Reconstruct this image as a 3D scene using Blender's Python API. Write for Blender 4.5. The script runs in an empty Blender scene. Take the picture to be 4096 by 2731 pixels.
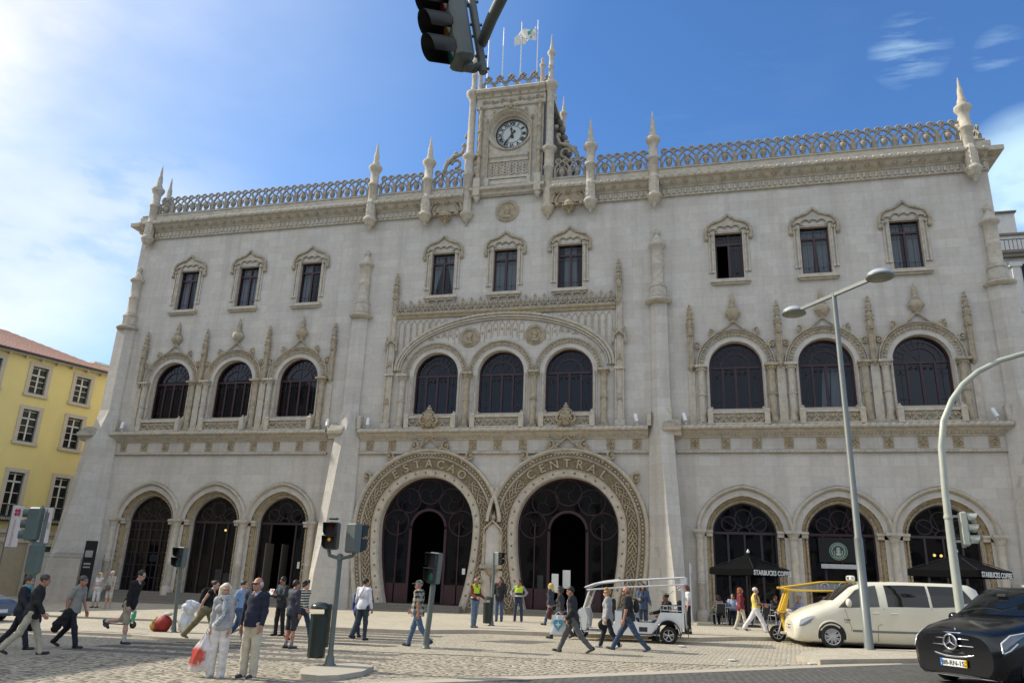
import bpy, bmesh, math, random
import numpy as np
from mathutils import Vector, Matrix
from math import sin, cos, pi, radians, sqrt, atan2
random.seed(7); RNG=np.random.RandomState(5)
S=bpy.context.scene; COL=S.collection
SL=0.014                                   # the square rises gently to the right
def gz(x): return SL*x-.05

# ---------------------------------------------------------------- mesh builder
class MB:
    def __init__(s): s.v=[]; s.f=[]; s.mi=[]; s.sm=[]; s.M=None
    def add(s,vs,fs,m=0,smooth=False):
        b=len(s.v)
        if s.M is not None: vs=[tuple(s.M@Vector(p)) for p in vs]
        s.v.extend(tuple(p) for p in vs)
        for f in fs: s.f.append(tuple(i+b for i in f)); s.mi.append(m); s.sm.append(smooth)
    def bx(s,x0,x1,y0,y1,z0,z1,m=0):
        s.add([(x0,y0,z0),(x1,y0,z0),(x1,y1,z0),(x0,y1,z0),(x0,y0,z1),(x1,y0,z1),(x1,y1,z1),(x0,y1,z1)],
              [(3,2,1,0),(4,5,6,7),(0,1,5,4),(1,2,6,5),(2,3,7,6),(3,0,4,7)],m)
    def box(s,c,d,m=0,R=None):
        P=[]
        for z in (-.5,.5):
            for x,y in ((-.5,-.5),(.5,-.5),(.5,.5),(-.5,.5)):
                p=Vector((x*d[0],y*d[1],z*d[2]))
                if R is not None: p=R@p
                P.append(p+Vector(c))
        s.add(P,[(3,2,1,0),(4,5,6,7),(0,1,5,4),(1,2,6,5),(2,3,7,6),(3,0,4,7)],m)
    def rbox(s,c,d,b=.02,m=0,R=None):
        """box with chamfered edges"""
        hx,hy,hz=d[0]/2,d[1]/2,d[2]/2; b=min(b,hx*.9,hy*.9,hz*.9)
        rings=[]
        for z,i in ((-hz,b),(-hz+b,0),(hz-b,0),(hz,b)):
            x,y=hx-i,hy-i; e=b if i==0 else b*.6
            rings.append([(x-e,-y,z),(x,-y+e,z),(x,y-e,z),(x-e,y,z),(-x+e,y,z),(-x,y-e,z),(-x,-y+e,z),(-x+e,-y,z)])
        P=[]
        for r in rings:
            for q in r:
                q=Vector(q)
                if R is not None: q=R@q
                P.append(q+Vector(c))
        F=[tuple(range(7,-1,-1)),tuple(range(24,32))]
        for k in range(3):
            for i in range(8):
                j=(i+1)%8; F.append((k*8+i,k*8+j,k*8+8+j,k*8+8+i))
        s.add(P,F,m)
    def grid(s,rows,m=0,smooth=True,closed=False,flip=False):
        n=len(rows[0]); P=[p for r in rows for p in r]; F=[]
        for i in range(len(rows)-1):
            for j in range(n if closed else n-1):
                k=(j+1)%n; q=(i*n+j,i*n+k,(i+1)*n+k,(i+1)*n+j)
                F.append(q[::-1] if flip else q)
        s.add(P,F,m,smooth)
    def tube(s,pts,r,n=8,m=0,cap=True,closed=False,smooth=True,sq=None):
        pts=[Vector(p) for p in pts]; N=len(pts)
        rr=r if isinstance(r,(list,tuple)) else [r]*N
        rows=[]; u=None
        for i,p in enumerate(pts):
            if closed: t=pts[(i+1)%N]-pts[i-1]
            else: t=pts[min(i+1,N-1)]-pts[max(i-1,0)]
            t=t.normalized() if t.length>1e-9 else Vector((0,0,1))
            if u is None:
                u=Vector((0,1,0)) if abs(t.y)<.9 else Vector((1,0,0))
            u=(u-t*u.dot(t)); u=u.normalized() if u.length>1e-6 else t.orthogonal().normalized()
            w=t.cross(u)
            rows.append([p+(u*cos(2*pi*k/n+ (pi/n if n==4 else 0))+w*sin(2*pi*k/n+(pi/n if n==4 else 0))*(sq or 1))*rr[i] for k in range(n)])
        if closed: rows.append(rows[0])
        s.grid(rows,m,smooth and n>4,closed=True,flip=True)
        if cap and not closed:
            s.add(rows[0],[tuple(range(n))],m); s.add(rows[-1],[tuple(range(n-1,-1,-1))],m)
    def lathe(s,prof,c=(0,0,0),n=12,m=0,a0=0,a1=2*pi,smooth=True,twist=None,cap=True):
        full=abs(a1-a0)>6.28; rows=[]
        k=n if full else n+1
        for i,(r,z) in enumerate(prof):
            row=[]
            for j in range(k):
                a=a0+(a1-a0)*j/n
                q=r*(1+twist[0]*cos(twist[1]*a+twist[2]*z)) if twist else r
                row.append((c[0]+q*cos(a),c[1]+q*sin(a),c[2]+z))
            rows.append(row)
        s.grid(rows,m,smooth,closed=full)
        if full and cap:
            if prof[0][0]>.005: s.add(rows[0],[tuple(range(n-1,-1,-1))],m)
            if prof[-1][0]>.005: s.add(rows[-1],[tuple(range(n))],m)
    def ball(s,c,r,nu=8,nv=6,m=0,R=None):
        if not isinstance(r,(tuple,list)): r=(r,r,r)
        rows=[]
        for i in range(nv+1):
            t=pi*i/nv; row=[]
            for j in range(nu):
                a=2*pi*j/nu; p=Vector((r[0]*sin(t)*cos(a),r[1]*sin(t)*sin(a),-r[2]*cos(t)))
                if R is not None: p=R@p
                row.append(p+Vector(c))
            rows.append(row)
        s.grid(rows,m,True,closed=True)
    def prism(s,poly,y0,y1,m=0):
        """polygon in XZ extruded along Y (y0 = front)"""
        n=len(poly); a=sum(poly[i][0]*poly[(i+1)%n][1]-poly[(i+1)%n][0]*poly[i][1] for i in range(n))
        if a<0: poly=poly[::-1]
        P=[(x,y0,z) for x,z in poly]+[(x,y1,z) for x,z in poly]
        F=[tuple(range(n)),tuple(range(2*n-1,n-1,-1))]+[((i+1)%n,i,n+i,n+(i+1)%n) for i in range(n)]
        s.add(P,F,m)
    def slab(s,poly,zf,h=0,m=0,z0=-.6):
        """polygon in XY lying at zf(x,y)+h with vertical sides down to z0 below"""
        n=len(poly); a=sum(poly[i][0]*poly[(i+1)%n][1]-poly[(i+1)%n][0]*poly[i][1] for i in range(n))
        if a<0: poly=poly[::-1]
        P=[(x,y,zf(x)+h) for x,y in poly]+[(x,y,zf(x)+z0) for x,y in poly]
        F=[tuple(range(n))]+[((i+1)%n,i,n+i,n+(i+1)%n) for i in range(n)]
        s.add(P,F,m)
    def sweep(s,pf,prof,m=0,smooth=False,ms=None):
        """pf(o)->[(x,z)] path at outward offset o; prof=[(o,y)]"""
        rows=[[(x,y,z) for x,z in pf(o)] for o,y in prof]
        if ms is None: s.grid(rows,m,smooth)
        else:
            for i in range(len(rows)-1): s.grid(rows[i:i+2],ms[i],smooth)
    def lin(s,x0,x1,prof,m=0,n=1,smooth=False):
        """moulding run along X; prof=[(y,z)]"""
        rows=[[(x0+(x1-x0)*k/n,y,z) for k in range(n+1)] for y,z in prof]
        s.grid(rows,m,smooth,flip=True)
        for x,fl in ((x0,0),(x1,1)):
            P=[(x,y,z) for y,z in prof]; F=tuple(range(len(P))); s.add(P,[F if fl else F[::-1]],m)
    def build(s,name,mats,parent=None,loc=None,rz=None):
        me=bpy.data.meshes.new(name); me.from_pydata(s.v,[],s.f)
        if not isinstance(mats,(list,tuple)): mats=[mats]
        for x in mats: me.materials.append(x)
        if s.f:
            me.polygons.foreach_set('material_index',np.array(s.mi,dtype=np.int32))
            me.polygons.foreach_set('use_smooth',np.array(s.sm,dtype=bool))
        me.update()
        o=bpy.data.objects.new(name,me); COL.objects.link(o)
        if parent: o.parent=parent
        if loc: o.location=loc
        if rz is not None: o.rotation_euler=(0,0,rz)
        return o
def tag(o,label=None,cat=None,group=None,kind=None):
    for k,v in (('label',label),('category',cat),('group',group),('kind',kind)):
        if v: o[k]=v
    return o
def thing(name,label,cat,loc=(0,0,0),rz=0,group=None):
    o=bpy.data.objects.new(name,None); COL.objects.link(o); o.location=loc; o.rotation_euler=(0,0,rz)
    o.empty_display_size=.3
    return tag(o,label,cat,group)
KIDS={}
def dup(o,loc=None,parent=None,rz=None):
    c=o.copy(); COL.objects.link(c)
    if loc is not None: c.location=loc
    if rz is not None: c.rotation_euler=(0,0,rz)
    if parent is not None: c.parent=parent
    for ch in [k for k in COL.objects if k.parent==o]: dup(ch,parent=c)
    return c
def text_geo(txt,size,ext,bold=0.0,align='CENTER'):
    cu=bpy.data.curves.new('t','FONT'); cu.body=txt; cu.size=size; cu.extrude=ext; cu.align_x=align; cu.offset=bold; cu.resolution_u=3
    o=bpy.data.objects.new('t',cu); COL.objects.link(o)
    dg=bpy.context.evaluated_depsgraph_get(); ev=o.evaluated_get(dg); me=ev.to_mesh()
    V=[v.co.copy() for v in me.vertices]; F=[tuple(p.vertices) for p in me.polygons]
    ev.to_mesh_clear(); bpy.data.objects.remove(o); bpy.data.curves.remove(cu)
    return V,F
def put_text(mb,txt,size,M,ext=.01,m=0,bold=0.0,align='CENTER'):
    V,F=text_geo(txt,size,ext,bold,align); mb.add([tuple(M@v) for v in V],F,m)
def frame(o,ux,uz):
    """matrix with text x along ux, text y along uz"""
    ux=Vector(ux).normalized(); uz=Vector(uz).normalized(); n=ux.cross(uz)
    M=Matrix((( ux.x,uz.x,n.x,o[0]),(ux.y,uz.y,n.y,o[1]),(ux.z,uz.z,n.z,o[2]),(0,0,0,1)))
    return M
def Rz(a): return Matrix.Rotation(a,3,'Z')
def Ry(a): return Matrix.Rotation(a,3,'Y')
def Rx(a): return Matrix.Rotation(a,3,'X')

# ---------------------------------------------------------------- materials
class NT:
    def __init__(s,name):
        s.m=bpy.data.materials.new(name); s.m.use_nodes=True; s.t=s.m.node_tree; s.n=s.t.nodes; s.p=s.n['Principled BSDF']
    def N(s,t,**k):
        x=s.n.new(t)
        for a,b in k.items(): setattr(x,a,b)
        return x
    def L(s,a,b): s.t.links.new(a,b)
    def math(s,op,a,b=None,c=None,clamp=False):
        x=s.N('ShaderNodeMath',operation=op,use_clamp=clamp)
        for i,q in enumerate((a,b,c)):
            if q is None: continue
            if isinstance(q,(int,float)): x.inputs[i].default_value=q
            else: s.L(q,x.inputs[i])
        return x.outputs[0]
    def mix(s,f,a,b,mode='MIX'):
        x=s.N('ShaderNodeMix',data_type='RGBA',blend_type=mode)
        for q,i in ((f,0),(a,6),(b,7)):
            if isinstance(q,(int,float)): x.inputs[i].default_value=q
            elif isinstance(q,tuple): x.inputs[i].default_value=(*q,1)
            else: s.L(q,x.inputs[i])
        return x.outputs[2]
    def ramp(s,f,stops):
        x=s.N('ShaderNodeValToRGB'); e=x.color_ramp.elements
        while len(e)<len(stops): e.new(.5)
        for i,(p,c) in enumerate(stops): e[i].position=p; e[i].color=(*c,1) if isinstance(c,tuple) else (c,c,c,1)
        s.L(f,x.inputs[0]); return x.outputs[0]
    def noise(s,vec,scale,detail=4,rough=.55):
        x=s.N('ShaderNodeTexNoise'); x.inputs['Scale'].default_value=scale; x.inputs['Detail'].default_value=detail; x.inputs['Roughness'].default_value=rough
        if vec is not None: s.L(vec,x.inputs['Vector'])
        return x.outputs['Fac']
    def mapping(s,vec,sc=(1,1,1),rot=(0,0,0)):
        x=s.N('ShaderNodeMapping'); x.inputs['Scale'].default_value=sc; x.inputs['Rotation'].default_value=rot; s.L(vec,x.inputs['Vector']); return x.outputs[0]
    def bump(s,h,strength=.3,dist=.02):
        x=s.N('ShaderNodeBump'); x.inputs['Strength'].default_value=strength; x.inputs['Distance'].default_value=dist; s.L(h,x.inputs['Height']); s.L(x.outputs[0],s.p.inputs['Normal'])
    def setp(s,**k):
        for a,b in k.items():
            i=s.p.inputs[a.replace('_',' ')]
            i.default_value=(*b,1) if isinstance(b,tuple) else b
        return s.m
def mat(name,col,rough=.6,metal=0,var=.12,scale=6,bump=0,spec=.5,coat=0,bscale=None):
    t=NT(name); co=t.N('ShaderNodeTexCoord').outputs['Object']
    if var>0:
        n=t.noise(co,scale,4); a=tuple(c*(1-var) for c in col); b=tuple(min(1,c*(1+var)) for c in col)
        t.L(t.ramp(n,[(.3,a),(.7,b)]),t.p.inputs['Base Color'])
    else: t.p.inputs['Base Color'].default_value=(*col,1)
    t.setp(Roughness=rough,Metallic=metal)
    t.p.inputs['Specular IOR Level'].default_value=spec; t.p.inputs['Coat Weight'].default_value=coat
    if bump: t.bump(t.noise(co,bscale or scale*4,3),bump,.02)
    return t.m
def stone(name,base,warm,gray,block=None,bump=.25,top=(.13,.12,.09),tw=.75,carve=0,stain=1.0):
    """weathered limestone; block=(w,h) gives ashlar courses, carve adds a fine chiselled relief"""
    t=NT(name); g=t.N('ShaderNodeNewGeometry'); pos=g.outputs['Position']
    sp=t.N('ShaderNodeSeparateXYZ'); t.L(pos,sp.inputs[0])
    n1=t.noise(pos,.55,5,.6); n2=t.noise(pos,4,5,.6)
    col=t.mix(t.ramp(n1,[(.35,0.),(.68,1.)]),base,warm)
    col=t.mix(t.math('MULTIPLY',t.ramp(n2,[(.42,0.),(.75,1.)]),.55*stain),col,gray)
    h=n2
    if block:
        cb=t.N('ShaderNodeCombineXYZ'); t.L(t.math('ADD',sp.outputs[0],t.math('MULTIPLY',sp.outputs[1],.83)),cb.inputs[0]); t.L(sp.outputs[2],cb.inputs[1])
        b=t.N('ShaderNodeTexBrick'); b.offset=.5; b.inputs['Scale'].default_value=1; b.inputs['Brick Width'].default_value=block[0]; b.inputs['Row Height'].default_value=block[1]
        b.inputs['Mortar Size'].default_value=.008; b.inputs['Mortar Smooth'].default_value=.3; b.inputs['Bias'].default_value=0
        b.inputs['Color1'].default_value=(.90,.885,.87,1); b.inputs['Color2'].default_value=(1.04,1.04,1.045,1); b.inputs['Mortar'].default_value=(.74,.72,.69,1)
        t.L(cb.outputs[0],b.inputs['Vector']); col=t.mix(.8,col,b.outputs['Color'],'MULTIPLY')
        # rain streaks
        st=t.noise(t.mapping(pos,(1.3,1.3,.09)),1.0,5,.65)
        col=t.mix(t.math('MULTIPLY',t.ramp(st,[(.47,0.),(.72,1.)]),.55),col,(.36,.33,.285))
        h=t.math('ADD',n2,t.math('MULTIPLY',b.outputs['Fac'],-1.2))
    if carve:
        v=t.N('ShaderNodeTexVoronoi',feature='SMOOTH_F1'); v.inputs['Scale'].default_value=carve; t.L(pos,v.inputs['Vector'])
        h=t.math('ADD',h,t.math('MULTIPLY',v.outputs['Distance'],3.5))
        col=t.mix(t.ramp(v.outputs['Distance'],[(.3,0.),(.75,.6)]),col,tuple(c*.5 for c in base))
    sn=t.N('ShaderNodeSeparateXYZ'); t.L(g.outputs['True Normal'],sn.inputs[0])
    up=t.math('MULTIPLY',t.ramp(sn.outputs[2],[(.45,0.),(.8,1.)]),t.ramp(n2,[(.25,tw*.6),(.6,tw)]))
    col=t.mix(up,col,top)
    t.L(col,t.p.inputs['Base Color']); t.setp(Roughness=.85); t.p.inputs['Specular IOR Level'].default_value=.25
    t.bump(h,bump,.03); return t.m
def glass(name,tint=(.02,.025,.03),trans=.35,rough=.03,wave=.02):
    t=NT(name); co=t.N('ShaderNodeTexCoord').outputs['Object']
    t.setp(Base_Color=tint,Roughness=rough); t.p.inputs['IOR'].default_value=1.52; t.p.inputs['Specular IOR Level'].default_value=.6
    if wave: t.bump(t.noise(co,1.4,2),.12,wave)
    if trans:
        tr=t.N('ShaderNodeBsdfTransparent'); tr.inputs[0].default_value=(.75,.8,.82,1)
        mx=t.N('ShaderNodeMixShader'); mx.inputs[0].default_value=trans
        t.L(t.p.outputs[0],mx.inputs[1]); t.L(tr.outputs[0],mx.inputs[2]); t.L(mx.outputs[0],t.n['Material Output'].inputs[0])
    return t.m
def emis(name,col,s):
    t=NT(name); t.p.inputs['Base Color'].default_value=(*col,1); t.p.inputs['Emission Color'].default_value=(*col,1); t.p.inputs['Emission Strength'].default_value=s; return t.m

STONE=stone('limestone_ashlar',(.535,.515,.475),(.575,.54,.475),(.43,.415,.39),(1.05,.5))
STONE2=stone('limestone_plain',(.51,.475,.41),(.54,.47,.36),(.30,.28,.24),None,.4,stain=1.4)
CARVE=stone('limestone_carved',(.43,.375,.285),(.45,.365,.24),(.22,.20,.165),None,.7,tw=.9,stain=1.6)
CARVED=stone('limestone_relief',(.45,.38,.265),(.46,.36,.22),(.27,.24,.185),None,.9,tw=.85,carve=7)
RGROUND=stone('relief_ground',(.23,.185,.115),(.25,.19,.11),(.13,.11,.08),None,.9,tw=.5,carve=9)  # sunk ground of the carving, its recess shade put into a darker colour
OCHRE=stone('ochre_limestone',(.40,.32,.20),(.43,.32,.17),(.27,.22,.15),None,.6,tw=.5)
OLD=stone('limestone_crest',(.33,.305,.26),(.36,.315,.24),(.15,.14,.12),None,.6,tw=.9,stain=1.4)
DARKST=stone('limestone_blackened_shaded',(.2,.18,.15),(.24,.2,.15),(.09,.085,.075),None,.6)  # weathered dark stone, also carries painted shade on the tower's right side
MAROON=mat('maroon_paint',(.032,.008,.014),.45,0,.15,5)
GLASSW=glass('window_glass',(.014,.020,.030),.55)
GLASSD=glass('dark_glass',(.006,.006,.007),.32)
BLACK=mat('soft_black',(.008,.008,.008),.8,0,.1)
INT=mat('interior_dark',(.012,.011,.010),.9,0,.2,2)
CURT=mat('curtain_cloth',(.62,.66,.7),.9,0,.06,8)
LEAD=mat('lead_bar',(.03,.02,.025),.5)

# ---------------------------------------------------------------- camera
cam=bpy.data.cameras.new('camera'); co=bpy.data.objects.new('camera',cam); COL.objects.link(co); S.camera=co
yaw,pit,rol=.2534991,.30424385,.03686008
F_=Vector((-sin(yaw)*cos(pit),cos(yaw)*cos(pit),sin(pit))); R_=Vector((cos(yaw),sin(yaw),0)); U_=R_.cross(F_)
R2=cos(rol)*R_+sin(rol)*U_; U2=-sin(rol)*R_+cos(rol)*U_
CAM=Vector((10.6583,-38.8647,1.85067))
co.matrix_world=Matrix(((R2.x,U2.x,-F_.x,CAM.x),(R2.y,U2.y,-F_.y,CAM.y),(R2.z,U2.z,-F_.z,CAM.z),(0,0,0,1)))
cam.lens=26.354; cam.sensor_width=36; cam.sensor_fit='HORIZONTAL'; cam.clip_start=.1; cam.clip_end=2000

# ---------------------------------------------------------------- sun, sky
SUN_EL=radians(37); sv=Vector((-cos(SUN_EL),cos(SUN_EL)*.02,sin(SUN_EL))).normalized()
sun=bpy.data.lights.new('sun','SUN'); sun.energy=5.0; sun.angle=radians(.55); sun.color=(1,.93,.80)
so=bpy.data.objects.new('sun',sun); COL.objects.link(so); so.rotation_euler=(-sv).to_track_quat('-Z','Y').to_euler(); so.location=(-30,5,40)
W=bpy.data.worlds.new('World'); S.world=W; W.use_nodes=True
def world():
    t=NT.__new__(NT); t.t=W.node_tree; t.n=t.t.nodes
    sky=t.N('ShaderNodeTexSky',sky_type='NISHITA'); sky.sun_disc=False; sky.sun_elevation=SUN_EL; sky.sun_rotation=atan2(sv.x,sv.y)
    sky.air_density=1.0; sky.dust_density=.7; sky.ozone_density=2.2; sky.altitude=50
    d=t.N('ShaderNodeTexCoord').outputs['Generated']
    sp=t.N('ShaderNodeSeparateXYZ'); t.L(d,sp.inputs[0]); x,y,z=sp.outputs
    dt=t.N('ShaderNodeVectorMath',operation='DOT_PRODUCT'); t.L(d,dt.inputs[0]); dt.inputs[1].default_value=sv
    s=dt.outputs['Value']
    zc=t.math('MAXIMUM',z,.06)
    cb=t.N('ShaderNodeCombineXYZ'); t.L(t.math('DIVIDE',x,zc),cb.inputs[0]); t.L(t.math('DIVIDE',y,zc),cb.inputs[1])
    pl=cb.outputs[0]                                                     # flat cloud deck coordinates
    wisp=t.noise(t.mapping(pl,(.55,1.5,1),(0,0,.55)),1.3,7,.6)
    puff=t.noise(t.mapping(d,(1,1,2.2)),4.2,8,.56)
    big=t.noise(t.mapping(d,(1,1,1.6)),1.6,4,.5)
    near=t.ramp(s,[(.50,0.),(.68,.16),(.78,.30),(.83,.50),(.875,1.)])                # thin bright veil near the sun
    veil=t.math('MULTIPLY',near,t.math('ADD',.66,t.math('MULTIPLY',wisp,.68)),None,True)
    wl=t.math('MULTIPLY',t.ramp(wisp,[(.56,0.),(.8,.55)]),t.ramp(s,[(.2,.0),(.6,1.)]))
    low=t.ramp(z,[(.14,1.),(.40,.75),(.52,.0)])                           # cumulus bank low by the sun
    bank=t.math('MULTIPLY',t.math('MULTIPLY',low,t.ramp(s,[(.62,0.),(.75,1.)])),t.ramp(puff,[(.28,0.2),(.44,1.)]))
    def spot(v,r0,r1):
        q=t.N('ShaderNodeVectorMath',operation='DOT_PRODUCT'); t.L(d,q.inputs[0]); q.inputs[1].default_value=Vector(v).normalized()
        return t.math('DIVIDE',t.math('SUBTRACT',q.outputs['Value'],r0),r1-r0,None,True)
    cum=t.math('MULTIPLY',spot((.362,.829,.426),.9962,.9992),t.ramp(puff,[(.36,.35),(.52,1.)]))
    streak=t.noise(t.mapping(pl,(2.2,7.5,1),(0,0,-.5)),1.6,6,.6)
    w2=t.math('MULTIPLY',spot((.243,.781,.575),.9990,1.0002),t.ramp(streak,[(.50,0.),(.70,.75)]))
    w3=t.math('MULTIPLY',spot((.325,.769,.550),.9996,1.0001),t.ramp(streak,[(.47,0.),(.70,.65)]))
    back=t.math('MULTIPLY',t.ramp(y,[(.35,1.),(.5,0.)]),t.ramp(big,[(.30,.55),(.5,1.)]))
    # below: y is in -1..1, remapped so that an unseen bright cloud deck, added to light the facade, lies behind the viewer
    ym=t.math('MULTIPLY_ADD',y,.5,.5); back=t.math('MULTIPLY',t.ramp(ym,[(.38,1.),(.55,0.)]),t.ramp(big,[(.3,.62),(.5,1.)]))
    back=t.math('MULTIPLY',back,t.ramp(z,[(.0,.30),(.28,.62),(.5,1.),(.9,.6)]))
    m=t.math('MAXIMUM',t.math('MAXIMUM',veil,wl),t.math('MAXIMUM',bank,t.math('MAXIMUM',cum,t.math('MAXIMUM',w2,w3))))
    # cloud colours are divided by the background strength below
    shade=t.ramp(puff,[(.40,(8.6,9.2,9.9)),(.62,(11.5,11.6,11.7))])
    vcol=t.mix(t.ramp(s,[(.5,0.),(.85,1.)]),(6.6,9.3,11.2),shade)
    skyc=t.mix(1.,sky.outputs[0],SKYTINT,'MULTIPLY')
    c=t.mix(m,skyc,vcol)
    c=t.mix(back,c,BACKC)
    bg=t.n['Background']; t.L(c,bg.inputs[0]); bg.inputs[1].default_value=.1
SKYTINT=(.95,1.48,2.05); BACKC=(12.3,12.7,13.2)
world()
S.view_settings.view_transform='Standard'; S.view_settings.look='None'; S.view_settings.exposure=0.; S.view_settings.gamma=1
S.render.engine='CYCLES'; S.cycles.max_bounces=6; S.cycles.transparent_max_bounces=10; S.cycles.caustics_reflective=False; S.cycles.caustics_refractive=False

# ---------------------------------------------------------------- ground
def paving(name,c1,c2,scale,joint=.05,jc=(.2,.18,.15),rot=0,dirt=(.3,.27,.22),bump=.4,rough=.8):
    t=NT(name); pos=t.N('ShaderNodeNewGeometry').outputs['Position']
    p=t.mapping(pos,(1,1,.2),(0,0,rot))
    v=t.N('ShaderNodeTexVoronoi',feature='DISTANCE_TO_EDGE'); v.inputs['Scale'].default_value=scale; v.inputs['Randomness'].default_value=.55; t.L(p,v.inputs['Vector'])
    vc=t.N('ShaderNodeTexVoronoi',feature='F1'); vc.inputs['Scale'].default_value=scale; vc.inputs['Randomness'].default_value=.55; t.L(p,vc.inputs['Vector'])
    sp=t.N('ShaderNodeSeparateColor'); t.L(vc.outputs['Color'],sp.inputs[0])
    col=t.mix(sp.outputs[0],c1,c2); n=t.noise(pos,.35,5,.6); n3=t.noise(pos,2.3,5,.65)
    col=t.mix(t.math('MULTIPLY',t.ramp(n,[(.4,0.),(.75,1.)]),.5),col,dirt)
    col=t.mix(t.math('MULTIPLY',t.ramp(n3,[(.5,0.),(.75,1.)]),.45),col,tuple(c*.62 for c in dirt))
    col=t.mix(t.ramp(v.outputs['Distance'],[(joint*.4,1.),(joint*1.6,0.)]),col,jc)
    t.L(col,t.p.inputs['Base Color']); t.setp(Roughness=rough); t.p.inputs['Specular IOR Level'].default_value=.3
    t.bump(t.ramp(v.outputs['Distance'],[(0,0.),(.25,1.)]),bump,.03); return t.m
def setts(name,c1,c2,jc,w,h,rot,dirt,bump=.7):
    t=NT(name); pos=t.N('ShaderNodeNewGeometry').outputs['Position']
    wob=t.noise(pos,.8,3); p=t.mapping(pos,(1,1,.2),(0,0,rot))
    va=t.N('ShaderNodeVectorMath',operation='ADD'); t.L(p,va.inputs[0]); cb=t.N('ShaderNodeCombineXYZ'); t.L(t.math('MULTIPLY',wob,.5),cb.inputs[1]); t.L(t.math('MULTIPLY',t.noise(pos,3.1,2),.12),cb.inputs[0]); t.L(cb.outputs[0],va.inputs[1])
    b=t.N('ShaderNodeTexBrick'); b.inputs['Scale'].default_value=1; b.inputs['Brick Width'].default_value=w; b.inputs['Row Height'].default_value=h; b.inputs['Mortar Size'].default_value=.016; b.inputs['Mortar Smooth'].default_value=.5
    b.inputs['Color1'].default_value=(*c1,1); b.inputs['Color2'].default_value=(*c2,1); b.inputs['Mortar'].default_value=(*jc,1); t.L(va.outputs[0],b.inputs['Vector'])
    n=t.noise(pos,.6,5,.6); col=t.mix(t.math('MULTIPLY',t.ramp(n,[(.4,0.),(.7,1.)]),.5),b.outputs['Color'],dirt)
    t.L(col,t.p.inputs['Base Color']); t.setp(Roughness=.7); t.p.inputs['Specular IOR Level'].default_value=.4
    t.bump(t.math('SUBTRACT',1,b.outputs['Fac']),bump,.03); return t.m
PAVE=paving('pavement_limestone',(.56,.50,.39),(.47,.42,.32),11,.035,(.27,.24,.19),0,(.34,.30,.23),.25)
ROADL=paving('road_light_cobble',(.50,.445,.34),(.39,.345,.265),8.5,.05,(.2,.18,.14),.1,(.28,.25,.195),.4)
COARSE=paving('coarse_cobble',(.50,.44,.33),(.35,.305,.225),5.2,.07,(.13,.115,.09),.3,(.30,.26,.2),.8)
DARKROAD=setts('dark_setts',(.105,.10,.088),(.155,.148,.128),(.035,.033,.03),.19,.125,-.72,(.10,.095,.085))
KERB=stone('kerb_stone',(.42,.38,.31),(.45,.40,.31),(.30,.27,.22),None,.3,top=(.44,.40,.32),tw=.5)
ZEBRA=paving('zebra_dark_stone',(.12,.112,.10),(.18,.165,.145),9,.05,(.1,.09,.08),.1,(.2,.18,.15),.4)
LINE=mat('joint_dark',(.07,.062,.05),.9,0,.3,3)  # dark joint between two kinds of paving
def sheet(name,poly,h,m,kind='structure'):
    b=MB(); n=len(poly); a=sum(poly[i][0]*poly[(i+1)%n][1]-poly[(i+1)%n][0]*poly[i][1] for i in range(n))
    if a<0: poly=poly[::-1]
    b.add([(x,y,gz(x)+h) for x,y in poly],[tuple(range(n))]); return tag(b.build(name,m),kind=kind)
b=MB(); b.add([(-900,-900,gz(-900)*.1-1.5),(900,-900,gz(900)*.1-1.5),(900,900,gz(900)*.1-1.5),(-900,900,gz(900)*.1-1.5)],[(0,1,2,3)])
tag(b.build('far_ground',ROADL),kind='structure')
sheet('ground',[(-80,-70),(80,-70),(80,60),(-80,60)],0,ROADL)
PH=.11                                                    # kerb height
KX=[(-5.2,-13.9),(-4.2,-14.3),(1.0,-14.2),(3.0,-12.7),(10.3,-12.35),(11.7,-10.9),(14,-10.2),(60,-9.0)]
b=MB(); b.slab([(-75,-13.9)]+KX+[(60,40),(-75,40)],gz,PH,0); tag(b.build('pavement',PAVE),kind='structure')
def strip(poly,w,h,name,m):
    L=[];
    for i,(x,y) in enumerate(poly):
        p=Vector(poly[max(i-1,0)]); q=Vector(poly[min(i+1,len(poly)-1)]); t=(q-p).normalized(); L.append((x-t.y*w,y+t.x*w))
    b=MB(); b.slab(list(poly)+L[::-1],gz,h,0,-.3); return tag(b.build(name,m),kind='structure')
strip([(x,y-.015) for x,y in [(-75,-13.9)]+KX],.28,PH+.012,'kerb',KERB)
b=MB(); b.slab([(-75,-19.5),(-5.0,-19.55),(-3.3,-20.1),(-2.6,-20.2),(-2.2,-19.6),(-3.6,-17),(-5,-14.0),(-75,-14.0)],gz,.055,0); tag(b.build('lay_by_pavement',PAVE),kind='structure')
strip([(-75,-19.55),(-5.0,-19.6),(-3.3,-20.15),(-2.4,-20.27)],.25,.075,'lay_by_kerb',KERB)
sheet('cobble_band',[(-3,-20.4),(3,-20.48),(7,-20.2),(10.9,-19.8),(13.2,-18.2),(10.97,-20.56),(9.0,-22.2),(7.6,-23.2),(5.4,-24.55),(4.2,-25.5),(2,-28),(-3,-30)],.004,COARSE)
RE=[(3.2,-30),(5.0,-26.2),(5.85,-25.35),(7.74,-23.8),(9.07,-22.65),(10.96,-21.05),(12.27,-19.9),(13.6,-18.75),(15.3,-17.35),(30,-7.2),(60,9)]
sheet('dark_road',RE+[(60,-70),(-10,-70)],.008,DARKROAD)
strip(RE[:9],.42,.012,'road_edging_stone',KERB)
strip([(-3,-20.37),(0.8,-20.46),(2.1,-20.48),(7.0,-20.2),(8.8,-20.05),(11,-19.8)],.05,.009,'paving_joint',LINE)
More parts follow.
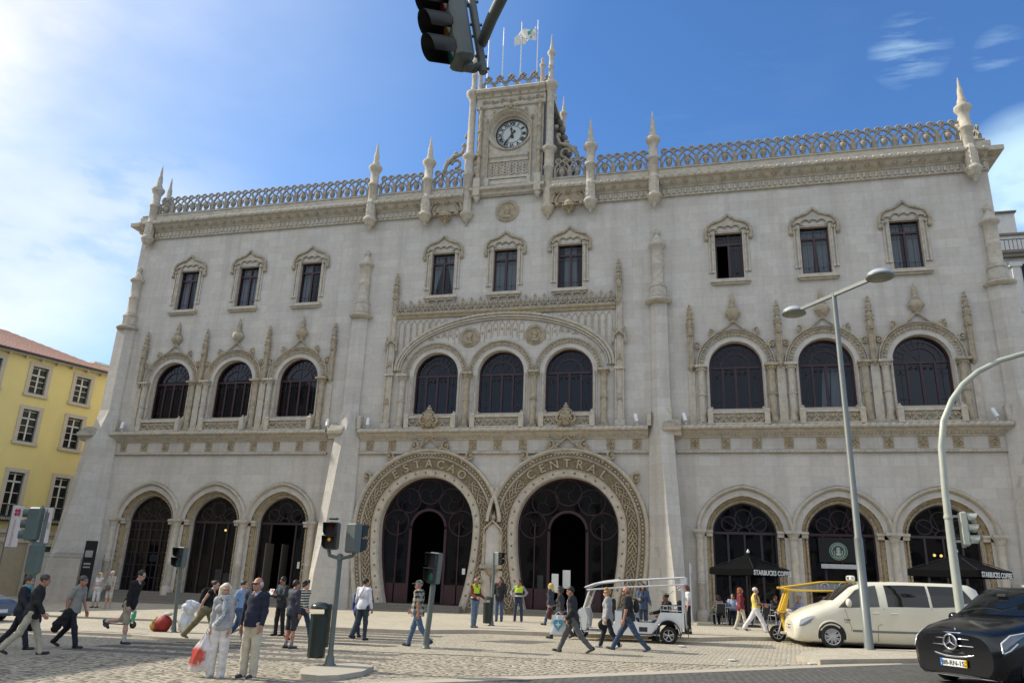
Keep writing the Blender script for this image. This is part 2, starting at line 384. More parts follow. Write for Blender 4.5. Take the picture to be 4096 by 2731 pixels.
b=MB(); b.slab([(13.2,-18.35),(14.0,-17.8),(15.4,-16.95),(31,-6.2),(31,-9.6),(18,-13.2),(14.2,-14.2),(13.1,-15.8),(12.8,-17.5)],gz,.10,0); tag(b.build('traffic_island',PAVE),kind='structure')
strip([(12.75,-17.5),(13.2,-18.4),(14.0,-17.85),(15.4,-17.0),(31,-6.25)],.22,.112,'traffic_island_kerb',KERB)
zb=MB()
for y in (-14.75,-15.75,-16.75,-17.75,-18.75,-21.0,-22.0,-23.0):
    xl,xr=(-3.4,2.6) if y>-20 else (-3.9,3.7)
    zb.add([(x,yy,gz(x)+.006) for x,yy in ((xl,y-.25),(xr+random.uniform(-.2,.2),y-.25),(xr+random.uniform(-.2,.2),y+.25),(xl,y+.25))],[(0,1,2,3)])
tag(zb.build('zebra_crossing',ZEBRA),kind='structure')
sheet('paving_patch',[(3.9,-15.9),(5.6,-16.1),(6.2,-14.9),(5.0,-14.8)],.005,ZEBRA)
# small rounded refuge under the signal pole with the bin
b=MB(); b.slab([(3.2,-25.0),(3.62,-25.75),(4.0,-25.85),(4.28,-25.6),(4.42,-24.9),(4.25,-24.0),(3.7,-23.7),(3.2,-24.1)],gz,.09,0); tag(b.build('kerb_island',KERB),kind='structure')
# ================================================================ the railway station
ST=thing('station_building','pale limestone neo-Manueline railway station with clock tower and two horseshoe doorways','building',(0,0,0))
BAY=[-21.3,-16.92,-12.54,-3.82,0,3.82,12.54,16.92,21.3]; WING=[-21.3,-16.92,-12.54,12.54,16.92,21.3]
def archp(cx,zs,r,zb=None,n=24):
    def pf(o):
        P=[(cx+(r+o)*cos(pi-pi*i/n),zs+(r+o)*sin(pi-pi*i/n)) for i in range(n+1)]
        return ([(cx-r-o,zb)]+P+[(cx+r+o,zb)]) if zb is not None else P
    return pf
def ogeep(cx,zs,w,h,zb=None,n=26,k=.13):
    """slightly pointed arch"""
    def pf(o):
        P=[]
        for i in range(n+1):
            a=pi-pi*i/n; P.append((cx+(w+o)*cos(a),zs+(h+o)*(sin(a)*(1-k)+k*(1-abs(cos(a)))**.8)))
        return ([(cx-w-o,zb)]+P+[(cx+w+o,zb)]) if zb is not None else P
    return pf
HZ=4.26
def horse(cx,zb=-.2,n=40):
    def pf(o):
        r=2.65+o; k=.256-.129*o/1.53; P=[]
        m=12; zz=[zb+(HZ-zb)*i/m for i in range(m)]
        hw=lambda z:r*(1-k*((HZ-z)/4.3)**2)
        P=[(cx-hw(z),z) for z in zz]+[(cx+r*cos(pi-pi*i/n),HZ+r*sin(pi-pi*i/n)) for i in range(n+1)]+[(cx+hw(z),z) for z in zz[::-1]]
        return P
    return pf
def rope(mb,pts,r,pitch=.32,n=8,m=0,amp=.2,step=None,lobes=2):
    """twisted rope moulding along a polyline"""
    P=[Vector(p) for p in pts]; d=[0]
    for i in range(1,len(P)): d.append(d[-1]+(P[i]-P[i-1]).length)
    Ltot=d[-1]; N=max(4,int(Ltot/(step or pitch/4))); rows=[]; j=0; u=None
    for k in range(N+1):
        s=Ltot*k/N
        while j<len(P)-2 and d[j+1]<s: j+=1
        f=(s-d[j])/max(1e-6,d[j+1]-d[j]); p=P[j].lerp(P[j+1],min(1,f)); t=(P[j+1]-P[j]).normalized()
        if u is None: u=Vector((0,1,0)) if abs(t.y)<.9 else Vector((1,0,0))
        u=(u-t*u.dot(t)).normalized(); w=t.cross(u)
        rows.append([p+(u*cos(2*pi*i/n)+w*sin(2*pi*i/n))*r*(1+amp*cos(lobes*2*pi*i/n-2*pi*s/pitch)) for i in range(n)])
    mb.grid(rows,m,True,closed=True,flip=True); mb.add(rows[0],[tuple(range(n))],m); mb.add(rows[-1],[tuple(range(n-1,-1,-1))],m)
def scroll(mb,cx,y,cz,r,flip=1,rot=0,m=0,t=.28):
    """carved volute leaf"""
    P=[]
    for i in range(15):
        a=rot+flip*(i/14*4.6*pi/2); q=r*(1-.78*i/14); P.append((cx+q*cos(a)*1.0,y-.05*i/14,cz+q*sin(a)))
    mb.tube(P,[r*t*(1-.45*i/14) for i in range(15)],6,m)
    mb.ball((cx,y-.05,cz),r*.3,6,4,m)
def crocket(mb,x,y,z,s,m=0,flip=1,rot=0):
    scroll(mb,x,y,z,s*.55,flip,rot+pi/2,m,.3)
    mb.ball((x-flip*s*.6*cos(rot),y,z-s*.3-flip*.6*s*sin(rot)*.5),(s*.35,s*.22,s*.25),6,4,m); mb.ball((x-flip*s*.95*cos(rot),y,z-s*.55),(s*.22,s*.16,s*.18),6,4,m)
def rosette(mb,x,y,z,w,h,m=0):
    mb.bx(x-w/2,x+w/2,y-.035,y+.05,z-h/2,z+h/2,m)
    mb.ball((x,y-.05,z),(w*.14,.06,w*.14),6,4,m)
    for a in range(4):
        q=pi/4+a*pi/2; mb.ball((x+w*.29*cos(q),y-.04,z+h*.29*sin(q)),(w*.17,.05,h*.15),6,4,m)
    for a in range(4):
        q=a*pi/2; mb.ball((x+w*.33*cos(q),y-.04,z+h*.33*sin(q)),(w*.09,.04,h*.09),6,4,m)

# ---- front wall with its openings
def poly_fill(outer,holes,y,mb,m=0):
    bm=bmesh.new(); E=[]
    for P in [outer]+holes:
        vs=[bm.verts.new((x,y,z)) for x,z in P]
        for i in range(len(vs)): E.append(bm.edges.new((vs[i],vs[(i+1)%len(vs)])))
    bmesh.ops.triangle_fill(bm,edges=E,use_beauty=True,normal=(0,-1,0))
    bm.verts.ensure_lookup_table(); bm.verts.index_update()
    V=[v.co.copy() for v in bm.verts]; F=[]
    for f in bm.faces:
        i=[v.index for v in f.verts]; F.append(tuple(i if f.normal.y<0 else i[::-1]))
    bm.free(); mb.add(V,F,m)
LX=25.5; AR=1.31; AZ=12.65; WB=10.2
wall=MB(); holes=[]
for b in BAY: holes.append(archp(b,AZ,AR+.02,WB)(0))
UW,UB,UT=.72,17.5,20.26
for b in BAY: holes.append([(b-UW-.02,UB-.02),(b+UW+.02,UB-.02),(b+UW+.02,UT+.02),(b-UW-.02,UT+.02)])
GW,GS,GH=1.5,4.3,1.45
for b in WING: holes.append(ogeep(b,GS,GW+.3,GH+.3,-.3)(0))
for c in (-3.82,3.82): holes.append(horse(c,-.3)(.02))
poly_fill([(-LX,-1.2),(LX,-1.2),(LX,24.2),(-LX,24.2)],holes,0,wall)
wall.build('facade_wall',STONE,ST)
sh=MB()
for s in (-1,1): sh.add([(s*LX,0,-1.2),(s*LX,16,-1.2),(s*LX,16,24.2),(s*LX,0,24.2)],[(0,1,2,3) if s>0 else (3,2,1,0)])
sh.add([(LX,16,-1.2),(-LX,16,-1.2),(-LX,16,24.2),(LX,16,24.2)],[(0,1,2,3)])
sh.build('side_walls',STONE,ST)
rf=MB(); rf.add([(-LX,0,24.05),(LX,0,24.05),(LX,16,24.05),(-LX,16,24.05)],[(0,1,2,3)]); rf.build('roof_deck',DARKST,ST)
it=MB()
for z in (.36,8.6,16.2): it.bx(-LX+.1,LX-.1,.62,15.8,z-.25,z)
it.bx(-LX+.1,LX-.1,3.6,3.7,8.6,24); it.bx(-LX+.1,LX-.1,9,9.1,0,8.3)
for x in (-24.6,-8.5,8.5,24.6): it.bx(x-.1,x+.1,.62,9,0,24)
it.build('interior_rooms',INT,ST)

# ---- first floor arched windows
def arched_window(dark):
    w=bpy.data.objects.new('arched_window',None); COL.objects.link(w); w.parent=ST
    f=MB(); pf=archp(0,AZ,AR,WB)
    f.sweep(pf,[(-.10,.48),(-.10,.40),(0.01,.40),(.01,.48)],0)
    f.bx(-1.2,1.2,.38,.48,AZ-.07,AZ+.05); f.bx(-1.2,1.2,.40,.48,WB,WB+.12)
    for x in (-.64,.64): f.bx(x-.05,x+.05,.39,.47,WB+.1,AZ-.07)
    f.bx(-.06,.06,.385,.47,WB+.1,AZ-.07)
    f.sweep(archp(0,AZ,.74,None,18),[(-.035,.46),(-.035,.4),(.035,.4),(.035,.46)],0)
    f.build('frame',MAROON,w)
    l=MB()
    for i in range(1,12):
        a=pi*i/12; l.tube([(.76*cos(a),.43,AZ+.76*sin(a)),(1.22*cos(a),.43,AZ+1.22*sin(a))],.012,4)
    l.tube([(1.0*cos(pi*i/20),.43,AZ+1.0*sin(pi*i/20)) for i in range(21)],.012,4)
    for i in range(2,7,2):
        a=pi*i/8; l.tube([(0,.43,AZ+.05),(.7*cos(a),.43,AZ+.7*sin(a))],.012,4)
    for s in (-1,1):
        l.tube([(s*.92,.43,WB+.1),(s*.92,.43,AZ-.05)],.013,4)
        for z in (AZ-.35,AZ-.6,WB+.6): l.tube([(s*.68,.43,z),(s*1.2,.43,z)],.012,4)
        l.ball((s*.92,.43,WB+.6),.045,6,4); l.ball((s*.92,.43,AZ-.48),.06,6,4)
        for k in (0,1): scroll(l,s*(.2+.28*k),.43,AZ-.28,.12,s,pi/2,0,.13)
    l.build('leaded_tracery',LEAD,w)
    g=MB(); P=pf(-.08); g.add([(x,.45,z) for x,z in P],[tuple(range(len(P)))[::-1]]); g.build('pane',GLASSD if dark else GLASSW,w)
    return w
aw0=arched_window(0); aw1=arched_window(1); first={0:1,1:1}
for i,b in enumerate(BAY):
    dk=1 if b<-10 or i==8 else 0; src=aw1 if dk else aw0
    if first[dk]: src.location=(b,0,0); first[dk]=0
    else: dup(src,(b,0,0),ST)
cv=MB()                                               # pale curtains seen through some of the arched windows
for b,x0,x1,sw in ((16.92,-.1,.25,.5),(16.92,.3,.75,.35),(21.3,-.55,-.5,.02)):
    rows=[]
    for k in range(9):
        z=WB+.1+(AZ-WB-.2)*k/8; sh_=sw*(k/8-1)*.4
        rows.append([(b+x0+(x1-x0)*j/10+sh_,.75+.05*sin(j*2.3),z) for j in range(11)])
    cv.grid(rows,0)
cv.build('curtain',CURT,ST)

def arch_surround(center):
    s=MB(); R=1.31
    pr=[(.01,.5),(.01,.3),(.03,.27),(.16,.12),(.2,.15),(.24,.1),(.27,.0),(.27,-.03)]
    s.sweep(archp(0,AZ,R,WB-.45),pr,0,False)
    s.sweep(archp(0,AZ,R),[(.27,-.03),(.29,-.06),(.31,-.03),(.47,-.03),(.49,-.09),(.53,-.13),(.57,-.09),(.59,-.03)],0,False)
    s.sweep(archp(0,AZ,R),[(.585,-.03),(.60,-.12),(.635,-.17),(.67,-.12),(.69,0)] if not center else [(.56,-.02),(.58,0)],0,True)
    o=[s.build('arch_moulding',STONE2,ST)]
    c=MB()
    for i in range(31):                               # leaf carved band
        a=pi*(i+.5)/31; q=R+.39; c.ball((q*cos(a),-.045,AZ+q*sin(a)),(.085,.035,.06),6,4,0,Ry(-a+pi/2*(i%2)*.5))
    for j in range(44):
        a=pi*(j+.5)/44; q=R+.53; c.ball((q*cos(a),-.12,AZ+q*sin(a)),(.035,.05,.06),5,4,0,Ry(.6-a))
    if not center:
        P=[]                                          # ogee tip and crown finial
        for i in range(13):
            t=i/12; a=radians(52)+ (radians(90)-radians(52))*t; q=R+.66+.50*max(0,(t-.35)/.65)**2.4
            P.append((q*cos(a),-.1,AZ+q*sin(a)))
        for sg in (-1,1): c.tube([(sg*x,y,z) for x,y,z in P],.055,6)
        z0=AZ+R+1.1
        c.lathe([(.05,0),(.1,.06),(.06,.12),(.2,.22),(.3,.36),(.34,.55),(.3,.72),(.2,.78),(.24,.84),(.12,.9),(.1,1.1),(.15,1.2),(.08,1.3),(.1,1.4),(.04,1.55),(.05,1.62),(0,1.72)],(0,-.12,z0-.1),8)
        for k in range(5): c.ball((.3*cos(pi+pi*k/4),-.14-.12*sin(pi*k/4),z0+.42),(.1,.1,.15),6,4)
        for a,fl in ((58,1),(122,-1),(31,1),(149,-1)):
            q=R+.86; crocket(c,q*cos(radians(a)),-.1,AZ+q*sin(radians(a))-.02,.36,0,fl,radians(a-90)*.5)
    o.append(c.build('carved_arch_band',CARVE,ST)); return o
sw=arch_surround(False); sc=arch_surround(True)
for k,lst in ((0,WING),(1,[-3.82,0,3.82])):
    for i,b in enumerate(lst):
        for o in (sw if k==0 else sc):
            if i==0: o.location=(b,0,0)
            else: dup(o,(b,0,0),ST)
# columns between the arches
def column(kind):
    c=MB()
    c.bx(-.24,.24,-.3,.06,9.53,9.66); c.lathe([(.23,0),(.25,.05),(.2,.12),(.22,.18),(.17,.26)],(0,-.1,9.66),12)
    if kind==0: c.lathe([(.165,z/14*2.6) for z in range(15)],(0,-.1,9.9),12,0,twist=(.1,4,5))
    else: c.lathe([(.165,z/26*2.6) for z in range(27)],(0,-.1,9.9),12,0,twist=(.13,3,9))
    c.lathe([(.17,0),(.22,.04),(.22,.09),(.17,.13)],(0,-.1,11.05),12)
    c.lathe([(.17,0),(.2,.04),(.18,.08),(.22,.16),(.28,.28)],(0,-.1,12.28),10)
    for k in range(6): c.ball((.22*cos(pi+pi*k/5),-.1-.22*abs(sin(pi*k/5)),12.46),(.06,.06,.08),6,4)
    c.bx(-.32,.32,-.42,.05,12.55,12.66)
    return c.build('column',CARVE if kind else STONE2,ST)
c0=column(0); c1=column(1); used=[0,0]
CX=[]
for b in WING: CX+=[(b-1.72,0),(b+1.72,1)]
for b in (-1.91,1.91): CX.append((b,1))
for b in (-5.75,5.75): CX.append((b,0 if b<0 else 1))
for x,k in CX:
    o=(c0,c1)[k]
    if not used[k]: o.location=(x,0,0); used[k]=1
    else: dup(o,(x,0,0),ST)
# slim pinnacles between the arches
def pinnacle(z0,z1,z2,w,y=-.14):
    p=MB(); p.lathe([(.02,-.34),(.1,-.24),(.08,-.16),(w*.9,-.05),(w*.75,0)],(0,y+.06,z0),8)
    p.bx(-w*.62,w*.62,y-.08,.02,z0,z1)
    for s in (-1,1): p.tube([(s*w*.5,y-.1,z0+.1),(s*w*.5,y-.1,z1-.1)],.03,5)
    p.lathe([(w*.8,0),(w*1.05,.08),(w*.6,.16),(w*.75,.3)],(0,y,z1-.1),8)
    h=z2-z1; p.lathe([(w*.72,.15),(w*.6,.3*h),(w*.8,.33*h),(w*.45,.42*h),(w*.38,.62*h),(w*.6,.65*h),(w*.28,.74*h),(w*.2,.86*h),(w*.4,.9*h),(w*.12,.95*h),(0,h)],(0,y,z1),8)
    for k,(zz,rr) in enumerate(((.24,.8),(.36,.75),(.5,.6),(.68,.52),(.8,.35))):
        for a in range(5): p.ball((w*rr*cos(pi+a*pi/4),y-w*rr*.8*abs(sin(a*pi/4)),z1+zz*h),(.05,.05,.065),5,4)
    return p
pw=pinnacle(12.66,14.4,16.15,.22).build('gothic_pinnacle',CARVE,ST); fst=1
for x in (-23.5,-19.11,-14.73,-10.33,10.33,14.73,19.11,23.5):
    if fst: pw.location=(x,0,0); fst=0
    else: dup(pw,(x,0,0),ST)
pl=MB()
for x in (-19.11,-14.73,14.73,19.11): pl.bx(x-.2,x+.2,-.14,.02,9.53,12.6); pl.bx(x-.26,x+.26,-.2,.02,9.5,9.75)
for x in (-23.5,-10.33,10.33,23.5): pl.bx(x-.16,x+.16,-.07,.02,9.53,12.4)
for i,x in enumerate(BAY):
    for s in (-1,1): pl.tube([(x+s*1.42,-.02,9.6),(x+s*1.42,-.02,12.6)],.06,6)
    pl.bx(x-1.36,x-1.2,.02,.4,9.6,WB+.3); pl.bx(x+1.2,x+1.36,.02,.4,9.6,WB+.3); pl.bx(x-1.3,x+1.3,.2,.42,9.4,WB+.24)
pl.build('jamb_pilasters',STONE2,ST)
# balconies
def balcony():
    b=MB(); y=-.42
    for s in (-1,1):
        b.bx(s*1.36-.13,s*1.36+.13,y-.13,.0,9.5,10.18)
        b.lathe([(.2,0),(.19,.06),(.12,.14),(.04,.2),(.05,.24),(0,.3)],(s*1.36,y,10.16),4,0,pi/4,pi/4+2*pi,False)
    b.bx(-1.23,1.23,y-.09,y+.09,10.06,10.2); b.bx(-1.23,1.23,y-.06,y+.06,9.5,9.6)
    o=b.build('balcony',STONE2,ST); c=MB()
    for k in range(5):
        x=-.98+.49*k
        for s in (-1,1):
            c.tube([(x+s*.24*sin(t*pi/8*1.15),y,9.62+.42*t/8) for t in range(9)],.036,6)
            c.tube([(x+s*(.12+.075*cos(t*pi/4)),y-.01,9.7+.075*sin(t*pi/4)) for t in range(8)],.026,5,closed=True)
            c.tube([(x+s*(.2-.07*sin(t*.5)),y,9.98+.06*cos(t*.5)) for t in range(9)],.028,5)
        c.ball((x,y-.02,9.88),(.075,.06,.075),8,6)
    c.build('pierced_tracery',CARVE,o); return o
bl=balcony()
for i,b in enumerate(BAY):
    if i==0: bl.location=(b,0,0)
    else: dup(bl,(b,0,0),ST)
def crest():
    c=MB(); y=-.62
    c.lathe([(.12,0),(.22,.1),(.16,.22),(.26,.36),(.34,.5),(.26,.62),(.3,.72),(.2,.8),(.24,.88),(.12,.96),(.14,1.04),(.05,1.12),(.06,1.18),(0,1.22)],(0,y,9.55),10)
    for s in (-1,1): scroll(c,s*.28,y-.05,9.88,.26,-s,pi/2,0,.3); scroll(c,s*.2,y-.08,10.22,.16,s,-pi/2,0,.3); c.ball((s*.32,y,9.7),(.14,.1,.16),8,6)
    c.ball((0,y-.2,10.0),(.14,.1,.2),8,6)
    return c.build('heraldic_crest',CARVED,ST)
cr=crest(); cr.location=(-3.82,0,0); dup(cr,(3.82,0,0),ST)
# ---- central frame: basket arch rope, pilasters, parapet, roundels
fr=MB(); EA,EB,EZ=6.3,3.22,12.93
el=lambda k,n=40,a0=0,a1=pi:[((EA+k)*cos(a0+(a1-a0)*i/n),-.1,EZ+(EB+k)*sin(a0+(a1-a0)*i/n)) for i in range(n+1)]
rope(fr,el(0),.1,.3); fr.tube(el(-.18),.07,6); fr.tube(el(-.32),.045,5)
fr.build('basket_arch_rope',STONE2,ST)
pr=MB()
for s in (-1,1):
    x=s*6.6
    pr.bx(x-.26,x+.26,-.22,.02,9.5,9.9); pr.bx(x-.2,x+.2,-.16,.02,9.9,12.7); pr.bx(x-.28,x+.28,-.26,.02,12.62,12.78)
    pr.bx(x-.22,x+.22,-.18,.02,12.78,14.3)
    for q in (-.2,.2): pr.tube([(x+q,-.2,9.95),(x+q,-.2,12.6)],.045,6); pr.tube([(x+q,-.22,12.8),(x+q,-.22,14.3)],.04,6)
    pr.bx(x-.16,x+.16,-.14,.02,14.3,17.5)
    for q in (-.13,.13): pr.tube([(x+q,-.15,14.9),(x+q,-.15,17.4)],.035,5)
pr.build('frame_pilasters',STONE2,ST)
pc=MB()
for s in (-1,1):
    x=s*6.6
    pc.tube([(x-.34,-.2,14.1),(x-.3,-.24,14.5),(x,-.26,14.75),(x+.3,-.24,14.5),(x+.34,-.2,14.1)],.07,6)
    for q in (-.3,.3): pc.lathe([(.08,0),(.1,.1),(.04,.35),(.06,.4),(0,.55)],(x+q,-.2,14.5),6)
    for z in (11.2,13.4): pc.tube([(x-.12,-.19,z-.3),(x,-.2,z+.1),(x+.12,-.19,z-.3)],.03,5); pc.ball((x,-.18,z-.1),(.08,.05,.14),6,4)
pc.build('niche_canopies',CARVE,ST)
pp=pinnacle(16.5,17.4,19.1,.21); o=pp.build('gothic_pinnacle',CARVE,ST,(-6.6,0,0)); dup(o,(6.6,0,0),ST)
pa=MB(); x0,x1=-6.42,6.42
pa.lin(x0,x1,[(0.02,16.05),(-.1,16.1),(-.14,16.2),(-.26,16.28),(-.28,16.36),(-.1,16.4),(.02,16.4)])
rope(pa,[(x0,-.2,16.38),(x1,-.2,16.38)],.06,.22,6)
n=24; st=(x1-x0)/n
for i in range(n):
    x=x0+st*(i+.5)
    pa.tube([(x-st/2,-.16,16.45),(x,-.16,16.95),(x+st/2,-.16,16.45)],.045,5)
    pa.tube([(x-st/2,-.16,16.9),(x,-.16,16.5),(x+st/2,-.16,16.9)],.045,5)
    pa.ball((x,-.16,16.98),(.05,.05,.07),5,4); pa.box((x,-.16,17.08),(.17,.09,.06)); pa.ball((x,-.16,17.16),.05,5,4)
    for k in range(6): pa.ball((x+.1*cos(k*pi/3),-.16,16.7+.1*sin(k*pi/3)),.04,5,4)
pa.build('parapet_cresting',CARVE,ST)
sp=MB()                                              # blind lancet panelling in the spandrels
for i in range(33):
    x=-6.1+i*.38; ze=EZ+EB*sqrt(max(0,1-(x/EA)**2))
    zt=16.02
    if zt-ze>.35: sp.tube([(x-.15,-.015,ze+.12),(x-.15,-.015,zt-.25),(x,-.015,zt-.05),(x+.15,-.015,zt-.25),(x+.15,-.015,ze+.12)],.022,4)
    zi=max([AZ+sqrt(max(0,2.0**2-(x-b)**2)) for b in (-3.82,0,3.82)])
    if ze-.4-zi>.3 and min(abs(x-1.91),abs(x+1.91))>.6:
        for z in (zi+.2,): sp.tube([(x-.13,-.015,z),(x-.13,-.015,ze-.65),(x,-.015,ze-.45),(x+.13,-.015,ze-.65),(x+.13,-.015,z)],.02,4); sp.ball((x,-.015,(z+ze-.5)/2),(.06,.03,.1),5,4)
sp.build('spandrel_tracery',CARVE,ST)
def roundel(x,z,r,seed):
    rd=MB(); rd.lathe([(r,0),(r*.98,.06),(r*.9,.1),(r*.82,.06),(r*.8,.1),(r*.74,.12),(r*.68,.05),(r*.66,.02)],(0,0,0),28)
    rd.v=[(v[0]+x,-v[2],v[1]+z) for v in rd.v]; rd.f=[f[::-1] for f in rd.f]
    o=rd.build('portrait_roundel',CARVE,ST)
    h=MB(); q=r*.62; fl=seed
    rows=[]; h.lathe([(r*.68,.0),(0,.012)],(0,0,0),24); h.v=[(v[0]+x,-v[2]-.005,v[1]+z) for v in h.v]; h.f=[f[::-1] for f in h.f]
    h.ball((x,-.06,z+.1*r),(q*.42,.12,q*.55),10,8); h.ball((x+fl*q*.1,-.05,z+.4*q),(q*.46,.1,q*.34),8,6); h.ball((x+fl*q*.36,-.09,z+.06*r),(q*.12,.07,q*.12),6,4)
    h.ball((x+fl*.06*r,-.06,z-.22*r),(q*.3,.1,q*.34),8,6); h.ball((x,-.04,z-.52*r),(q*.75,.08,q*.3),10,6)
    h.ball((x-q*.15,-.15,z+.16*r),(q*.06,.03,q*.05),5,4); h.ball((x+q*.17,-.15,z+.16*r),(q*.06,.03,q*.05),5,4)
    h.build('carved_head',CARVED,o); return o
roundel(-1.91,14.8,.6,1); roundel(1.91,14.8,.6,-1); roundel(0,22.62,.74,0)

# ---- string course, rosette frieze
cn=MB()
SEG=[(-24.6,-10.05),(-8.05,8.05),(9.45,24.6)]
for x0,x1 in SEG:
    cn.lin(x0,x1,[(.02,8.9),(-.06,8.92),(-.08,9.0),(-.16,9.06),(-.3,9.14),(-.4,9.24),(-.42,9.32),(-.5,9.42),(-.5,9.5),(-.46,9.53),(.02,9.53)])
    n=int((x1-x0)/.17)
    for i in range(n): cn.bx(x0+(i+.25)*(x1-x0)/n,x0+(i+.75)*(x1-x0)/n,-.2,-.08,9.02,9.13)
    cn.tube([(x0,-.06,8.22),(x1,-.06,8.22)],.075,8)
cn.build('string_course',STONE2,ST)
rp=MB()
for x0,x1 in SEG: rope(rp,[(x0,-.46,9.38),(x1,-.46,9.38)],.12,.3,8,0,.22); rope(rp,[(x0,-.1,8.2),(x1,-.1,8.2)],.06,.2,6)
rp.build('rope_moulding',STONE2,ST)
ro=[]
rsx=[10.36+1.5*i for i in range(10)]; rsx=[-x for x in rsx[::-1]]+[-7.45,-6.1,-1.4,0,1.4,6.1,7.45]+rsx
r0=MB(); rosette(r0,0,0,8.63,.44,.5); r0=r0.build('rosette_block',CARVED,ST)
for i,x in enumerate(rsx):
    if i==0: r0.location=(x,0,0)
    else: dup(r0,(x,0,0),ST)

# ---- second floor windows
def upper_window(open_leaf,drape):
    w=bpy.data.objects.new('window',None); COL.objects.link(w); w.parent=ST
    f=MB(); y=.3
    for x in (-UW+.04,UW-.04): f.bx(x-.05,x+.05,y-.03,y+.06,UB,UT)
    f.bx(-UW,UW,y-.035,y+.06,UB,UB+.1); f.bx(-UW,UW,y-.035,y+.06,UT-.09,UT); f.bx(-UW,UW,y-.045,y+.06,19.52,19.64)
    f.bx(-.06,.06,y-.05,y+.06,UB+.1,19.52); f.bx(-.03,.03,y-.03,y+.05,19.64,UT)
    f.build('frame',MAROON,w)
    l=MB()
    for x in ((-.36,.36) if not open_leaf else (.36,)):
        l.tube([(x,y,UB+.1),(x,y,UT-.05)],.012,4); l.ball((x,y,UB+.4),.04,6,4)
    for z in (17.95,19.25,19.95): l.tube([(-.68 if not open_leaf or z>19.5 else .05,y,z),(.68,y,z)],.011,4)
    l.build('leaded_bars',LEAD,w)
    g=MB()
    if open_leaf: g.add([(0,y+.02,UB+.1),(.68,y+.02,UB+.1),(.68,y+.02,UT),(0,y+.02,UT)],[(0,1,2,3)]); g.add([(-.68,y+.02,19.6),(0,y+.02,19.6),(0,y+.02,UT),(-.68,y+.02,UT)],[(0,1,2,3)])
    else: g.add([(-.68,y+.02,UB),(.68,y+.02,UB),(.68,y+.02,UT),(-.68,y+.02,UT)],[(0,1,2,3)])
    g.build('pane',GLASSW,w)
    c=MB()
    for (xa,xb,xc,xd) in drape:                        # top from..to, bottom from..to
        rows=[]
        for k in range(7):
            t=k/6; rows.append([((xc+(xd-xc)*j/14)*(1-t)+(xa+(xb-xa)*j/14)*t,y+.16+.03*sin(j*2.1+k*.2),UB+.02+(UT-UB-.1)*t) for j in range(15)])
        c.grid(rows,0)
    if drape: c.build('curtain',CURT,w)
    return w
DR={0:[(-.66,-.02,-.66,-.1),(.05,.66,.25,.66)],1:[(-.66,-.05,-.66,-.05),(.05,.66,.05,.66)],2:[(-.66,.0,-.66,-.25),(.45,.66,.45,.66)],
    3:[(-.66,.0,-.66,-.6),(0,.66,.6,.66)],4:[(-.66,-.05,-.66,-.05),(.04,.66,.04,.66)],5:[(-.4,.0,-.4,.0),(.02,.3,.02,.4)],6:[],7:[(-.66,.0,-.66,-.12),(.03,.66,.2,.66)],8:[(-.66,-.2,-.66,-.2),(.06,.66,.06,.66)]}
for i,b in enumerate(BAY): upper_window(i==6,DR[i]).location=(b,0,0)
def hood():
    h=MB()
    for s in (-1,1):
        for x,r in ((.86,.055),(1.02,.05)):
            h.tube([(s*x,-.03,17.95),(s*x,-.03,20.05)],r,6); h.lathe([(r,0),(r*1.6,.05),(r*1.6,.12),(r*1.1,.16)],(s*x,-.03,20.0),8); h.lathe([(r*1.5,0),(r*1.5,.12),(r,.16)],(s*x,-.03,17.84),8)
        h.bx(s*.80-.08,s*.80+.08,-.02,.3,17.5,20.3)
    h.bx(-1.02,1.02,-.26,.1,17.24,17.42); h.bx(-.96,.96,-.16,.1,17.14,17.24); h.bx(-.8,.8,.0,.3,17.4,17.52)
    o=h.build('window_surround',STONE2,ST)
    t=MB(); P=[]
    pts=[(1.17,19.9),(1.2,20.2),(1.12,20.5),(.92,20.72),(.62,20.82),(.34,20.92),(.14,21.08),(0,21.25)]
    for s in (-1,1):
        rope(t,[(s*x,-.1,z) for x,z in pts],.075,.2,7); t.ball((s*1.17,-.1,19.86),(.13,.13,.15),8,6); t.ball((s*.9,-.08,20.1),.1,6,4)
    ins=[]
    for k in range(5):
        c=-.8+.4*k
        ins+=[(c+.2*cos(pi-pi*i/8),20.42-(.16 if k in(0,4) else 0)+.17*sin(pi-pi*i/8)) for i in range(9)]
        t.tube([(c+.2*cos(pi-pi*i/8),-.07,20.42-(.16 if k in(0,4) else 0)+.17*sin(pi-pi*i/8)) for i in range(9)],.038,5)
    outer=[(x,z) for x,z in pts[2:]]
    t.prism(ins+[(1.05,20.3)]+outer[:]+[(-x,z) for x,z in outer[::-1][1:]]+[(-1.05,20.3)],-.05,.05,1)
    t.prism([(-.8,20.2),(.8,20.2),(.8,20.46),(-.8,20.46)],.02,.28,1)
    t.build('ogee_hood',[CARVE,STONE2],o); return o
h0=hood()
for i,b in enumerate(BAY):
    if i==0: h0.location=(b,0,0)
    else: dup(h0,(b,0,0),ST)

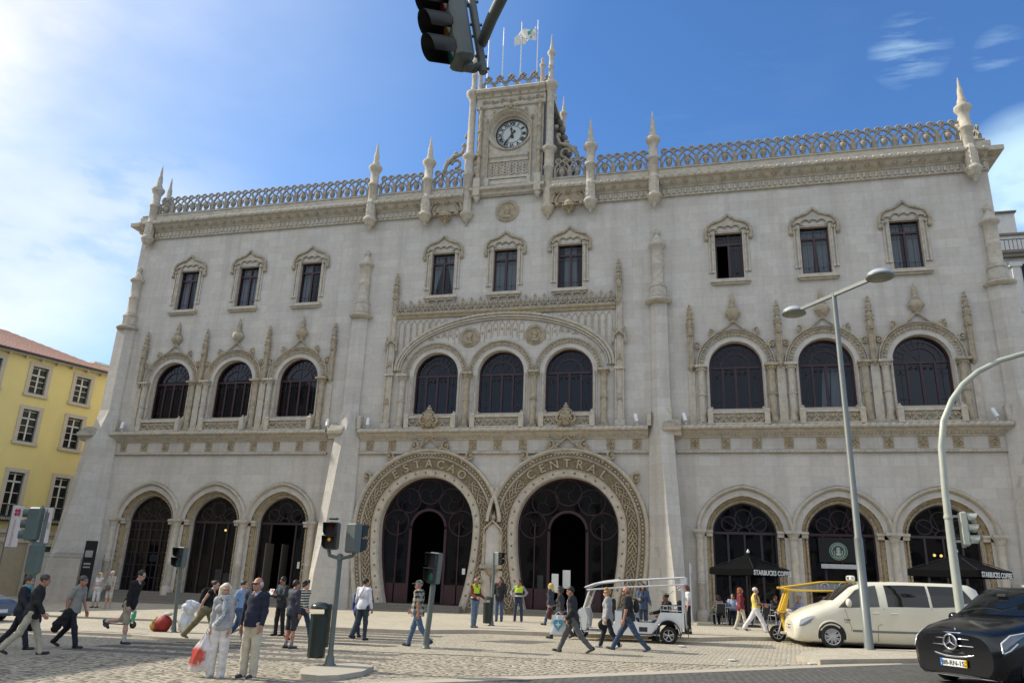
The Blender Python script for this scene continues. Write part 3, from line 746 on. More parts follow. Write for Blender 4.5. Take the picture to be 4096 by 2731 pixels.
# ---- top cornice and pierced roof balustrade
co_=MB(); CSEG=[(-25.5,-2.7),(2.7,25.5)]
for x0,x1 in CSEG:
    co_.lin(x0,x1,[(.02,22.62),(-.05,22.64),(-.08,22.72),(-.08,23.12),(-.14,23.16),(-.14,23.22),(-.2,23.26),(-.32,23.36),(-.44,23.5),(-.5,23.54),(-.62,23.56),(-.66,23.62),(-.66,23.74),(-.60,23.80),(-.36,23.82),(-.36,24.22),(-.42,24.26),(-.42,24.3),(-.02,24.3)])
    rope(co_,[(x0,-.1,22.68),(x1,-.1,22.68)],.055,.2,6)
    n=int((x1-x0)/.3)
    for i in range(n):
        x=x0+(i+.5)*(x1-x0)/n; co_.tube([(x,-.09,22.78),(x,-.09,23.08)],.085,6)
    n=int((x1-x0)/.4)
    for i in range(n):
        x=x0+(i+.5)*(x1-x0)/n; co_.ball((x,-.66,23.68),(.07,.06,.07),6,4)
for s in (-1,1):                                      # returns along the flanks
    for y0,y1,z0,z1,e in ((0,16,22.62,23.2,.1),(0,16,23.25,23.55,.4),(-.5,16,23.55,23.8,.75),(-.2,16,23.8,24.3,.3)):
        xa,xb=sorted((s*25.45,s*(25.5+e))); co_.bx(xa,xb,y0,y1,z0,z1)
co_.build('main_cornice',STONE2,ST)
cr_=MB()
for x0,x1 in CSEG:
    n=int((x1-x0)/.66)
    for i in range(n):
        x=x0+(i+.5)*(x1-x0)/n; R=Rx(radians(-38))
        cr_.box((x,-.36,23.37),(.26,.07,.2),0,R); cr_.ball((x,-.40,23.35),(.09,.06,.08),6,4)
cr_.build('cornice_rosettes',CARVED,ST)
def balustrade(x0,x1):
    n=max(1,round((x1-x0)/1.02)); st=(x1-x0)/n; b=MB(); y=-.2
    b.bx(x0,x1,y-.14,y+.14,24.3,24.4)
    for i in range(n):
        x=x0+st*(i+.5)
        b.lathe([(.1,0),(.12,.04),(.05,.1),(.14,.2),(.19,.36),(.17,.5),(.08,.56),(.14,.62),(.05,.68),(0,.72)],(x,y,24.4),8)
        b.tube([(x-.38,y,24.4),(x-.36,y,24.7),(x-.22,y,24.98),(x,y,25.1),(x+.22,y,24.98),(x+.36,y,24.7),(x+.38,y,24.4)],.055,6)
        for s in (-1,1):
            b.tube([(x+s*st/2,y,24.98),(x+s*st*.27,y,25.34)],.07,6)
            b.tube([(x+s*st*.25+.15*cos(k*pi/5),y,25.5+.15*sin(k*pi/5)) for k in range(10)],.062,6,closed=True); b.ball((x+s*st*.25,y-.05,25.5),(.06,.06,.06),6,4)
        b.tube([(x-.1,y,25.12),(x-st*.25,y,25.36)],.05,5); b.tube([(x+.1,y,25.12),(x+st*.25,y,25.36)],.05,5)
        b.box((x,y,25.48),(.14,.1,.1)); b.box((x+st/2,y,25.5),(.14,.1,.1))
    for i in range(n+1):
        x=x0+st*i; w=.11; xa,xb=max(x0,x-w),min(x1,x+w); b.bx(xa,xb,y-.1,y+.1,24.4,25.0)
    return b.build('roof_balustrade',OLD,ST)
for s in (-1,1):
    for a,b in ((2.85,4.72),(5.35,8.3),(9.0,24.4)): balustrade(*(sorted((s*a,s*b))))
for s in (-1,1):
    o=balustrade(0,9.2); o.rotation_euler=(0,0,pi/2); o.location=(s*25.35,.3,0)
def finial(big=1,tall=0):
    f=MB(); y=-.45; k=big
    f.lathe([(.02,-.9),(.1,-.82),(.06,-.74),(.2,-.62),(.3,-.5),(.34,-.34),(.42,-.26),(.42,-.14),(.34,-.08),(.31,0)],(0,y,22.75),12)
    f.lathe([(.31,22.75),(.31,23.7),(.05,24.25)],(0,y,0),8,0,pi/8,pi/8+2*pi,False)
    f.lathe([(.27,23.6),(.29,24.9),(.36,24.95),(.36,25.05),(.26,25.1),(.26,25.85),(.32,25.95),(.38,26.08),(.44,26.2),(.42,26.3),(.28,26.42),(.23,26.5)],(0,y+.1,0),12)
    f.lathe([(.22-.20*(z/26),26.48+1.62*z/26) for z in range(27)]+[(0,28.14)],(0,y+.1,0),12,0,twist=(.12,2,9))
    return f.build('roof_finial',STONE2,ST)
f0=finial()
for i,x in enumerate((-24.72,-8.65,-5.03,5.03,8.65,24.72)):
    if i==0: f0.location=(x,0,0)
    else: dup(f0,(x,0,0),ST)
for s in (-1,1): dup(f0,(s*25.2,1.6,0),ST)
for s in (-1,1): dup(f0,(s*25.2,9.8,0),ST)
# little hooded arches with a globe on each side of the tower
for s in (-1,1):
    g=MB(); c=s*3.78
    for r,z,q in ((1.02,22.75,.07),(.78,22.72,.055)):
        g.tube([(c+r*cos(pi*i/16),-.3,z+(.92 if r>1 else .75)*sin(pi*i/16)**.9+ .1*(1-abs(cos(pi*i/16)))) for i in range(17)],q,6)
    g.prism([(c+1.0*cos(pi*i/16),22.76+.9*sin(pi*i/16)) for i in range(17)],-.24,-.05)
    for q in (-1,1): g.ball((c+q*.7,-.3,22.62),(.14,.12,.12),8,6); 
    o=g.build('hooded_arch',CARVE,ST)
    a=MB(); a.ball((c,-.35,22.5),.33,12,8)
    for R in (Rx(.4),Ry(.7)@Rx(1.2),Rx(1.57)): a.tube([Vector((c,-.35,22.5))+R@Vector((.37*cos(k*pi/8),.37*sin(k*pi/8),0)) for k in range(16)],.035,5,closed=True)
    a.lathe([(.0,-.3),(.08,-.2),(.12,-.05),(.2,.02)],(c,-.35,22.2),8); a.build('stone_globe',CARVED,o)

# ---- buttresses and wall shafts
def buttress(cx,sgn,k=1.0,endb=False):
    """sgn=-1: inner side towards -X.  prow-shaped spur that spreads towards the ground"""
    T=[(16.3,-.45,-.15,.45,.42,.34),(10.9,-.45,-.16,.49,.44,.34),(9.55,-.55,-.1,.55,.75,.55),(9.0,-.66,-.02,.62,.95,.7),(4.6,-.76,.26,.86,1.25,.95),(1.7,-.86,.52,.98,1.55,1.15),(-.6,-.92,.62,1.05,1.7,1.25)]
    b=MB(); rows=[]
    for z,a,r,c,d,e in T:
        row=[(cx+sgn*-1*a*k,.02,z),(cx+sgn*-1*a*k*.96,-.12*k,z),(cx+sgn*-1*r*k,-d*k,z),(cx+sgn*-1*c*k,-e*k,z),(cx+sgn*-1*(c+.02)*k,.02,z)]
        rows.append(row)
    b.grid(rows,0,False,flip=sgn<0)
    o=b.build('buttress',STONE,ST)
    c=MB()                                            # cap, shaft and little cone
    c.lathe([(.55,0),(.68,.06),(.74,.14),(.72,.2),(.5,.34)],(cx,-.12,16.2),12,0)
    c.lathe([(.46,.3),(.46,.9),(.5,.94),(.36,1.1)],(cx,-.1,16.2),8,0,pi/8,pi/8+2*pi,False)
    c.lathe([(.38,1.0),(.38,1.12),(.32,1.2),(.32,2.15),(.35,2.2),(.35,2.26),(.32,2.3),(.32,3.3),(.4,3.36),(.48,3.46),(.46,3.56),(.34,3.62),(.3,3.72),(.12,4.05),(.1,4.12),(.17,4.2),(.17,4.32),(.08,4.44),(0,4.46)],(cx,-.1,16.2),12)
    c.build('wall_shaft',STONE2,o)
    d=MB(); xo=cx-sgn*.55*k
    d.lin(*sorted((cx-sgn*.1*k,cx-sgn*1.0*k)),[(.02,8.9),(-.7*k,8.95),(-.76*k,9.1),(-.95*k,9.2),(-.98*k,9.35),(-.9*k,9.42),(-.45*k,9.85),(.02,9.95)])
    d.build('weathered_offset',STONE2,o)
    q=MB(); q.bx(*sorted((cx-sgn*.55,cx-sgn*.28)),-.5,-.1,9.5,10.35)
    q.bx(*sorted((cx+sgn*.5,cx+sgn*.72)),-.35,0,9.53,10.3); q.build('pedestal_block',STONE2,o)
    return o
buttress(8.72,-1); buttress(-8.72,1)
for s in (-1,1):
    buttress(s*25.15,-s,1.25)
pg=MB()                                               # plinths of the end buttresses
for s in (-1,1):
    pg=MB(); x0,x1=sorted((s*23.6,s*26.7)); pg.lin(x0,x1,[(.02,-1.2),(-1.95,-1.2),(-1.9,2.0),(-1.8,2.08),(-1.82,2.2),(-1.7,2.3),(.02,2.3)]); pg.build('plinth',STONE,ST)
fl=MB()
for x in (-23.9,-10.0,-7.5,7.5,9.95,24.0): fl.tube([(x,-.38,9.55),(x,-.36,9.85)],.035,6); fl.tube([(x,-.46,9.7),(x-.1,-.25,10.12)],.1,8)
fl.build('floodlights',mat('white_casing',(.7,.72,.72),.4),ST)

# ---- ground floor arcades of the wings
def wing_arch():
    a=MB(); pf=ogeep(0,GS,GW,GH,-.5)
    a.sweep(pf,[(0,.7),(0,.34),(.07,.24),(.14,.3),(.16,.26),(.56,.02),(.58,-.02)],0,False,[0,0,1,1,1,0])
    a.sweep(ogeep(0,GS+.06,GW,GH),[(.55,.02),(.555,-.06),(.585,-.12),(.64,-.2),(.70,-.2),(.75,-.13),(.78,-.02)],0,True)
    o=a.build('arcade_arch',[STONE2,OCHRE],ST)
    c=MB()
    for off,y,rr,stp in ((.07,.25,.055,.13),(.155,.27,.03,.2)):
        P=pf(off); rope(c,[(x,y,z) for x,z in P],rr,stp*1.6,6,0,.3,None,1)
    P=pf(.36); d=0
    for i in range(len(P)-1):
        p=Vector((P[i][0],0,P[i][1])); q=Vector((P[i+1][0],0,P[i+1][1])); L=(q-p).length
        while d<L:
            r=p.lerp(q,d/L); dr=(q-p).normalized(); ang=atan2(dr.z,dr.x)
            if r.z>.3:
                R=Ry(-ang); n=Vector((r.x-0,0,max(0,r.z-GS)));
                c.box((r.x,.13,r.z),(.3,.05,.26),0,R@Rz(0)); c.ball((r.x,.10,r.z),(.07,.06,.07),6,4)
                for k in range(4): c.ball((r.x+.1*cos(k*pi/2+.78),.11,r.z+.1*sin(k*pi/2+.78)),(.05,.045,.05),5,4)
            d+=.52
        d-=L
    c.build('carved_reveal',CARVED,o)
    return o
wa=wing_arch()
for i,b in enumerate(WING):
    if i==0: wa.location=(b,0,0)
    else: dup(wa,(b,0,0),ST)
cp=MB()
for grp in ((-21.3,-16.92,-12.54),(12.54,16.92,21.3)):
    xs=[grp[0]-2.12]+[(grp[0]+grp[1])/2,(grp[1]+grp[2])/2]+[grp[2]+2.12]
    for i,x in enumerate(xs):
        wd=.24 if i in (0,3) else .3; cp=MB()
        cp.bx(x-wd-.06,x+wd+.06,-.34,.02,GS-.02,GS+.1); cp.lathe([(.2,0),(.23,.06),(.2,.1),(.26,.22),(.33,.32)],(x,-.1,GS-.34),12)
        cp.lathe([(.19,-.3),(.19,1.85),(.22,1.9),(.22,1.98),(.18,2.02),(.18,GS-.34)],(x,-.1,0),14); cp.lathe([(.3,-.4),(.3,.55),(.27,.62),(.22,.7)],(x,-.1,0),10); cp.build('arcade_column',STONE2,ST)
    for b in grp:
        for s in (-1,1): cp=MB(); x=b+s*(GW+.28); cp.bx(x-.3,x+.3,-.05,.36,GS-.02,GS+.09); cp.bx(x-.27,x+.27,.0,.36,GS-.2,GS-.02); cp.build('impost_block',STONE2,ST)
def glazing(b,kind):
    g=bpy.data.objects.new('shopfront_glazing',None); COL.objects.link(g); g.parent=ST; g.location=(b,0,0)
    f=MB(); y=.58; f.sweep(ogeep(0,GS,GW,GH,.3),[(-.08,y+.06),(-.08,y-.03),(0,y-.03)],0)
    f.bx(-GW,GW,y-.05,y+.05,GS-.06,GS+.06)
    for x in (-.78,.78): f.bx(x-.05,x+.05,y-.04,y+.05,.36,GS)
    if kind!='open': f.bx(-.04,.04,y-.04,y+.05,.36 if kind!='cafe' else 2.9,GS)
    if kind=='grid':
        for z in (1.1,1.8,2.5,3.2,3.8): f.bx(-GW,GW,y-.02,y+.02,z-.025,z+.025)
        for x in (-1.1,-.4,.4,1.1): f.bx(x-.02,x+.02,y-.02,y+.02,.4,GS)
    for (x,z,r) in ((0,GS+.72,.42),(-.72,GS+.45,.34),(.72,GS+.45,.34)): f.tube([(x+r*cos(k*pi/10),y,z+r*sin(k*pi/10)) for k in range(20)],.03,5,closed=True)
    for k in range(6): a=pi*k/5; f.tube([(.3*cos(a),y,GS+.3*sin(a)),(1.45*cos(a),y,GS+1.35*sin(a))],.018,4)
    f.tube([(.3*cos(k*pi/12),y,GS+.3*sin(k*pi/12)) for k in range(13)],.03,5)
    f.build('frame',MAROON if kind=='cafe' else LEAD,g)
    p=MB(); P=ogeep(0,GS,GW-.03,GH-.03,GS)(0); p.add([(x,y+.02,z) for x,z in P],[tuple(range(len(P)))[::-1]])
    q=.78 if kind in('open','cafe') else 0
    for x0,x1 in ((-GW,-.8),(.8,GW)): p.add([(x0,y+.02,.36),(x1,y+.02,.36),(x1,y+.02,GS),(x0,y+.02,GS)],[(0,1,2,3)])
    if kind not in('open',): p.add([(-.75,y+.03,.36),(.75,y+.03,.36),(.75,y+.03,GS),(-.75,y+.03,GS)],[(0,1,2,3)])
    p.build('pane',GLASSD,g)
    if kind=='open':
        l=MB(); l.bx(-.75,-.68,.1,.9,.4,3.2); l.bx(-.2,-.14,.9,1.6,.4,3.2); l.build('open_door_leaf',mat('door_wood_gray',(.10,.09,.075),.5),g)
    return g
for b,k in zip(WING,('grid','plain','open','plain','cafe','plain')): glazing(b,k)
WARM=emis('warm_lamp',(1,.62,.2),5)
lm=MB()
for x,y,z in ((-17.4,2.2,3.95),(-16.4,2.6,3.95),(-16.2,2.4,3.9),(21.5,3,3.6),(21.9,3.4,3.6)): lm.ball((x,y,z),.07,8,6)
lm.build('interior_lamps',WARM,ST)
PAPER=mat('white_paper',(.7,.72,.68),.8,0,.03)
ps=MB(); ps.bx(-11.42,-11.28,.52,.54,1.9,2.25); ps.bx(-17.0,-16.6,1.2,1.22,1.0,1.7); ps.bx(-16.5,-16.1,1.25,1.27,.9,1.5); ps.bx(-21.6,-21.1,1.2,1.22,2.0,2.4); ps.bx(-15.9,-15.75,1.3,1.32,3.1,3.6)
ps.bx(-1.75,-1.58,.36,.38,1.9,2.2); ps.bx(3.0,3.35,.52,.54,1.2,2.1); ps.bx(2.2,2.5,.8,.82,1.3,2.0); ps.bx(3.5,3.9,.9,.92,1.4,2.3)
ps.build('paper_notices',PAPER,ST)
# cafe sign over the middle arch on the right
SIGNW=mat('sign_green_gray',(.11,.17,.13),.5,0,.1)
cs=bpy.data.objects.new('cafe_sign',None); COL.objects.link(cs); cs.parent=ST; cs.location=(16.72,.3,3.55)
m_=MB(); m_.bx(-.86,1.2,.0,.12,-.5,.62); m_.build('fascia_board',BLACK,cs)
d=MB()
def disc(mb,r0,r1,y,m,n=28,c=(0,0)):
    P=[(c[0]+r1*cos(2*pi*k/n),y,c[1]+r1*sin(2*pi*k/n)) for k in range(n)]
    if r0<=0: mb.add(P,[tuple(range(n))],m)
    else:
        Q=[(c[0]+r0*cos(2*pi*k/n),y,c[1]+r0*sin(2*pi*k/n)) for k in range(n)]
        mb.add(P+Q,[(k,(k+1)%n,n+(k+1)%n,n+k) for k in range(n)],m)
disc(d,0,.40,-.02,0); disc(d,.27,.30,-.026,1); disc(d,.385,.40,-.026,1); disc(d,0,.265,-.024,2)
d.ball((0,-.026,.02),(.07,.006,.09),8,6,1); d.ball((0,-.026,-.13),(.10,.006,.09),8,6,1)
for s in (-1,1):
    d.tube([(s*.06,-.028,.1),(s*.11,-.028,-.02),(s*.09,-.028,-.16)],.012,5,1); d.tube([(s*.05,-.028,-.2),(s*.17,-.028,-.12),(s*.19,-.028,.03)],.02,5,1)
d.prism([(-.07,.11),(-.08,.19),(-.03,.15),(0,.21),(.03,.15),(.08,.19),(.07,.11)],-.03,-.025,1)
for txt,sgn in (('STARBUCKS',1),('COFFEE',-1)):
    for i,ch in enumerate(txt):
        a=pi/2-sgn*(i-(len(txt)-1)/2)*.235 if sgn>0 else -pi/2+(i-(len(txt)-1)/2)*.26
        r=.315 if sgn>0 else .365
        uz=Vector((cos(a),0,sin(a)))*sgn; ux=Vector((sin(a),0,-cos(a)))*sgn
        put_text(d,ch,.075,frame((r*cos(a),-.03,r*sin(a)),ux,uz),.003,1,.002)
d.build('round_logo',[mat('logo_green',(.03,.12,.075),.5,0,.05),mat('logo_pale',(.36,.40,.36),.6,0,.05),mat('logo_dark',(.02,.06,.045),.5,0,.05)],cs)
e=MB(); e.bx(-.8,1.1,.02,.1,-.78,-.58); e.build('door_header',mat('header_gray',(.42,.44,.45),.5),cs)

# ---- the two horseshoe doorways
def doorway(c,word,inner):
    """inner=+1 when the other doorway lies towards +X"""
    dw=bpy.data.objects.new('horseshoe_doorway',None); COL.objects.link(dw); dw.parent=ST
    hp=horse(c,-.35)
    def clip(o):
        return [((min(x,-.02) if inner>0 else max(x,.02)),z) for x,z in hp(o)]
    a=MB()
    a.sweep(clip,[(0,.62),(0,.02),(.05,-.07),(.1,-.03),(.36,-.08),(.40,-.15),(.44,-.08)],0,False)
    a.sweep(clip,[(.99,-.08),(1.03,-.17),(1.08,-.1),(1.1,-.1)],0,False)
    a.sweep(clip,[(1.33,-.1),(1.345,-.1),(1.36,-.16),(1.40,-.24),(1.46,-.27),(1.52,-.22),(1.55,-.12),(1.56,.0)],0,True)
    a.build('moulded_jamb',STONE2,dw)
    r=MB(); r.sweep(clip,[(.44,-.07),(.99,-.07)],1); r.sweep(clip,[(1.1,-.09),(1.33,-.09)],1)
    P=hp(1.22); L=[0]
    for i in range(1,len(P)): L.append(L[-1]+sqrt((P[i][0]-P[i-1][0])**2+(P[i][1]-P[i-1][1])**2))
    def at(P,L,s):
        for i in range(1,len(P)):
            if L[i]>=s:
                f=(s-L[i-1])/(L[i]-L[i-1]); x=P[i-1][0]+f*(P[i][0]-P[i-1][0]); z=P[i-1][1]+f*(P[i][1]-P[i-1][1])
                t=Vector((P[i][0]-P[i-1][0],0,P[i][1]-P[i-1][1])).normalized(); return x,z,t
        return None
    ok=lambda x:(x<-.15 if inner>0 else x>.15)
    n=int(L[-1]/.2)
    for i in range(n):
        x,z,t=at(P,L,(i+.5)*.2)
        if ok(x): r.ball((x,-.1,z),(.075,.05,.075),6,4); q=t.cross(Vector((0,1,0)))*.09; r.ball((x+q.x+t.x*.1,-.1,z+q.z+t.z*.1),(.035,.035,.035),5,3); r.ball((x-q.x+t.x*.1,-.1,z-q.z+t.z*.1),(.035,.035,.035),5,3)
    P2=hp(.715); L2=[0]
    for i in range(1,len(P2)): L2.append(L2[-1]+sqrt((P2[i][0]-P2[i-1][0])**2+(P2[i][1]-P2[i-1][1])**2))
    s=.5
    while s<L2[-1]-.4:
        x,z,t=at(P2,L2,s); nrm=Vector((-t.z,0,t.x))
        ang=math.degrees(atan2(z-HZ,(x-c)))
        if ok(x) and not (44<ang<136) and z>.2:
            M=lambda u,v:(x+t.x*u+nrm.x*v,-.1,z+t.z*u+nrm.z*v)
            for q in (-1,1):                          # heart with curling stems
                r.tube([M(-.3,0),M(-.16,q*.06),M(.0,q*.17),M(.14,q*.21),M(.22,q*.13),M(.17,q*.04),M(.1,q*.06)],.034,5)
                r.tube([M(-.3,0),M(-.36,q*.1),M(-.30,q*.2),M(-.2,q*.2),M(-.2,q*.13)],.03,5)
            r.ball(M(-.02,0),(.05,.04,.07),6,4); r.ball(M(.08,0),(.04,.04,.04),6,4)
        s+=.60
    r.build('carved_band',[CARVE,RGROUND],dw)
    P3=hp(.23); L3=[0]
    for i in range(1,len(P3)): L3.append(L3[-1]+sqrt((P3[i][0]-P3[i-1][0])**2+(P3[i][1]-P3[i-1][1])**2))
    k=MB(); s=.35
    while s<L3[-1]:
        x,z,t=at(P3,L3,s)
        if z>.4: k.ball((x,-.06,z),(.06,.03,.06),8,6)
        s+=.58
    k.build('hole_shade_dots',DARKST,dw)  # dark balls whose colour stands in for the shade inside small holes
    l=MB()
    for i,ch in enumerate(word):
        a=radians(90-(i-(len(word)-1)/2)*11.6); rr=2.65+.5
        uz=Vector((cos(a),0,sin(a))); ux=Vector((sin(a),0,-cos(a)))
        put_text(l,ch,.64,frame((c+rr*cos(a),-.085,HZ+rr*sin(a)),ux,uz),.035,0,.006)
    l.build('carved_lettering',CARVE,dw)
    cr=MB()                                            # crockets and ogee tip over the hood
    for sg_ in (-1,1):
        P=[]
        for i in range(11):
            t=i/10; a=radians(90-sg_*(17*(1-t))); q=4.2+.58*max(0,(t-.15)/.85)**2; P.append((c+q*cos(a),-.16,HZ+q*sin(a)))
        cr.tube(P,.07,6)
    for a,sz in ((78,.5),(102,.5),(58,.5),(122,.5),(36,.52),(144,.52)):
        q=4.42; x=c+q*cos(radians(a)); z=HZ+q*sin(radians(a))
        if (x<-.3 if inner>0 else x>.3): crocket(cr,x,-.12,z,sz,0,1 if a<90 else -1,radians(a-90)*.6)
    cr.build('crockets',CARVED,dw)
    d=MB(); y=.5                                       # maroon timber screen
    d.sweep(horse(c,.36),[(-.1,y+.05),(-.1,y-.04),(0,y-.04)],0)
    for s in (-1,1):
        d.bx(c+s*1.0-.07,c+s*1.0+.07,y-.06,y+.06,.36,4.3); d.bx(c+s*1.75-.03,c+s*1.75+.03,y-.03,y+.03,.36,4.6)
        x0,x1=sorted((c+s*1.05,c+s*2.2)); d.bx(x0,x1,y-.03,y+.03,.36,1.35)
    d.sweep(archp(c,4.2,.93,None,20),[(0,y+.05),(0,y-.06),(.13,y-.06),(.13,y+.05)],0)
    for k in range(5):
        a=radians(6+42*k); q=1.86; x,z=c+q*cos(a),4.3+q*sin(a)
        d.tube([(x+.7*cos(j*pi/12),y,z+.66*sin(j*pi/12)) for j in range(24)],.03,5,closed=True)
        for j in range(3):
            b0=a+j*2*pi/3; d.tube([(x,y,z)]+[(x+.32*cos(b0)+.3*cos(b0+2.4+u*.55),y,z+.32*sin(b0)+.3*sin(b0+2.4+u*.55)) for u in range(8)],.014,4)
    d.build('door_screen',MAROON,dw)
    g=MB(); P=horse(c,.37)(-.05); hole=archp(c,4.2,.9,.37,20)(0)
    half=lambda L,s:[p for p in L if (p[0]-c)*s>=-1e-6]
    for s in (-1,1):                                   # two halves, each simple: outer edge up, doorway edge down
        A=sorted(half(P,s),key=lambda p:(p[1],-abs(p[0]-c))); n_=30
        def res(L):
            d=[0]
            for i in range(1,len(L)): d.append(d[-1]+sqrt((L[i][0]-L[i-1][0])**2+(L[i][1]-L[i-1][1])**2))
            out=[]
            for k in range(n_+1):
                q=d[-1]*k/n_; i=1
                while i<len(L)-1 and d[i]<q: i+=1
                f=(q-d[i-1])/max(1e-9,d[i]-d[i-1]); out.append((L[i-1][0]+f*(L[i][0]-L[i-1][0]),y+.02,L[i-1][1]+f*(L[i][1]-L[i-1][1])))
            return out
        def side(L):
            L=half(L,s); return L if L[0][1]<L[-1][1] else L[::-1]
        g.grid([res(side(P)),res(side(hole))],0,False)
    g.build('door_glass',GLASSD,dw)
    return dw
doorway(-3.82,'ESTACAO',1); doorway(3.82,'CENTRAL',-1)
xr=MB()                                                # crossing ribs of the two hoods
for s in (-1,1):
    P=[(s*(-3.82+4.16*cos(a)),-.27,HZ+4.16*sin(a)) for a in [radians(30-1.6*i) for i in range(17)]]
    xr.tube(P,.10,8)
xr.bx(-.55,.55,-.2,.0,-.5,2.15); xr.bx(-.62,.62,-.3,0,-.5,.5)
xr.build('crossing_ribs',STONE2,ST)
ni=MB(); ni.prism([(-.36,2.42),(.36,2.42),(.36,4.1),(.2,4.35),(0,4.48),(-.2,4.35),(-.36,4.1)],-.27,-.0)
o=ni.build('statue_niche',STONE,ST); n2=MB()
n2.tube([(-.46,-.32,4.0),(-.44,-.34,4.22),(-.2,-.34,4.42),(0,-.34,4.62),(.2,-.34,4.42),(.44,-.34,4.22),(.46,-.32,4.0)],.07,6)
for s in (-1,1): n2.bx(s*.44-.07,s*.44+.07,-.33,0,2.42,4.05); n2.ball((s*.46,-.22,4.0),.1,6,4)
n2.bx(-.58,.58,-.42,0,2.24,2.42); n2.lathe([(.1,0),(.24,.12),(.34,.3),(.45,.42)],(0,-.12,1.82),10)
n2.lathe([(.0,0),(.1,.04),(.12,.2),(.05,.35),(.04,.5)],(0,-.18,4.62),8)
for s in (-1,1): scroll(n2,s*.55,-.22,1.6,.24,-s,pi/2,0,.16); scroll(n2,s*.62,-.22,1.1,.2,s,pi/2,0,.16)
n2.build('niche_frame',CARVE,o)
stp=MB()
STEP=stone('step_stone',(.21,.195,.17),(.22,.2,.165),(.16,.15,.135),None,.3,top=(.22,.2,.17),tw=.4)
for c in (-3.82,3.82):
    stp=MB()
    for i in range(3): stp.bx(c-2.45-.12*i if c<0 else c-2.3-.1*i,c+2.3+.1*i if c<0 else c+2.45+.12*i,-.5-.42*i,.6,-.9,.34-.135*i)
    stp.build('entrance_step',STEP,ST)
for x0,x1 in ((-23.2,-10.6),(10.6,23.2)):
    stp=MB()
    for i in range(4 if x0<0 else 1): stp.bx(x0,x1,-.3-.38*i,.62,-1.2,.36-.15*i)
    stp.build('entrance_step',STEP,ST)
pq=MB(); pq.bx(-10.6,-10.15,-.06,0,1.75,2.6)
for z in (1.78,2.1): pq.bx(-10.75,-10.1,-.14,0,z,z+.07)
pq.build('wall_plaque',STONE2,ST)

# ---- clock tower
CT=bpy.data.objects.new('clock_tower',None); COL.objects.link(CT); CT.parent=ST
t=MB(); CZ=28.12
outer=[(-2.1,23.6),(2.1,23.6),(2.1,31.05),(-2.1,31.05)]
poly_fill(outer,[archp(0,CZ,1.42,None,28)(0)+[(1.42*cos(-pi*i/20),CZ+1.42*sin(-pi*i/20)) for i in range(1,20)]],-.1,t)
t.add([(2.1,-.1,23.6),(2.1,4.4,23.6),(2.1,4.4,31.05),(2.1,-.1,31.05)],[(0,1,2,3)],1); t.add([(-2.1,-.1,23.6),(-2.1,4.4,23.6),(-2.1,4.4,31.05),(-2.1,-.1,31.05)],[(3,2,1,0)],0)  # right flank darker than the left: weathering plus its shade in the colour
t.add([(-2.1,4.4,23.6),(2.1,4.4,23.6),(2.1,4.4,31.05),(-2.1,4.4,31.05)],[(1,0,3,2)],1); t.add([(-2.1,-.1,31.05),(2.1,-.1,31.05),(2.1,4.4,31.05),(-2.1,4.4,31.05)],[(0,1,2,3)],1)
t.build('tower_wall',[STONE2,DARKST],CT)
t=MB(); ring=lambda o:[((1.02+o)*cos(2*pi*i/40),CZ+(1.02+o)*sin(2*pi*i/40)) for i in range(41)]
t.sweep(ring,[(0.40,-.1),(.42,-.18),(.36,-.22),(.30,-.16),(.2,.1),(.14,.12),(.1,.3),(.04,.34),(0,.5)],0)
t.lin(-1.2,1.2,[(-.1,25.98),(-.16,26.0),(-.18,26.12),(-.28,26.2),(-.3,26.3),(-.2,26.42),(-.1,26.44)])
t.lin(-2.2,2.2,[(-.1,29.75),(-.2,29.8),(-.24,29.9),(-.16,29.95),(-.16,30.5),(-.26,30.56),(-.3,30.7),(-.5,30.8),(-.55,30.95),(-.5,31.05),(.5,31.06)])
for s in (-1,1):
    xa,xb=sorted((s*2.08,s*2.5)); t.bx(xa,xb,-.1,4.5,30.75,31.0)
t.lin(-2.3,2.3,[(-.05,23.62),(-.24,23.7),(-.28,23.86),(-.5,23.96),(-.52,24.1),(-.2,24.4),(-.1,24.75)])
for s in (-1,1):
    t.bx(s*1.87-.2,s*1.87+.2,-.5,-.05,23.6,24.75); t.lathe([(.0,-.42),(.14,-.32),(.08,-.25),(.22,-.1),(.22,0)],(s*1.87,-.26,23.6),8)
    t.bx(s*1.3-.12,s*1.3+.12,-.3,-.05,24.3,24.8)
t.build('tower_mouldings',STONE2,CT)
t=MB()
for s in (-1,1):
    rope(t,[(s*1.87,-.26,24.75),(s*1.87,-.26,29.7)],.115,.75,8,0,.16,.12,2); rope(t,[(s*1.36,-.2,24.8),(s*1.36,-.2,28.3)],.07,.5,7,0,.16,.1,2)
    for z in (26.35,28.0): t.lathe([(.12,0),(.17,.04),(.17,.1),(.12,.14)],(s*1.87,-.26,z),10)
    t.lathe([(.12,0),(.2,.1),(.2,.2)],(s*1.87,-.26,29.6),8)
P=[(s_,-.2,z_) for s_,z_ in [(1.36*cos(pi*i/20),28.3+1.3*sin(pi*i/20)) for i in range(21)]]; rope(t,P,.075,.4,7,0,.18,.1)
for a in (20,48,75,105,132,160): crocket(t,1.52*cos(radians(a)),-.22,28.32+1.46*sin(radians(a)),.26,0,1 if a<90 else -1,radians(a-90)*.6)
t.lathe([(.1,0),(.16,.1),(.08,.2),(.12,.3),(0,.42)],(0,-.24,29.58),8)
for i in range(7):
    x=-1.7+i*.57; scroll(t,x,-.18,30.22,.17,(-1)**i,0,0,.25); t.ball((x+.28,-.2,30.22),(.07,.05,.14),6,4)
for i in range(7): t.ball((-1.75+i*.583,-.32,30.64),.06,6,4)
t.build('tower_carving',CARVE,CT)
t=MB(); t.bx(-1.22,1.22,-.02,.02,24.85,25.95,1)
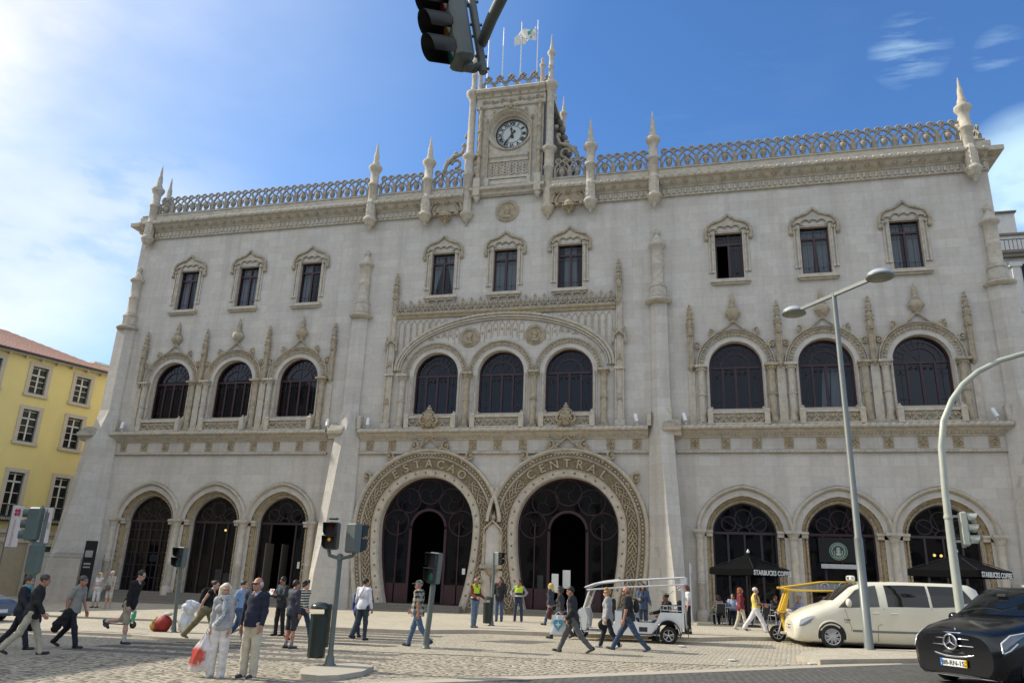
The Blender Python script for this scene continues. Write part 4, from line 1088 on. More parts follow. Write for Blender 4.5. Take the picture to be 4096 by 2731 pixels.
for i in range(6):
    x=-1.0+i*.4
    t.tube([(x+.14*sin(k*pi/8*2),-.12,25.0+.85*k/16) for k in range(17)],.045,5); t.tube([(x-.14*sin(k*pi/8*2),-.12,25.0+.85*k/16) for k in range(17)],.045,5)
    t.tube([(x+.14*cos(k*pi/5),-.12,25.72+.12*sin(k*pi/5)) for k in range(10)],.04,5,closed=True)
t.bx(-1.22,1.22,-.18,-.02,24.75,24.9); t.bx(-1.22,1.22,-.18,-.02,25.9,26.0); t.build('tower_tracery',[STONE2,DARKST],CT)
def cresting(mb,w,n,y):
    st=2*w/n
    for i in range(n):
        x=-w+st*(i+.5)
        mb.tube([(x-st/2,y,31.1),(x-st*.42,y,31.4),(x,y,31.62),(x+st*.42,y,31.4),(x+st/2,y,31.1)],.055,5)
        mb.bx(x-st/2,x-st/2+.12,y-.06,y+.06,31.06,31.4)
        for dx,dz in ((-.14,31.85),(.14,31.85),(0,31.72),(0,31.98)): mb.ball((x+dx,y,dz),(.12,.09,.11),6,5)
        for s in (-1,1): mb.tube([(x+s*st*.5,y,31.45),(x+s*.16,y,31.7)],.06,5)
t=MB(); cresting(t,1.85,5,-.3); t.build('tower_cresting',OLD,CT)
t=MB(); cresting(t,2.1,6,0); t.v=[(v[1]+2.15,v[0]+2.0,v[2]) for v in t.v]; t.build('tower_cresting',OLD,CT)
t=MB(); cresting(t,2.1,6,0); t.v=[(v[1]-2.15,v[0]+2.0,v[2]) for v in t.v]; t.build('tower_cresting',OLD,CT)
def tshaft(front):
    f=MB(); y=0
    if front:
        f.lathe([(.02,-.9),(.1,-.82),(.06,-.74),(.2,-.62),(.3,-.5),(.34,-.34),(.42,-.26),(.42,-.14),(.34,-.08),(.31,0)],(0,y,22.75),12)
        f.lathe([(.31,22.75),(.31,23.7),(.05,24.25)],(0,y,0),8,0,pi/8,pi/8+2*pi,False)
    f.lathe([(.28,23.2),(.31,25.1),(.36,25.15),(.36,25.25),(.3,25.3),(.3,26.2),(.36,26.3),(.46,26.42),(.46,26.54),(.3,26.7),(.24,26.85),(.22,30.5),(.28,30.6),(.38,30.8),(.46,30.95),(.46,31.1),(.3,31.22),(.17,31.4),(.2,31.5),(.15,31.56),(.15,32.3),(.19,32.36),(.15,32.42),(.15,33.1),(.22,33.25),(.27,33.4),(.22,33.5),(.12,33.6)],(0,y,0),12)
    f.lathe([(.12-.11*i/10,33.58+1.25*i/10) for i in range(11)],(0,y,0),10,0,twist=(.12,2,8))
    return f.build('tower_shaft',STONE2,CT)
a=tshaft(1); a.location=(-2.5,-.1,0); dup(a,(2.5,-.1,0),CT)
a=tshaft(0); a.location=(-2.5,4.3,-1.5); dup(a,(2.5,4.3,-1.5),CT)
sm=MB(); sm.lathe([(.13,31.05),(.12,32.2),(.18,32.28),(.2,32.38),(.1,32.46),(.07,32.6),(.12,32.7),(.12,32.78),(.03,32.9),(0,32.95)],(0,0,0),10)
sm=sm.build('tower_pinnacle',STONE2,CT); sm.location=(-2.0,-.35,0); dup(sm,(2.0,-.35,0),CT); dup(sm,(2.2,2.6,-.3),CT)
for s in (-1,1):
    t=MB(); t.tube([(s*4.3,.1,25.3),(s*4.1,.1,26.2),(s*3.6,.1,26.75),(s*3.1,.1,26.9),(s*2.9,.1,27.5)],[.12,.14,.15,.12,.08],8); t.tube([(s*(3.45+.28*cos(k*.7)),.1,26.2+.3*sin(k*.7)) for k in range(8)],.09,6)
    for x,z in ((3.0,27.5),(3.5,26.95),(4.0,26.5),(2.85,28.1)): t.ball((s*x,.1,z),(.16,.12,.16),8,6)
    t.build('tower_scroll',OLD,CT)
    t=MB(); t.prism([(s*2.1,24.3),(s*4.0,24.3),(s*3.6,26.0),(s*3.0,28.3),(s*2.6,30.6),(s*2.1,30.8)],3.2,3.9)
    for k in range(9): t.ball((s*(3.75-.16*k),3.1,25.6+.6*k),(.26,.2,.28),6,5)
    t.build('tower_flying_buttress',DARKST if s>0 else OLD,CT)  # right one coloured darker, with the shade of that side painted in
# clock
FACE=mat('clock_enamel',(.50,.545,.53),.35,0,.06,3); CI=mat('clock_iron',(.012,.013,.016),.5)
ck=MB(); disc(ck,0,1.02,.42,0,48); c_=ck; ck.v=[(v[0],v[1],v[2]+CZ) for v in ck.v]; ck.build('clock_face',FACE,CT)
ck=MB(); rn=['XII','I','II','III','IIII','V','VI','VII','VIII','IX','X','XI']
for i,tx in enumerate(rn):
    a=pi/2-i*pi/6; uz=Vector((cos(a),0,sin(a))); ux=Vector((sin(a),0,-cos(a))); r=.66
    put_text(ck,tx,.30,frame((r*cos(a),.405,CZ+r*sin(a)),ux*1,uz),.006,0,.012)
for r in (.6,.92): ck.tube([(r*cos(k*pi/24),.405,CZ+r*sin(k*pi/24)) for k in range(48)],.012,4,closed=True)
for k in range(60): a=k*pi/30; ck.tube([(.92*cos(a),.405,CZ+.92*sin(a)),(.985*cos(a),.405,CZ+.985*sin(a))],.009,4)
ck.tube([(1.0*cos(k*pi/24),.40,CZ+1.0*sin(k*pi/24)) for k in range(48)],.03,5,closed=True)
ck.build('clock_numerals',CI,CT)
def hand(a,L,w,tail):
    h=MB(); P=[(-w,-tail),(-w*.6,L*.55),(-w*1.9,L*.62),(0,L),(w*1.9,L*.62),(w*.6,L*.55),(w,-tail)]
    h.prism(P,-.02,.0); h.ball((0,-.01,0),(.06,.03,.06),8,6); h.ball((0,-.01,-tail),(w*2.2,.02,w*2.2),8,6)
    o=h.build('clock_hand',CI,CT); o.location=(0,.37,CZ); o.rotation_euler=(0,a,0); return o
hand(radians(-8),.55,.045,.18); hand(radians(216),.82,.035,.25)
# ================================================================ things around the station
FW=mat('white_pole_paint',(.68,.69,.70),.4)
for i,(x,zt) in enumerate(((-2.0,36.0),(-1.0,36.75),(.22,37.0),(1.32,36.95))):
    L=['white flagpole partly behind the hanging traffic light, leftmost above the clock tower','bare white flagpole second from the left above the clock tower','white flagpole flying the pale flag above the clock tower','bare white flagpole rightmost above the clock tower'][i]
    t=thing('flagpole',L,'flagpole',(x,1.0,31.05),0,'flagpoles on the clock tower')
    m=MB(); m.tube([(0,0,0),(0,0,zt-31.05)],[.05,.032],8); m.ball((0,0,zt-31.05),.06,8,6); m.build('pole',FW,t)
    if i==2:
        fl=MB(); rows=[]
        for a in range(9):
            u=a/8; rows.append([(-.12+1.1*u,-.05+.16*sin(u*7+k*.5),4.2+1.0*k/6+.22*u-.03*sin(u*9)) for k in range(7)])
        fl.grid(rows,0); rows=[[(-.12-.35*u,.05*sin(u*9+k),4.25+.9*k/5*(1-.25*u)-.1*u) for k in range(6)] for u in (0,.25,.5,.75,1)]; fl.grid(rows,0)
        f=fl.build('flag',mat('flag_cloth',(.66,.66,.62),.9,0,.05),t)
        e=MB()
        for q in (-.012,):
            e.add([(.25,-.12,4.75),(.45,-.16,5.02),(.85,-.17,5.2),(.72,-.2,4.9),(.5,-.2,4.72)],[(0,1,2,3,4),],0); e.add([(.3,-.14,4.45),(.42,-.17,4.6),(.8,-.2,4.6),(.7,-.2,4.44)],[(0,1,2,3)],1)
        e.build('flag_emblem',[mat('emblem_green',(.06,.25,.2),.8),mat('emblem_gray',(.2,.22,.22),.8)],f)
# ---- yellow house on the left
YA=radians(17.5); YB=thing('yellow_house','yellow plastered house with stone window frames and pink tiled roof left of the station','house',(-31.98,.45,gz(-32)),pi/2-YA)
# local x runs along the facade away from the camera, facade at local y=0, interior at +y
YEL=NT('yellow_plaster'); 
def yel():
    t=YEL; pos=t.N('ShaderNodeNewGeometry').outputs['Position']; n=t.noise(pos,.5,5,.6); n2=t.noise(t.mapping(pos,(2,2,.25)),1,4)
    c=t.mix(t.ramp(n,[(.35,0.),(.7,1.)]),(.74,.62,.25),(.69,.57,.24)); c=t.mix(t.math('MULTIPLY',t.ramp(n2,[(.55,0.),(.85,1.)]),.3),c,(.45,.38,.2))
    t.L(c,t.p.inputs['Base Color']); t.setp(Roughness=.9); t.bump(t.noise(pos,9,3),.15,.02)
yel()
w=MB(); rowsz=[(12.78,14.6,.5),(9.62,11.72,.5),(4.85,7.65,.48)]; cols=[-8.7,-5.8,-2.9,0,2.92]
x0,x1=-14,4.75; GZ=4.0
def rectfill(mb,x0,x1,z0,z1,holes,y,m):
    xs=sorted({x0,x1}|{h[0] for h in holes}|{h[1] for h in holes}); zs=sorted({z0,z1}|{h[2] for h in holes}|{h[3] for h in holes})
    for i in range(len(xs)-1):
        for j in range(len(zs)-1):
            cx,cz=(xs[i]+xs[i+1])/2,(zs[j]+zs[j+1])/2
            if any(h[0]<cx<h[1] and h[2]<cz<h[3] for h in holes): continue
            mb.add([(xs[i],y,zs[j]),(xs[i+1],y,zs[j]),(xs[i+1],y,zs[j+1]),(xs[i],y,zs[j+1])],[(0,1,2,3)],m)
H=[(cx-hw,cx+hw,a,b) for cx in cols for a,b,hw in rowsz]
rectfill(w,x0,x1,GZ,15.3,H,0,0)
D=[(cx-.8,cx+.8,0,3.2) for cx in (-8.7,-4.6,-1.2,2.6)]
rectfill(w,x0,x1,-1,GZ,D,0,1)
w.add([(x1,0,-1),(x1,11,-1),(x1,11,15.3),(x1,0,15.3)],[(0,1,2,3)],0); w.add([(x0,0,-1),(x0,11,-1),(x0,11,15.3),(x0,0,15.3)],[(3,2,1,0)],0)
w.bx(x0,x1,11,11.1,-1,15.3)
w.build('wall',[YEL.m,stone('yellow_house_stone',(.40,.35,.26),(.42,.36,.25),(.3,.27,.22),None,.3)],YB)
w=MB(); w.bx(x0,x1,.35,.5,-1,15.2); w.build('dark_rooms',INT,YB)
YS=stone('house_trim',(.5,.45,.37),(.52,.46,.36),(.4,.36,.3),None,.3,tw=.4); WHT=mat('white_joinery',(.62,.61,.55),.5,0,.05); GRN=mat('green_sash',(.02,.05,.045),.5)
tr=MB(); tr.bx(x0-.05,x1+.05,-.12,0,GZ-.1,GZ+.22); tr.bx(x0,x1,-.08,0,3.35,3.6); tr.bx(x0-.1,x1+.1,-.3,0,15.1,15.28)
tr.build('string_moulding',YS,YB)
def ywin(a,b,hw,french):
    o=bpy.data.objects.new('window',None); COL.objects.link(o); o.parent=YB
    f=MB(); q=.24
    for s in (-1,1): f.bx(*sorted((s*hw,s*(hw+q))),-.06,.2,a-.02,b+.02)
    f.bx(-hw-q,hw+q,-.065,.2,b,b+q); f.bx(-hw-q-.05,hw+q+.05,-.14,.2,a-.2,a)
    f.build('stone_frame',YS,o)
    g=MB(); g.bx(-hw,hw,.16,.2,b-.09,b,1)
    for s in (-1,1): g.bx(*sorted((s*(hw-.08),s*hw)),.15,.2,a,b,1)
    g.bx(-hw,hw,.15,.2,a,a+.13,1); g.bx(-.045,.045,.13,.2,a+.1,b-.05)
    zt=b-.58; g.bx(-hw+.08,hw-.08,.13,.2,zt-.04,zt+.05); g.bx(-hw+.08,hw-.08,.14,.19,zt-.10,zt-.05,1)
    n=3
    for i in range(1,n): z=a+.12+(zt-a-.12)*i/n; g.bx(-hw+.08,hw-.08,.15,.19,z-.02,z+.02)
    g.bx(-hw+.08,hw-.08,.14,.19,b-.13,b-.09)
    g.build('sash',[WHT,GRN],o)
    p=MB(); p.add([(-hw,.19,a),(hw,.19,a),(hw,.19,b),(-hw,.19,b)],[(0,1,2,3)]); p.build('pane',GLASSD,o)
    if french:
        r=MB(); r.bx(-hw-.1,hw+.1,-.5,0,a-.28,a-.18)
        for k in range(9): x=-hw-.08+(2*hw+.16)*k/8; r.tube([(x,-.45,a-.2),(x,-.45,a+.75)],.018,5)
        r.tube([(-hw-.1,-.45,a+.75),(hw+.1,-.45,a+.75)],.025,5); r.build('balcony_rail',CI,o)
    return o
for a,b,hw in rowsz:
    o=ywin(a,b,hw,a<6)
    for i,cx in enumerate(cols):
        if i==0: o.location=(cx,0,0)
        else: dup(o,(cx,0,0),YB)
d=MB()
for a,b,c_,e in D: d.bx(a,b,.1,.2,0,3.2); 
d.build('shop_door',GRN,YB)
d=MB()
for a,b,c_,e in D: d.bx(a-.2,b+.2,-.06,.02,3.2,3.34); d.bx(a-.2,a,-.06,.02,0,3.2); d.bx(b,b+.2,-.06,.02,0,3.2)
d.bx(-6.3,-3.2,-1.2,0,3.45,3.52); d.build('shop_front_trim',YS,YB)
ROOFM=NT('roof_tiles')
def rm():
    t=ROOFM; co=t.N('ShaderNodeTexCoord').outputs['Object']; n=t.noise(co,6,4); n2=t.noise(co,.8,3)
    c=t.mix(t.ramp(n,[(.3,0.),(.7,1.)]),(.42,.20,.13),(.55,.33,.25)); c=t.mix(t.math('MULTIPLY',n2,.5),c,(.5,.36,.3)); t.L(c,t.p.inputs['Base Color']); t.setp(Roughness=.85)
rm()
rf=MB(); e0,e1,ez,rz_=x0-.35,x1+.35,15.3,17.9
def tiles(A,B,C,D,n,rows):
    """corrugated slope A-B eave, D-C ridge"""
    A,B,C,D=map(Vector,(A,B,C,D)); nn=((B-A).cross(D-A)).normalized(); R=[]
    for j in range(rows*2+1):
        t=j/(rows*2); p,q=A.lerp(D,t),B.lerp(C,t); st=(.045 if j%2 else 0)
        R.append([p.lerp(q,k/(n*4))+nn*(.05*abs(cos(pi*k/4))+st*.6) for k in range(n*4+1)])
    rf.grid(R,0,False)
tiles((e0,-.42,ez),(e1,-.42,ez),(e1-5.5,5.6,rz_),(e0,5.6,rz_),75,14)
tiles((e1,-.42,ez),(e1,11.4,ez),(e1-5.5,5.6,rz_),(e1-5.5,5.6,rz_),45,14)
rf.build('roof',ROOFM.m,YB)
g=MB(); g.tube([(e0,-.46,ez-.03),(e1+.02,-.46,ez-.03)],.075,8); g.build('gutter',mat('gutter_dark',(.05,.05,.048),.6),YB)
ch=MB(); ch.bx(4.3,5.5,1.6,2.6,15,16.2); ch.bx(4.2,5.6,1.5,2.7,16.2,16.35); ch.build('chimney',mat('whitewash',(.62,.6,.55),.9,0,.12,2),YB)
cb=MB()
for k in range(18): x=x0+.6+k*1.02; cb.box((x,-.2,15.02),(.07,.35,.12))
cb.build('eave_brackets',YS,YB)
# ---- grey building glimpsed on the right
RB=thing('white_building','off-white building with dark loggia and roof railing behind the right end of the station','building',(30.5,14,gz(30)))
WW=stone('whitewashed_wall',(.58,.58,.57),(.6,.58,.54),(.4,.41,.42),None,.2)
w=MB(); w.bx(0,14,0,10,-1,23.3); w.bx(.1,2.1,1.5,6,25.2,27.15); w.bx(0,14,1.0,10,23.3,25.2); w.build('wall',WW,RB)
w=MB(); w.bx(-.1,14,-.35,.2,23.05,23.35); w.bx(-.2,14,-.45,.2,23.3,23.5); w.bx(-.05,2.2,1.3,6,27.1,27.2); w.bx(-.05,14,.85,3,25.15,25.3); w.build('cornice',DARKST,RB)
w=MB(); w.bx(1.35,4.6,-.02,.05,19.5,22.6); w.build('loggia_shade_panel',BLACK,RB)  # black panel on the solid wall, painted in place of the loggia's shade
w=MB()
for x in (.95,): w.bx(x-.2,x+.25,-.15,.1,18,22.4); w.bx(x-.35,x+.4,-.22,.1,22.4,22.7)
w.bx(0,5,-.2,.1,19.2,19.5); w.build('pilaster',WW,RB)
w=MB()
for k in range(24): w.tube([(k*.25,-.3,23.5),(k*.25,-.3,24.3)],.02,5)
w.tube([(-.1,-.3,24.3),(6,-.3,24.3)],.03,5); w.build('railing',CI,RB)

# ---- street lamp
PG=mat('pole_gray_green',(.17,.185,.175),.45,.2,.08,3); PGL=mat('pole_pale',(.40,.42,.36),.45,.1,.08,3); PGD=mat('signal_gray_green',(.105,.125,.118),.5,0,.1,4)
sl=thing('street_lamp','tall grey street lamp with two round lamp heads on a tilted crossbar','street lamp',(15.05,-14.24,gz(15)+.1),atan2(-1.5,1.08))
m=MB(); m.lathe([(.18,0),(.18,.02),(.125,.03),(.12,3),(.118,3.02),(.118,3.06),(.10,3.1),(.075,10.75)],(0,0,0),14); m.build('pole',PG,sl)
m=MB(); m.tube([(-1.55,0,10.72),(0,0,10.72),(1.55,0,10.72)],.075,4,sq=1.0); m.build('crossbar',PG,sl)
LENS=mat('lamp_lens',(.20,.21,.15),.25,0,.1); ALU=mat('lamp_shell',(.52,.53,.54),.35,.3,.06)
def lamp_head():
    m=MB(); m.lathe([(.36,.0),(.40,.02),(.41,.06),(.38,.1)],(0,0,-.06),24); o=m.build('lamp_head',PG,sl)
    k=MB(); k.lathe([(.37,.04),(.33,.13),(.22,.2),(.1,.23),(0,.235)],(0,0,0),24,0,twist=(.012,24,0)); k.build('shell',ALU,o)
    k=MB(); k.lathe([(0,-.085),(.2,-.075),(.33,-.055)],(0,0,0),24); k.ball((-.05,0,-.07),(.07,.05,.03),8,6); k.build('lens',LENS,o); return o
a=lamp_head(); a.location=(-1.85,0,10.68); dup(a,(1.85,0,10.68),sl)
# ---- curved signal mast on the right
ml=thing('signal_mast','curved pale green signal mast bending over the lane beside the black van','signal mast',(17.3,-15,gz(17.3)+.1))
m=MB(); P=[(0,0,0),(0,0,1.5),(.01,0,3),(.02,0,4.2),(.08,0,5.57),(.23,0,6.33),(.54,0,6.96),(.88,0,7.41),(1.33,0,7.79),(1.94,0,8.1),(2.55,0,8.28),(4.5,0,8.6),(6.5,0,8.72)]
m.tube(P,[.12,.115,.11,.095,.09,.088,.086,.084,.08,.078,.075,.07,.06],14); m.lathe([(.2,0),(.2,.03),(.13,.06)],(0,0,0),12); m.build('pole',PGL,ml)
m=MB(); m.lathe([(.12,0),(.125,.04),(.115,.1)],(.015,0,3.55),14); m.build('collar',PGL,ml)
GLS={'r':mat('lens_red',(.10,.004,.006),.15),'y':mat('lens_amber',(.14,.07,.005),.15),'g':mat('lens_green',(.004,.06,.045),.15)}
BK=mat('signal_black',(.012,.013,.013),.5)
def signal3(name,label,loc,rz,parent_rot=None,group=None,shell=PGD,s=1.0,vis=.26):
    """three-lens head, lenses face local -Y, origin at the bottom of the housing"""
    t=thing(name,label,'traffic light',loc,rz,group)
    m=MB(); m.rbox((0,.04,.46),(.30,.2,.92),.04); m.rbox((0,.1,-.0),(.1,.1,.1),.02); m.build('housing',shell,t)
    for k,c in enumerate('gyr'):
        z=.16+.30*k
        v=MB(); n=18
        for r,fl in ((.135,False),(.127,True)):
            rows=[]
            for y in (-.06,-.12,-.12-vis*.5,-.06-vis):
                rows.append([(r*sin(a),y+(0 if y>-.1 else .10*(1-cos(a))*.5),z+r*cos(a)) for a in [(-2.35+4.7*i/n) for i in range(n+1)]])
            v.grid(rows,0,True,flip=fl)
        v.build('visor',BK if shell is PGD else shell,t)
        l=MB(); l.lathe([(0,.03),(.07,.024),(.118,0)],(0,0,0),18); l.v=[(p[0],-.065-p[2],p[1]+z) for p in l.v]; l.f=[f[::-1] for f in l.f]
        l.build('lens',GLS[c],t)
    return t
a=signal3('traffic_light','three-lens traffic light on the curved mast seen from its pale lit side',(17.72,-15.0,3.12),radians(82),None,None,PGL)
m=MB()
for z in (.12,.8): m.bx(-.04,.04,.1,.42,z-.03,z+.03)
m.build('bracket',PGL,a)
# backing board of the same light
# ---- hanging traffic light at the top of the frame
oh=signal3('traffic_light','dark three-lens traffic light hanging from the mast arm in front of the sky',(8.36,-32.72,6.78),0,None,None,PGD,1,.30)
right=Vector((cos(yaw),sin(yaw),0))
ax=(Vector((0,0,1))*cos(radians(10.5))-right*sin(radians(10.5))).normalized()
fc=(-right*.93-Vector((-sin(yaw),cos(yaw),0))*.37).normalized()
fc=(fc-ax*fc.dot(ax)).normalized(); lx=(-fc).cross(ax).normalized()
oh.matrix_world=Matrix(((lx.x,-fc.x,ax.x,8.42),(lx.y,-fc.y,ax.y,-32.79),(lx.z,-fc.z,ax.z,6.80),(0,0,0,1)))
bt=Vector((8.63,-32.62,6.80)); tp=bt+ax*1.02
arm=thing('signal_mast','grey green mast arm carrying the hanging traffic light above the square','signal mast',(12.6,-36.9,gz(12.6)))
m=MB(); off=Vector(arm.location); E=bt+ax*.36
def tubew(P,r,n=12): m.tube([Vector(p)-off for p in P],r,n)
tubew([E+right*.03,E+Vector((.61,-.79,.12))*.35,E+Vector((.61,-.79,.18))*1.2,(10.9,-35.2,7.75),(11.9,-36.2,7.5),(12.45,-36.75,6.5),(12.6,-36.9,5),(12.6,-36.9,0)],[.055,.058,.062,.07,.08,.09,.1,.12]); m.build('mast_arm',PGD,arm)
m=MB(); tubew([bt,bt+ax*.25,tp],.045,10)
for k in (.05,.2,.45,.6,.9): tubew([bt+ax*k-right*.06,bt+ax*k+right*.07],.016,6)
tubew([bt+ax*.1,bt+ax*.04-right*.1,bt+ax*.06-right*.22],.045,8); tubew([bt+ax*.86,bt+ax*.86-right*.2],.03,8); tubew([tp,tp+ax*.04],.05,10); m.build('hanger_tube',PGD,arm)
# ---- low pedestrian signals
def ped_head(t,c,w,h,mats,face=0,lean=0):
    """two-aspect head; face: rotation about z, lenses towards local -Y"""
    o=bpy.data.objects.new('signal_head',None); COL.objects.link(o); o.parent=t; o.location=c; o.rotation_euler=(0,lean,face)
    m=MB(); m.rbox((0,.03,h/2),(w,.2,h),.03); m.build('housing',mats[0],o)
    m=MB(); m.bx(-w*.46,w*.46,-.085,-.07,.02,h*.49,0); m.bx(-w*.46,w*.46,-.085,-.07,h*.51,h-.02,0)
    for z0,z1 in ((.02,h*.49),(h*.51,h-.02)):
        for s in (-1,1): m.add([(s*w*.46,-.085,z0),(s*w*.46,-.085,z1),(s*w*.5,-.24,z1),(s*w*.5,-.2,z0+.06)],[(0,1,2,3)]); 
        m.bx(-w*.5,w*.5,-.24,-.08,z1-.012,z1)
    m.build('visor',BK,o); return o
def base_pole(t,h,r=.05,lean=0):
    m=MB(); m.lathe([(.13,0),(.13,.02),(.09,.04),(.085,.12),(r*1.1,.2),(r,.3)],(0,0,0),12); m.tube([(0,0,.28),(lean*h*.5,0,h*.5),(lean*h,0,h)],r,12); m.build('pole',PGD,t)
def litter_bin(x,y,z0,label,s=1.0,rz=0):
    t=thing('litter_bin',label,'litter bin',(x,y,z0),rz)
    m=MB(); w=.37*s
    m.lathe([(w*.44,0),(w*.47,.04),(w*.5,.76*s),(w*.53,.80*s)],(0,0,0),12,0,pi/12,pi/12+2*pi,False); m.lathe([(w*.46,.78*s),(w*.3,.74*s),(0,.72*s)],(0,0,0),12)
    m.build('body',mat('bin_green',(.012,.022,.018),.4,0,.1),t)
    m=MB(); m.lathe([(w*.52,0),(w*.54,.035),(w*.45,.09),(w*.2,.125),(0,.13)],(0,0,.9*s),12)
    for a in (.3,): m.bx(w*.3,w*.6,-.05,.05,.2*s,1.0*s)
    m.build('hood',mat('bin_hood',(.03,.042,.04),.25),t); return t
t=thing('signal_pole','grey green pedestrian signal pole with two heads, rising from the small kerb island','traffic light',(3.45,-24.32,gz(3.4)+.09))
base_pole(t,2.0); m=MB(); m.tube([(-.27,0,2.17),(-.24,0,2.06),(0,0,2.0),(.27,0,2.06),(.3,0,2.12)],.05,8,sq=.7); m.lathe([(.07,0),(.06,.1),(0,.13)],(0,0,1.98),10); m.build('bracket',PGD,t)
h=ped_head(t,(-.23,-.0,2.17),.27,.55,[PGD],radians(8)); 
m=MB()
for k in range(9): m.ball((-.0+.0,-.1,.37+.018*k),(.028+.012*(k in(4,5)),.01,.014),6,4,0)
m.ball((0,-.1,.545-.01),(.022,.01,.022),6,4,0); m.ball((-.02,-.1,.2),(.035,.012,.035),8,6,1); m.build('lens_figures',[mat('red_man',(.16,.006,.014),.4),emis('amber_spot',(.55,.28,.02),.5)],h)
m=MB(); m.rbox((.0,0,.62),(.2,.12,.05),.02); m.build('sound_unit',PGD,h)
h=ped_head(t,(.28,.0,2.12),.30,.58,[PGD],radians(160))
litter_bin(3.15,-24.34,gz(3.2)+.22,'dark green litter bin on the signal pole of the small kerb island',1.0)
t=thing('signal_pole','leaning grey green pedestrian signal pole beside the man in the checked shirt','traffic light',(3.48,-18.94,gz(3.5)))
base_pole(t,1.6,.075,.055); h=ped_head(t,(.06,0,1.62),.36,.8,[PGD],radians(-22),radians(5)); m=MB(); m.ball((0,-.09,.17),(.09,.012,.1),8,6); m.build('lens_green',mat('walk_green',(.01,.12,.085),.3),h)
t=thing('signal_pole','slim grey green signal pole in front of the statue niche between the doorways','traffic light',(2.78,-9.96,gz(2.8)+PH))
base_pole(t,2.62,.055); h=ped_head(t,(.14,.05,2.16),.22,.5,[PGL],radians(80))
litter_bin(2.62,-10.02,gz(2.7)+PH+.08,'dark green litter bin on the slim signal pole before the niche',.92)
t=thing('signal_pole','short grey signal pole beside the red bag and white plastic sack','traffic light',(-4.78,-18.14,gz(-4.8)+.055))
base_pole(t,1.85,.055,-.05); h=ped_head(t,(-.14,0,1.84),.3,.6,[PGD],radians(-12)); m=MB(); m.ball((0,-.09,.14),(.08,.012,.09),8,6); m.build('lens_green',mat('walk_green2',(.01,.10,.07),.3),h)
t=thing('signal_pole','large grey traffic signal seen from behind at the left edge','traffic light',(-9.35,-19.0,gz(-9.4)+.055))
base_pole(t,3.4,.06); m=MB(); m.rbox((-.42,0,3.05),(.50,.24,1.02),.05)
for k in range(3): m.tube([(-.68,-.0,2.72+.33*k),(-.82,-.1,2.72+.33*k)],[.13,.14],12)
m.rbox((-.1,.0,2.0),(.52,.26,.95),.08); m.tube([(-.42,0,2.55),(-.1,0,2.45)],.05,8); m.build('signal_housing',mat('signal_back',(.085,.125,.12),.55,0,.12,3),t)
m=MB(); m.box((-.2,-.135,2.18),(.03,.02,.03)); m.build('red_marker',mat('red_dot',(.4,.03,.02),.4),t)
# ---- banners
BW=mat('banner_cloth',(.60,.58,.60),.8,0,.05); BP=mat('banner_pink',(.45,.03,.12),.8); BT=mat('banner_text',(.12,.11,.14),.8); BF=mat('banner_faint',(.5,.36,.42),.8)
for i,(x,z0,z1,w_,lab) in enumerate(((-24.3,2.43,4.55,.78,'white banner with a pink petal emblem, leftmost before the yellow house'),(-22.4,2.68,4.46,.72,'white banner with vertical lettering behind the grey traffic signal'))):
    t=thing('hanging_banner',lab,'banner',(x,-6.0,gz(x)+PH)); zb=gz(x)+PH
    m=MB(); m.tube([(-w_/2-.06,0,0),(-w_/2-.06,0,z1-zb+.1)],.03,8); m.tube([(-w_/2-.06,0,z1-zb),(w_/2,0,z1-zb)],.02,6); m.tube([(-w_/2-.06,0,z0-zb),(w_/2,0,z0-zb)],.02,6); m.build('pole',PGD,t)
    m=MB(); R=[[(-w_/2+w_*a/6,-.03+.02*sin(a*1.3+k*.4),z0-zb+(z1-z0)*k/8) for a in range(7)] for k in range(9)]; m.grid(R); m.build('cloth',BW,t)
    m=MB(); zt=z1-zb
    if i==0:
        for a in range(4): q=pi/4+a*pi/2; m.rbox((.0+.13*cos(q),-.07,zt-.36+.13*sin(q)),(.16,.01,.16),.03,0,Ry(pi/4))
        put_text(m,'Lisboa',.22,frame((.02,-.07,zt-1.0),(0,0,1),(-1,0,0)),.004,1); put_text(m,'Portugal',.2,frame((.02,-.07,zt-1.7),(0,0,1),(-1,0,0)),.004,1)
        m.build('emblem',[BP,BF],t)
    else:
        put_text(m,'Arcadas da Estação',.21,frame((.02,-.07,(z0+z1)/2-zb),(0,0,1),(-1,0,0)),.004,0,.003); put_text(m,'Rossio',.12,frame((.24,-.07,(z0+z1)/2-zb),(0,0,1),(-1,0,0)),.004,0); m.build('lettering',BT,t)
# ---- information panel on the left end of the station
t=thing('information_panel','tall black information panel with white notices on the left end buttress','sign',(-23.0,-1.98,gz(-23)+PH))
m=MB(); m.rbox((0,0,1.55),(.75,.14,3.4),.03); m.build('board',BLACK,t)
m=MB(); m.bx(-.24,.26,-.085,-.075,2.35,2.72); m.bx(-.22,.24,-.085,-.075,1.95,2.05); m.bx(-.22,.24,-.085,-.075,1.78,1.86); m.bx(-.2,.3,-.085,-.075,.95,1.2); m.build('notices',mat('notice_gray',(.3,.32,.33),.6,0,.1),t)
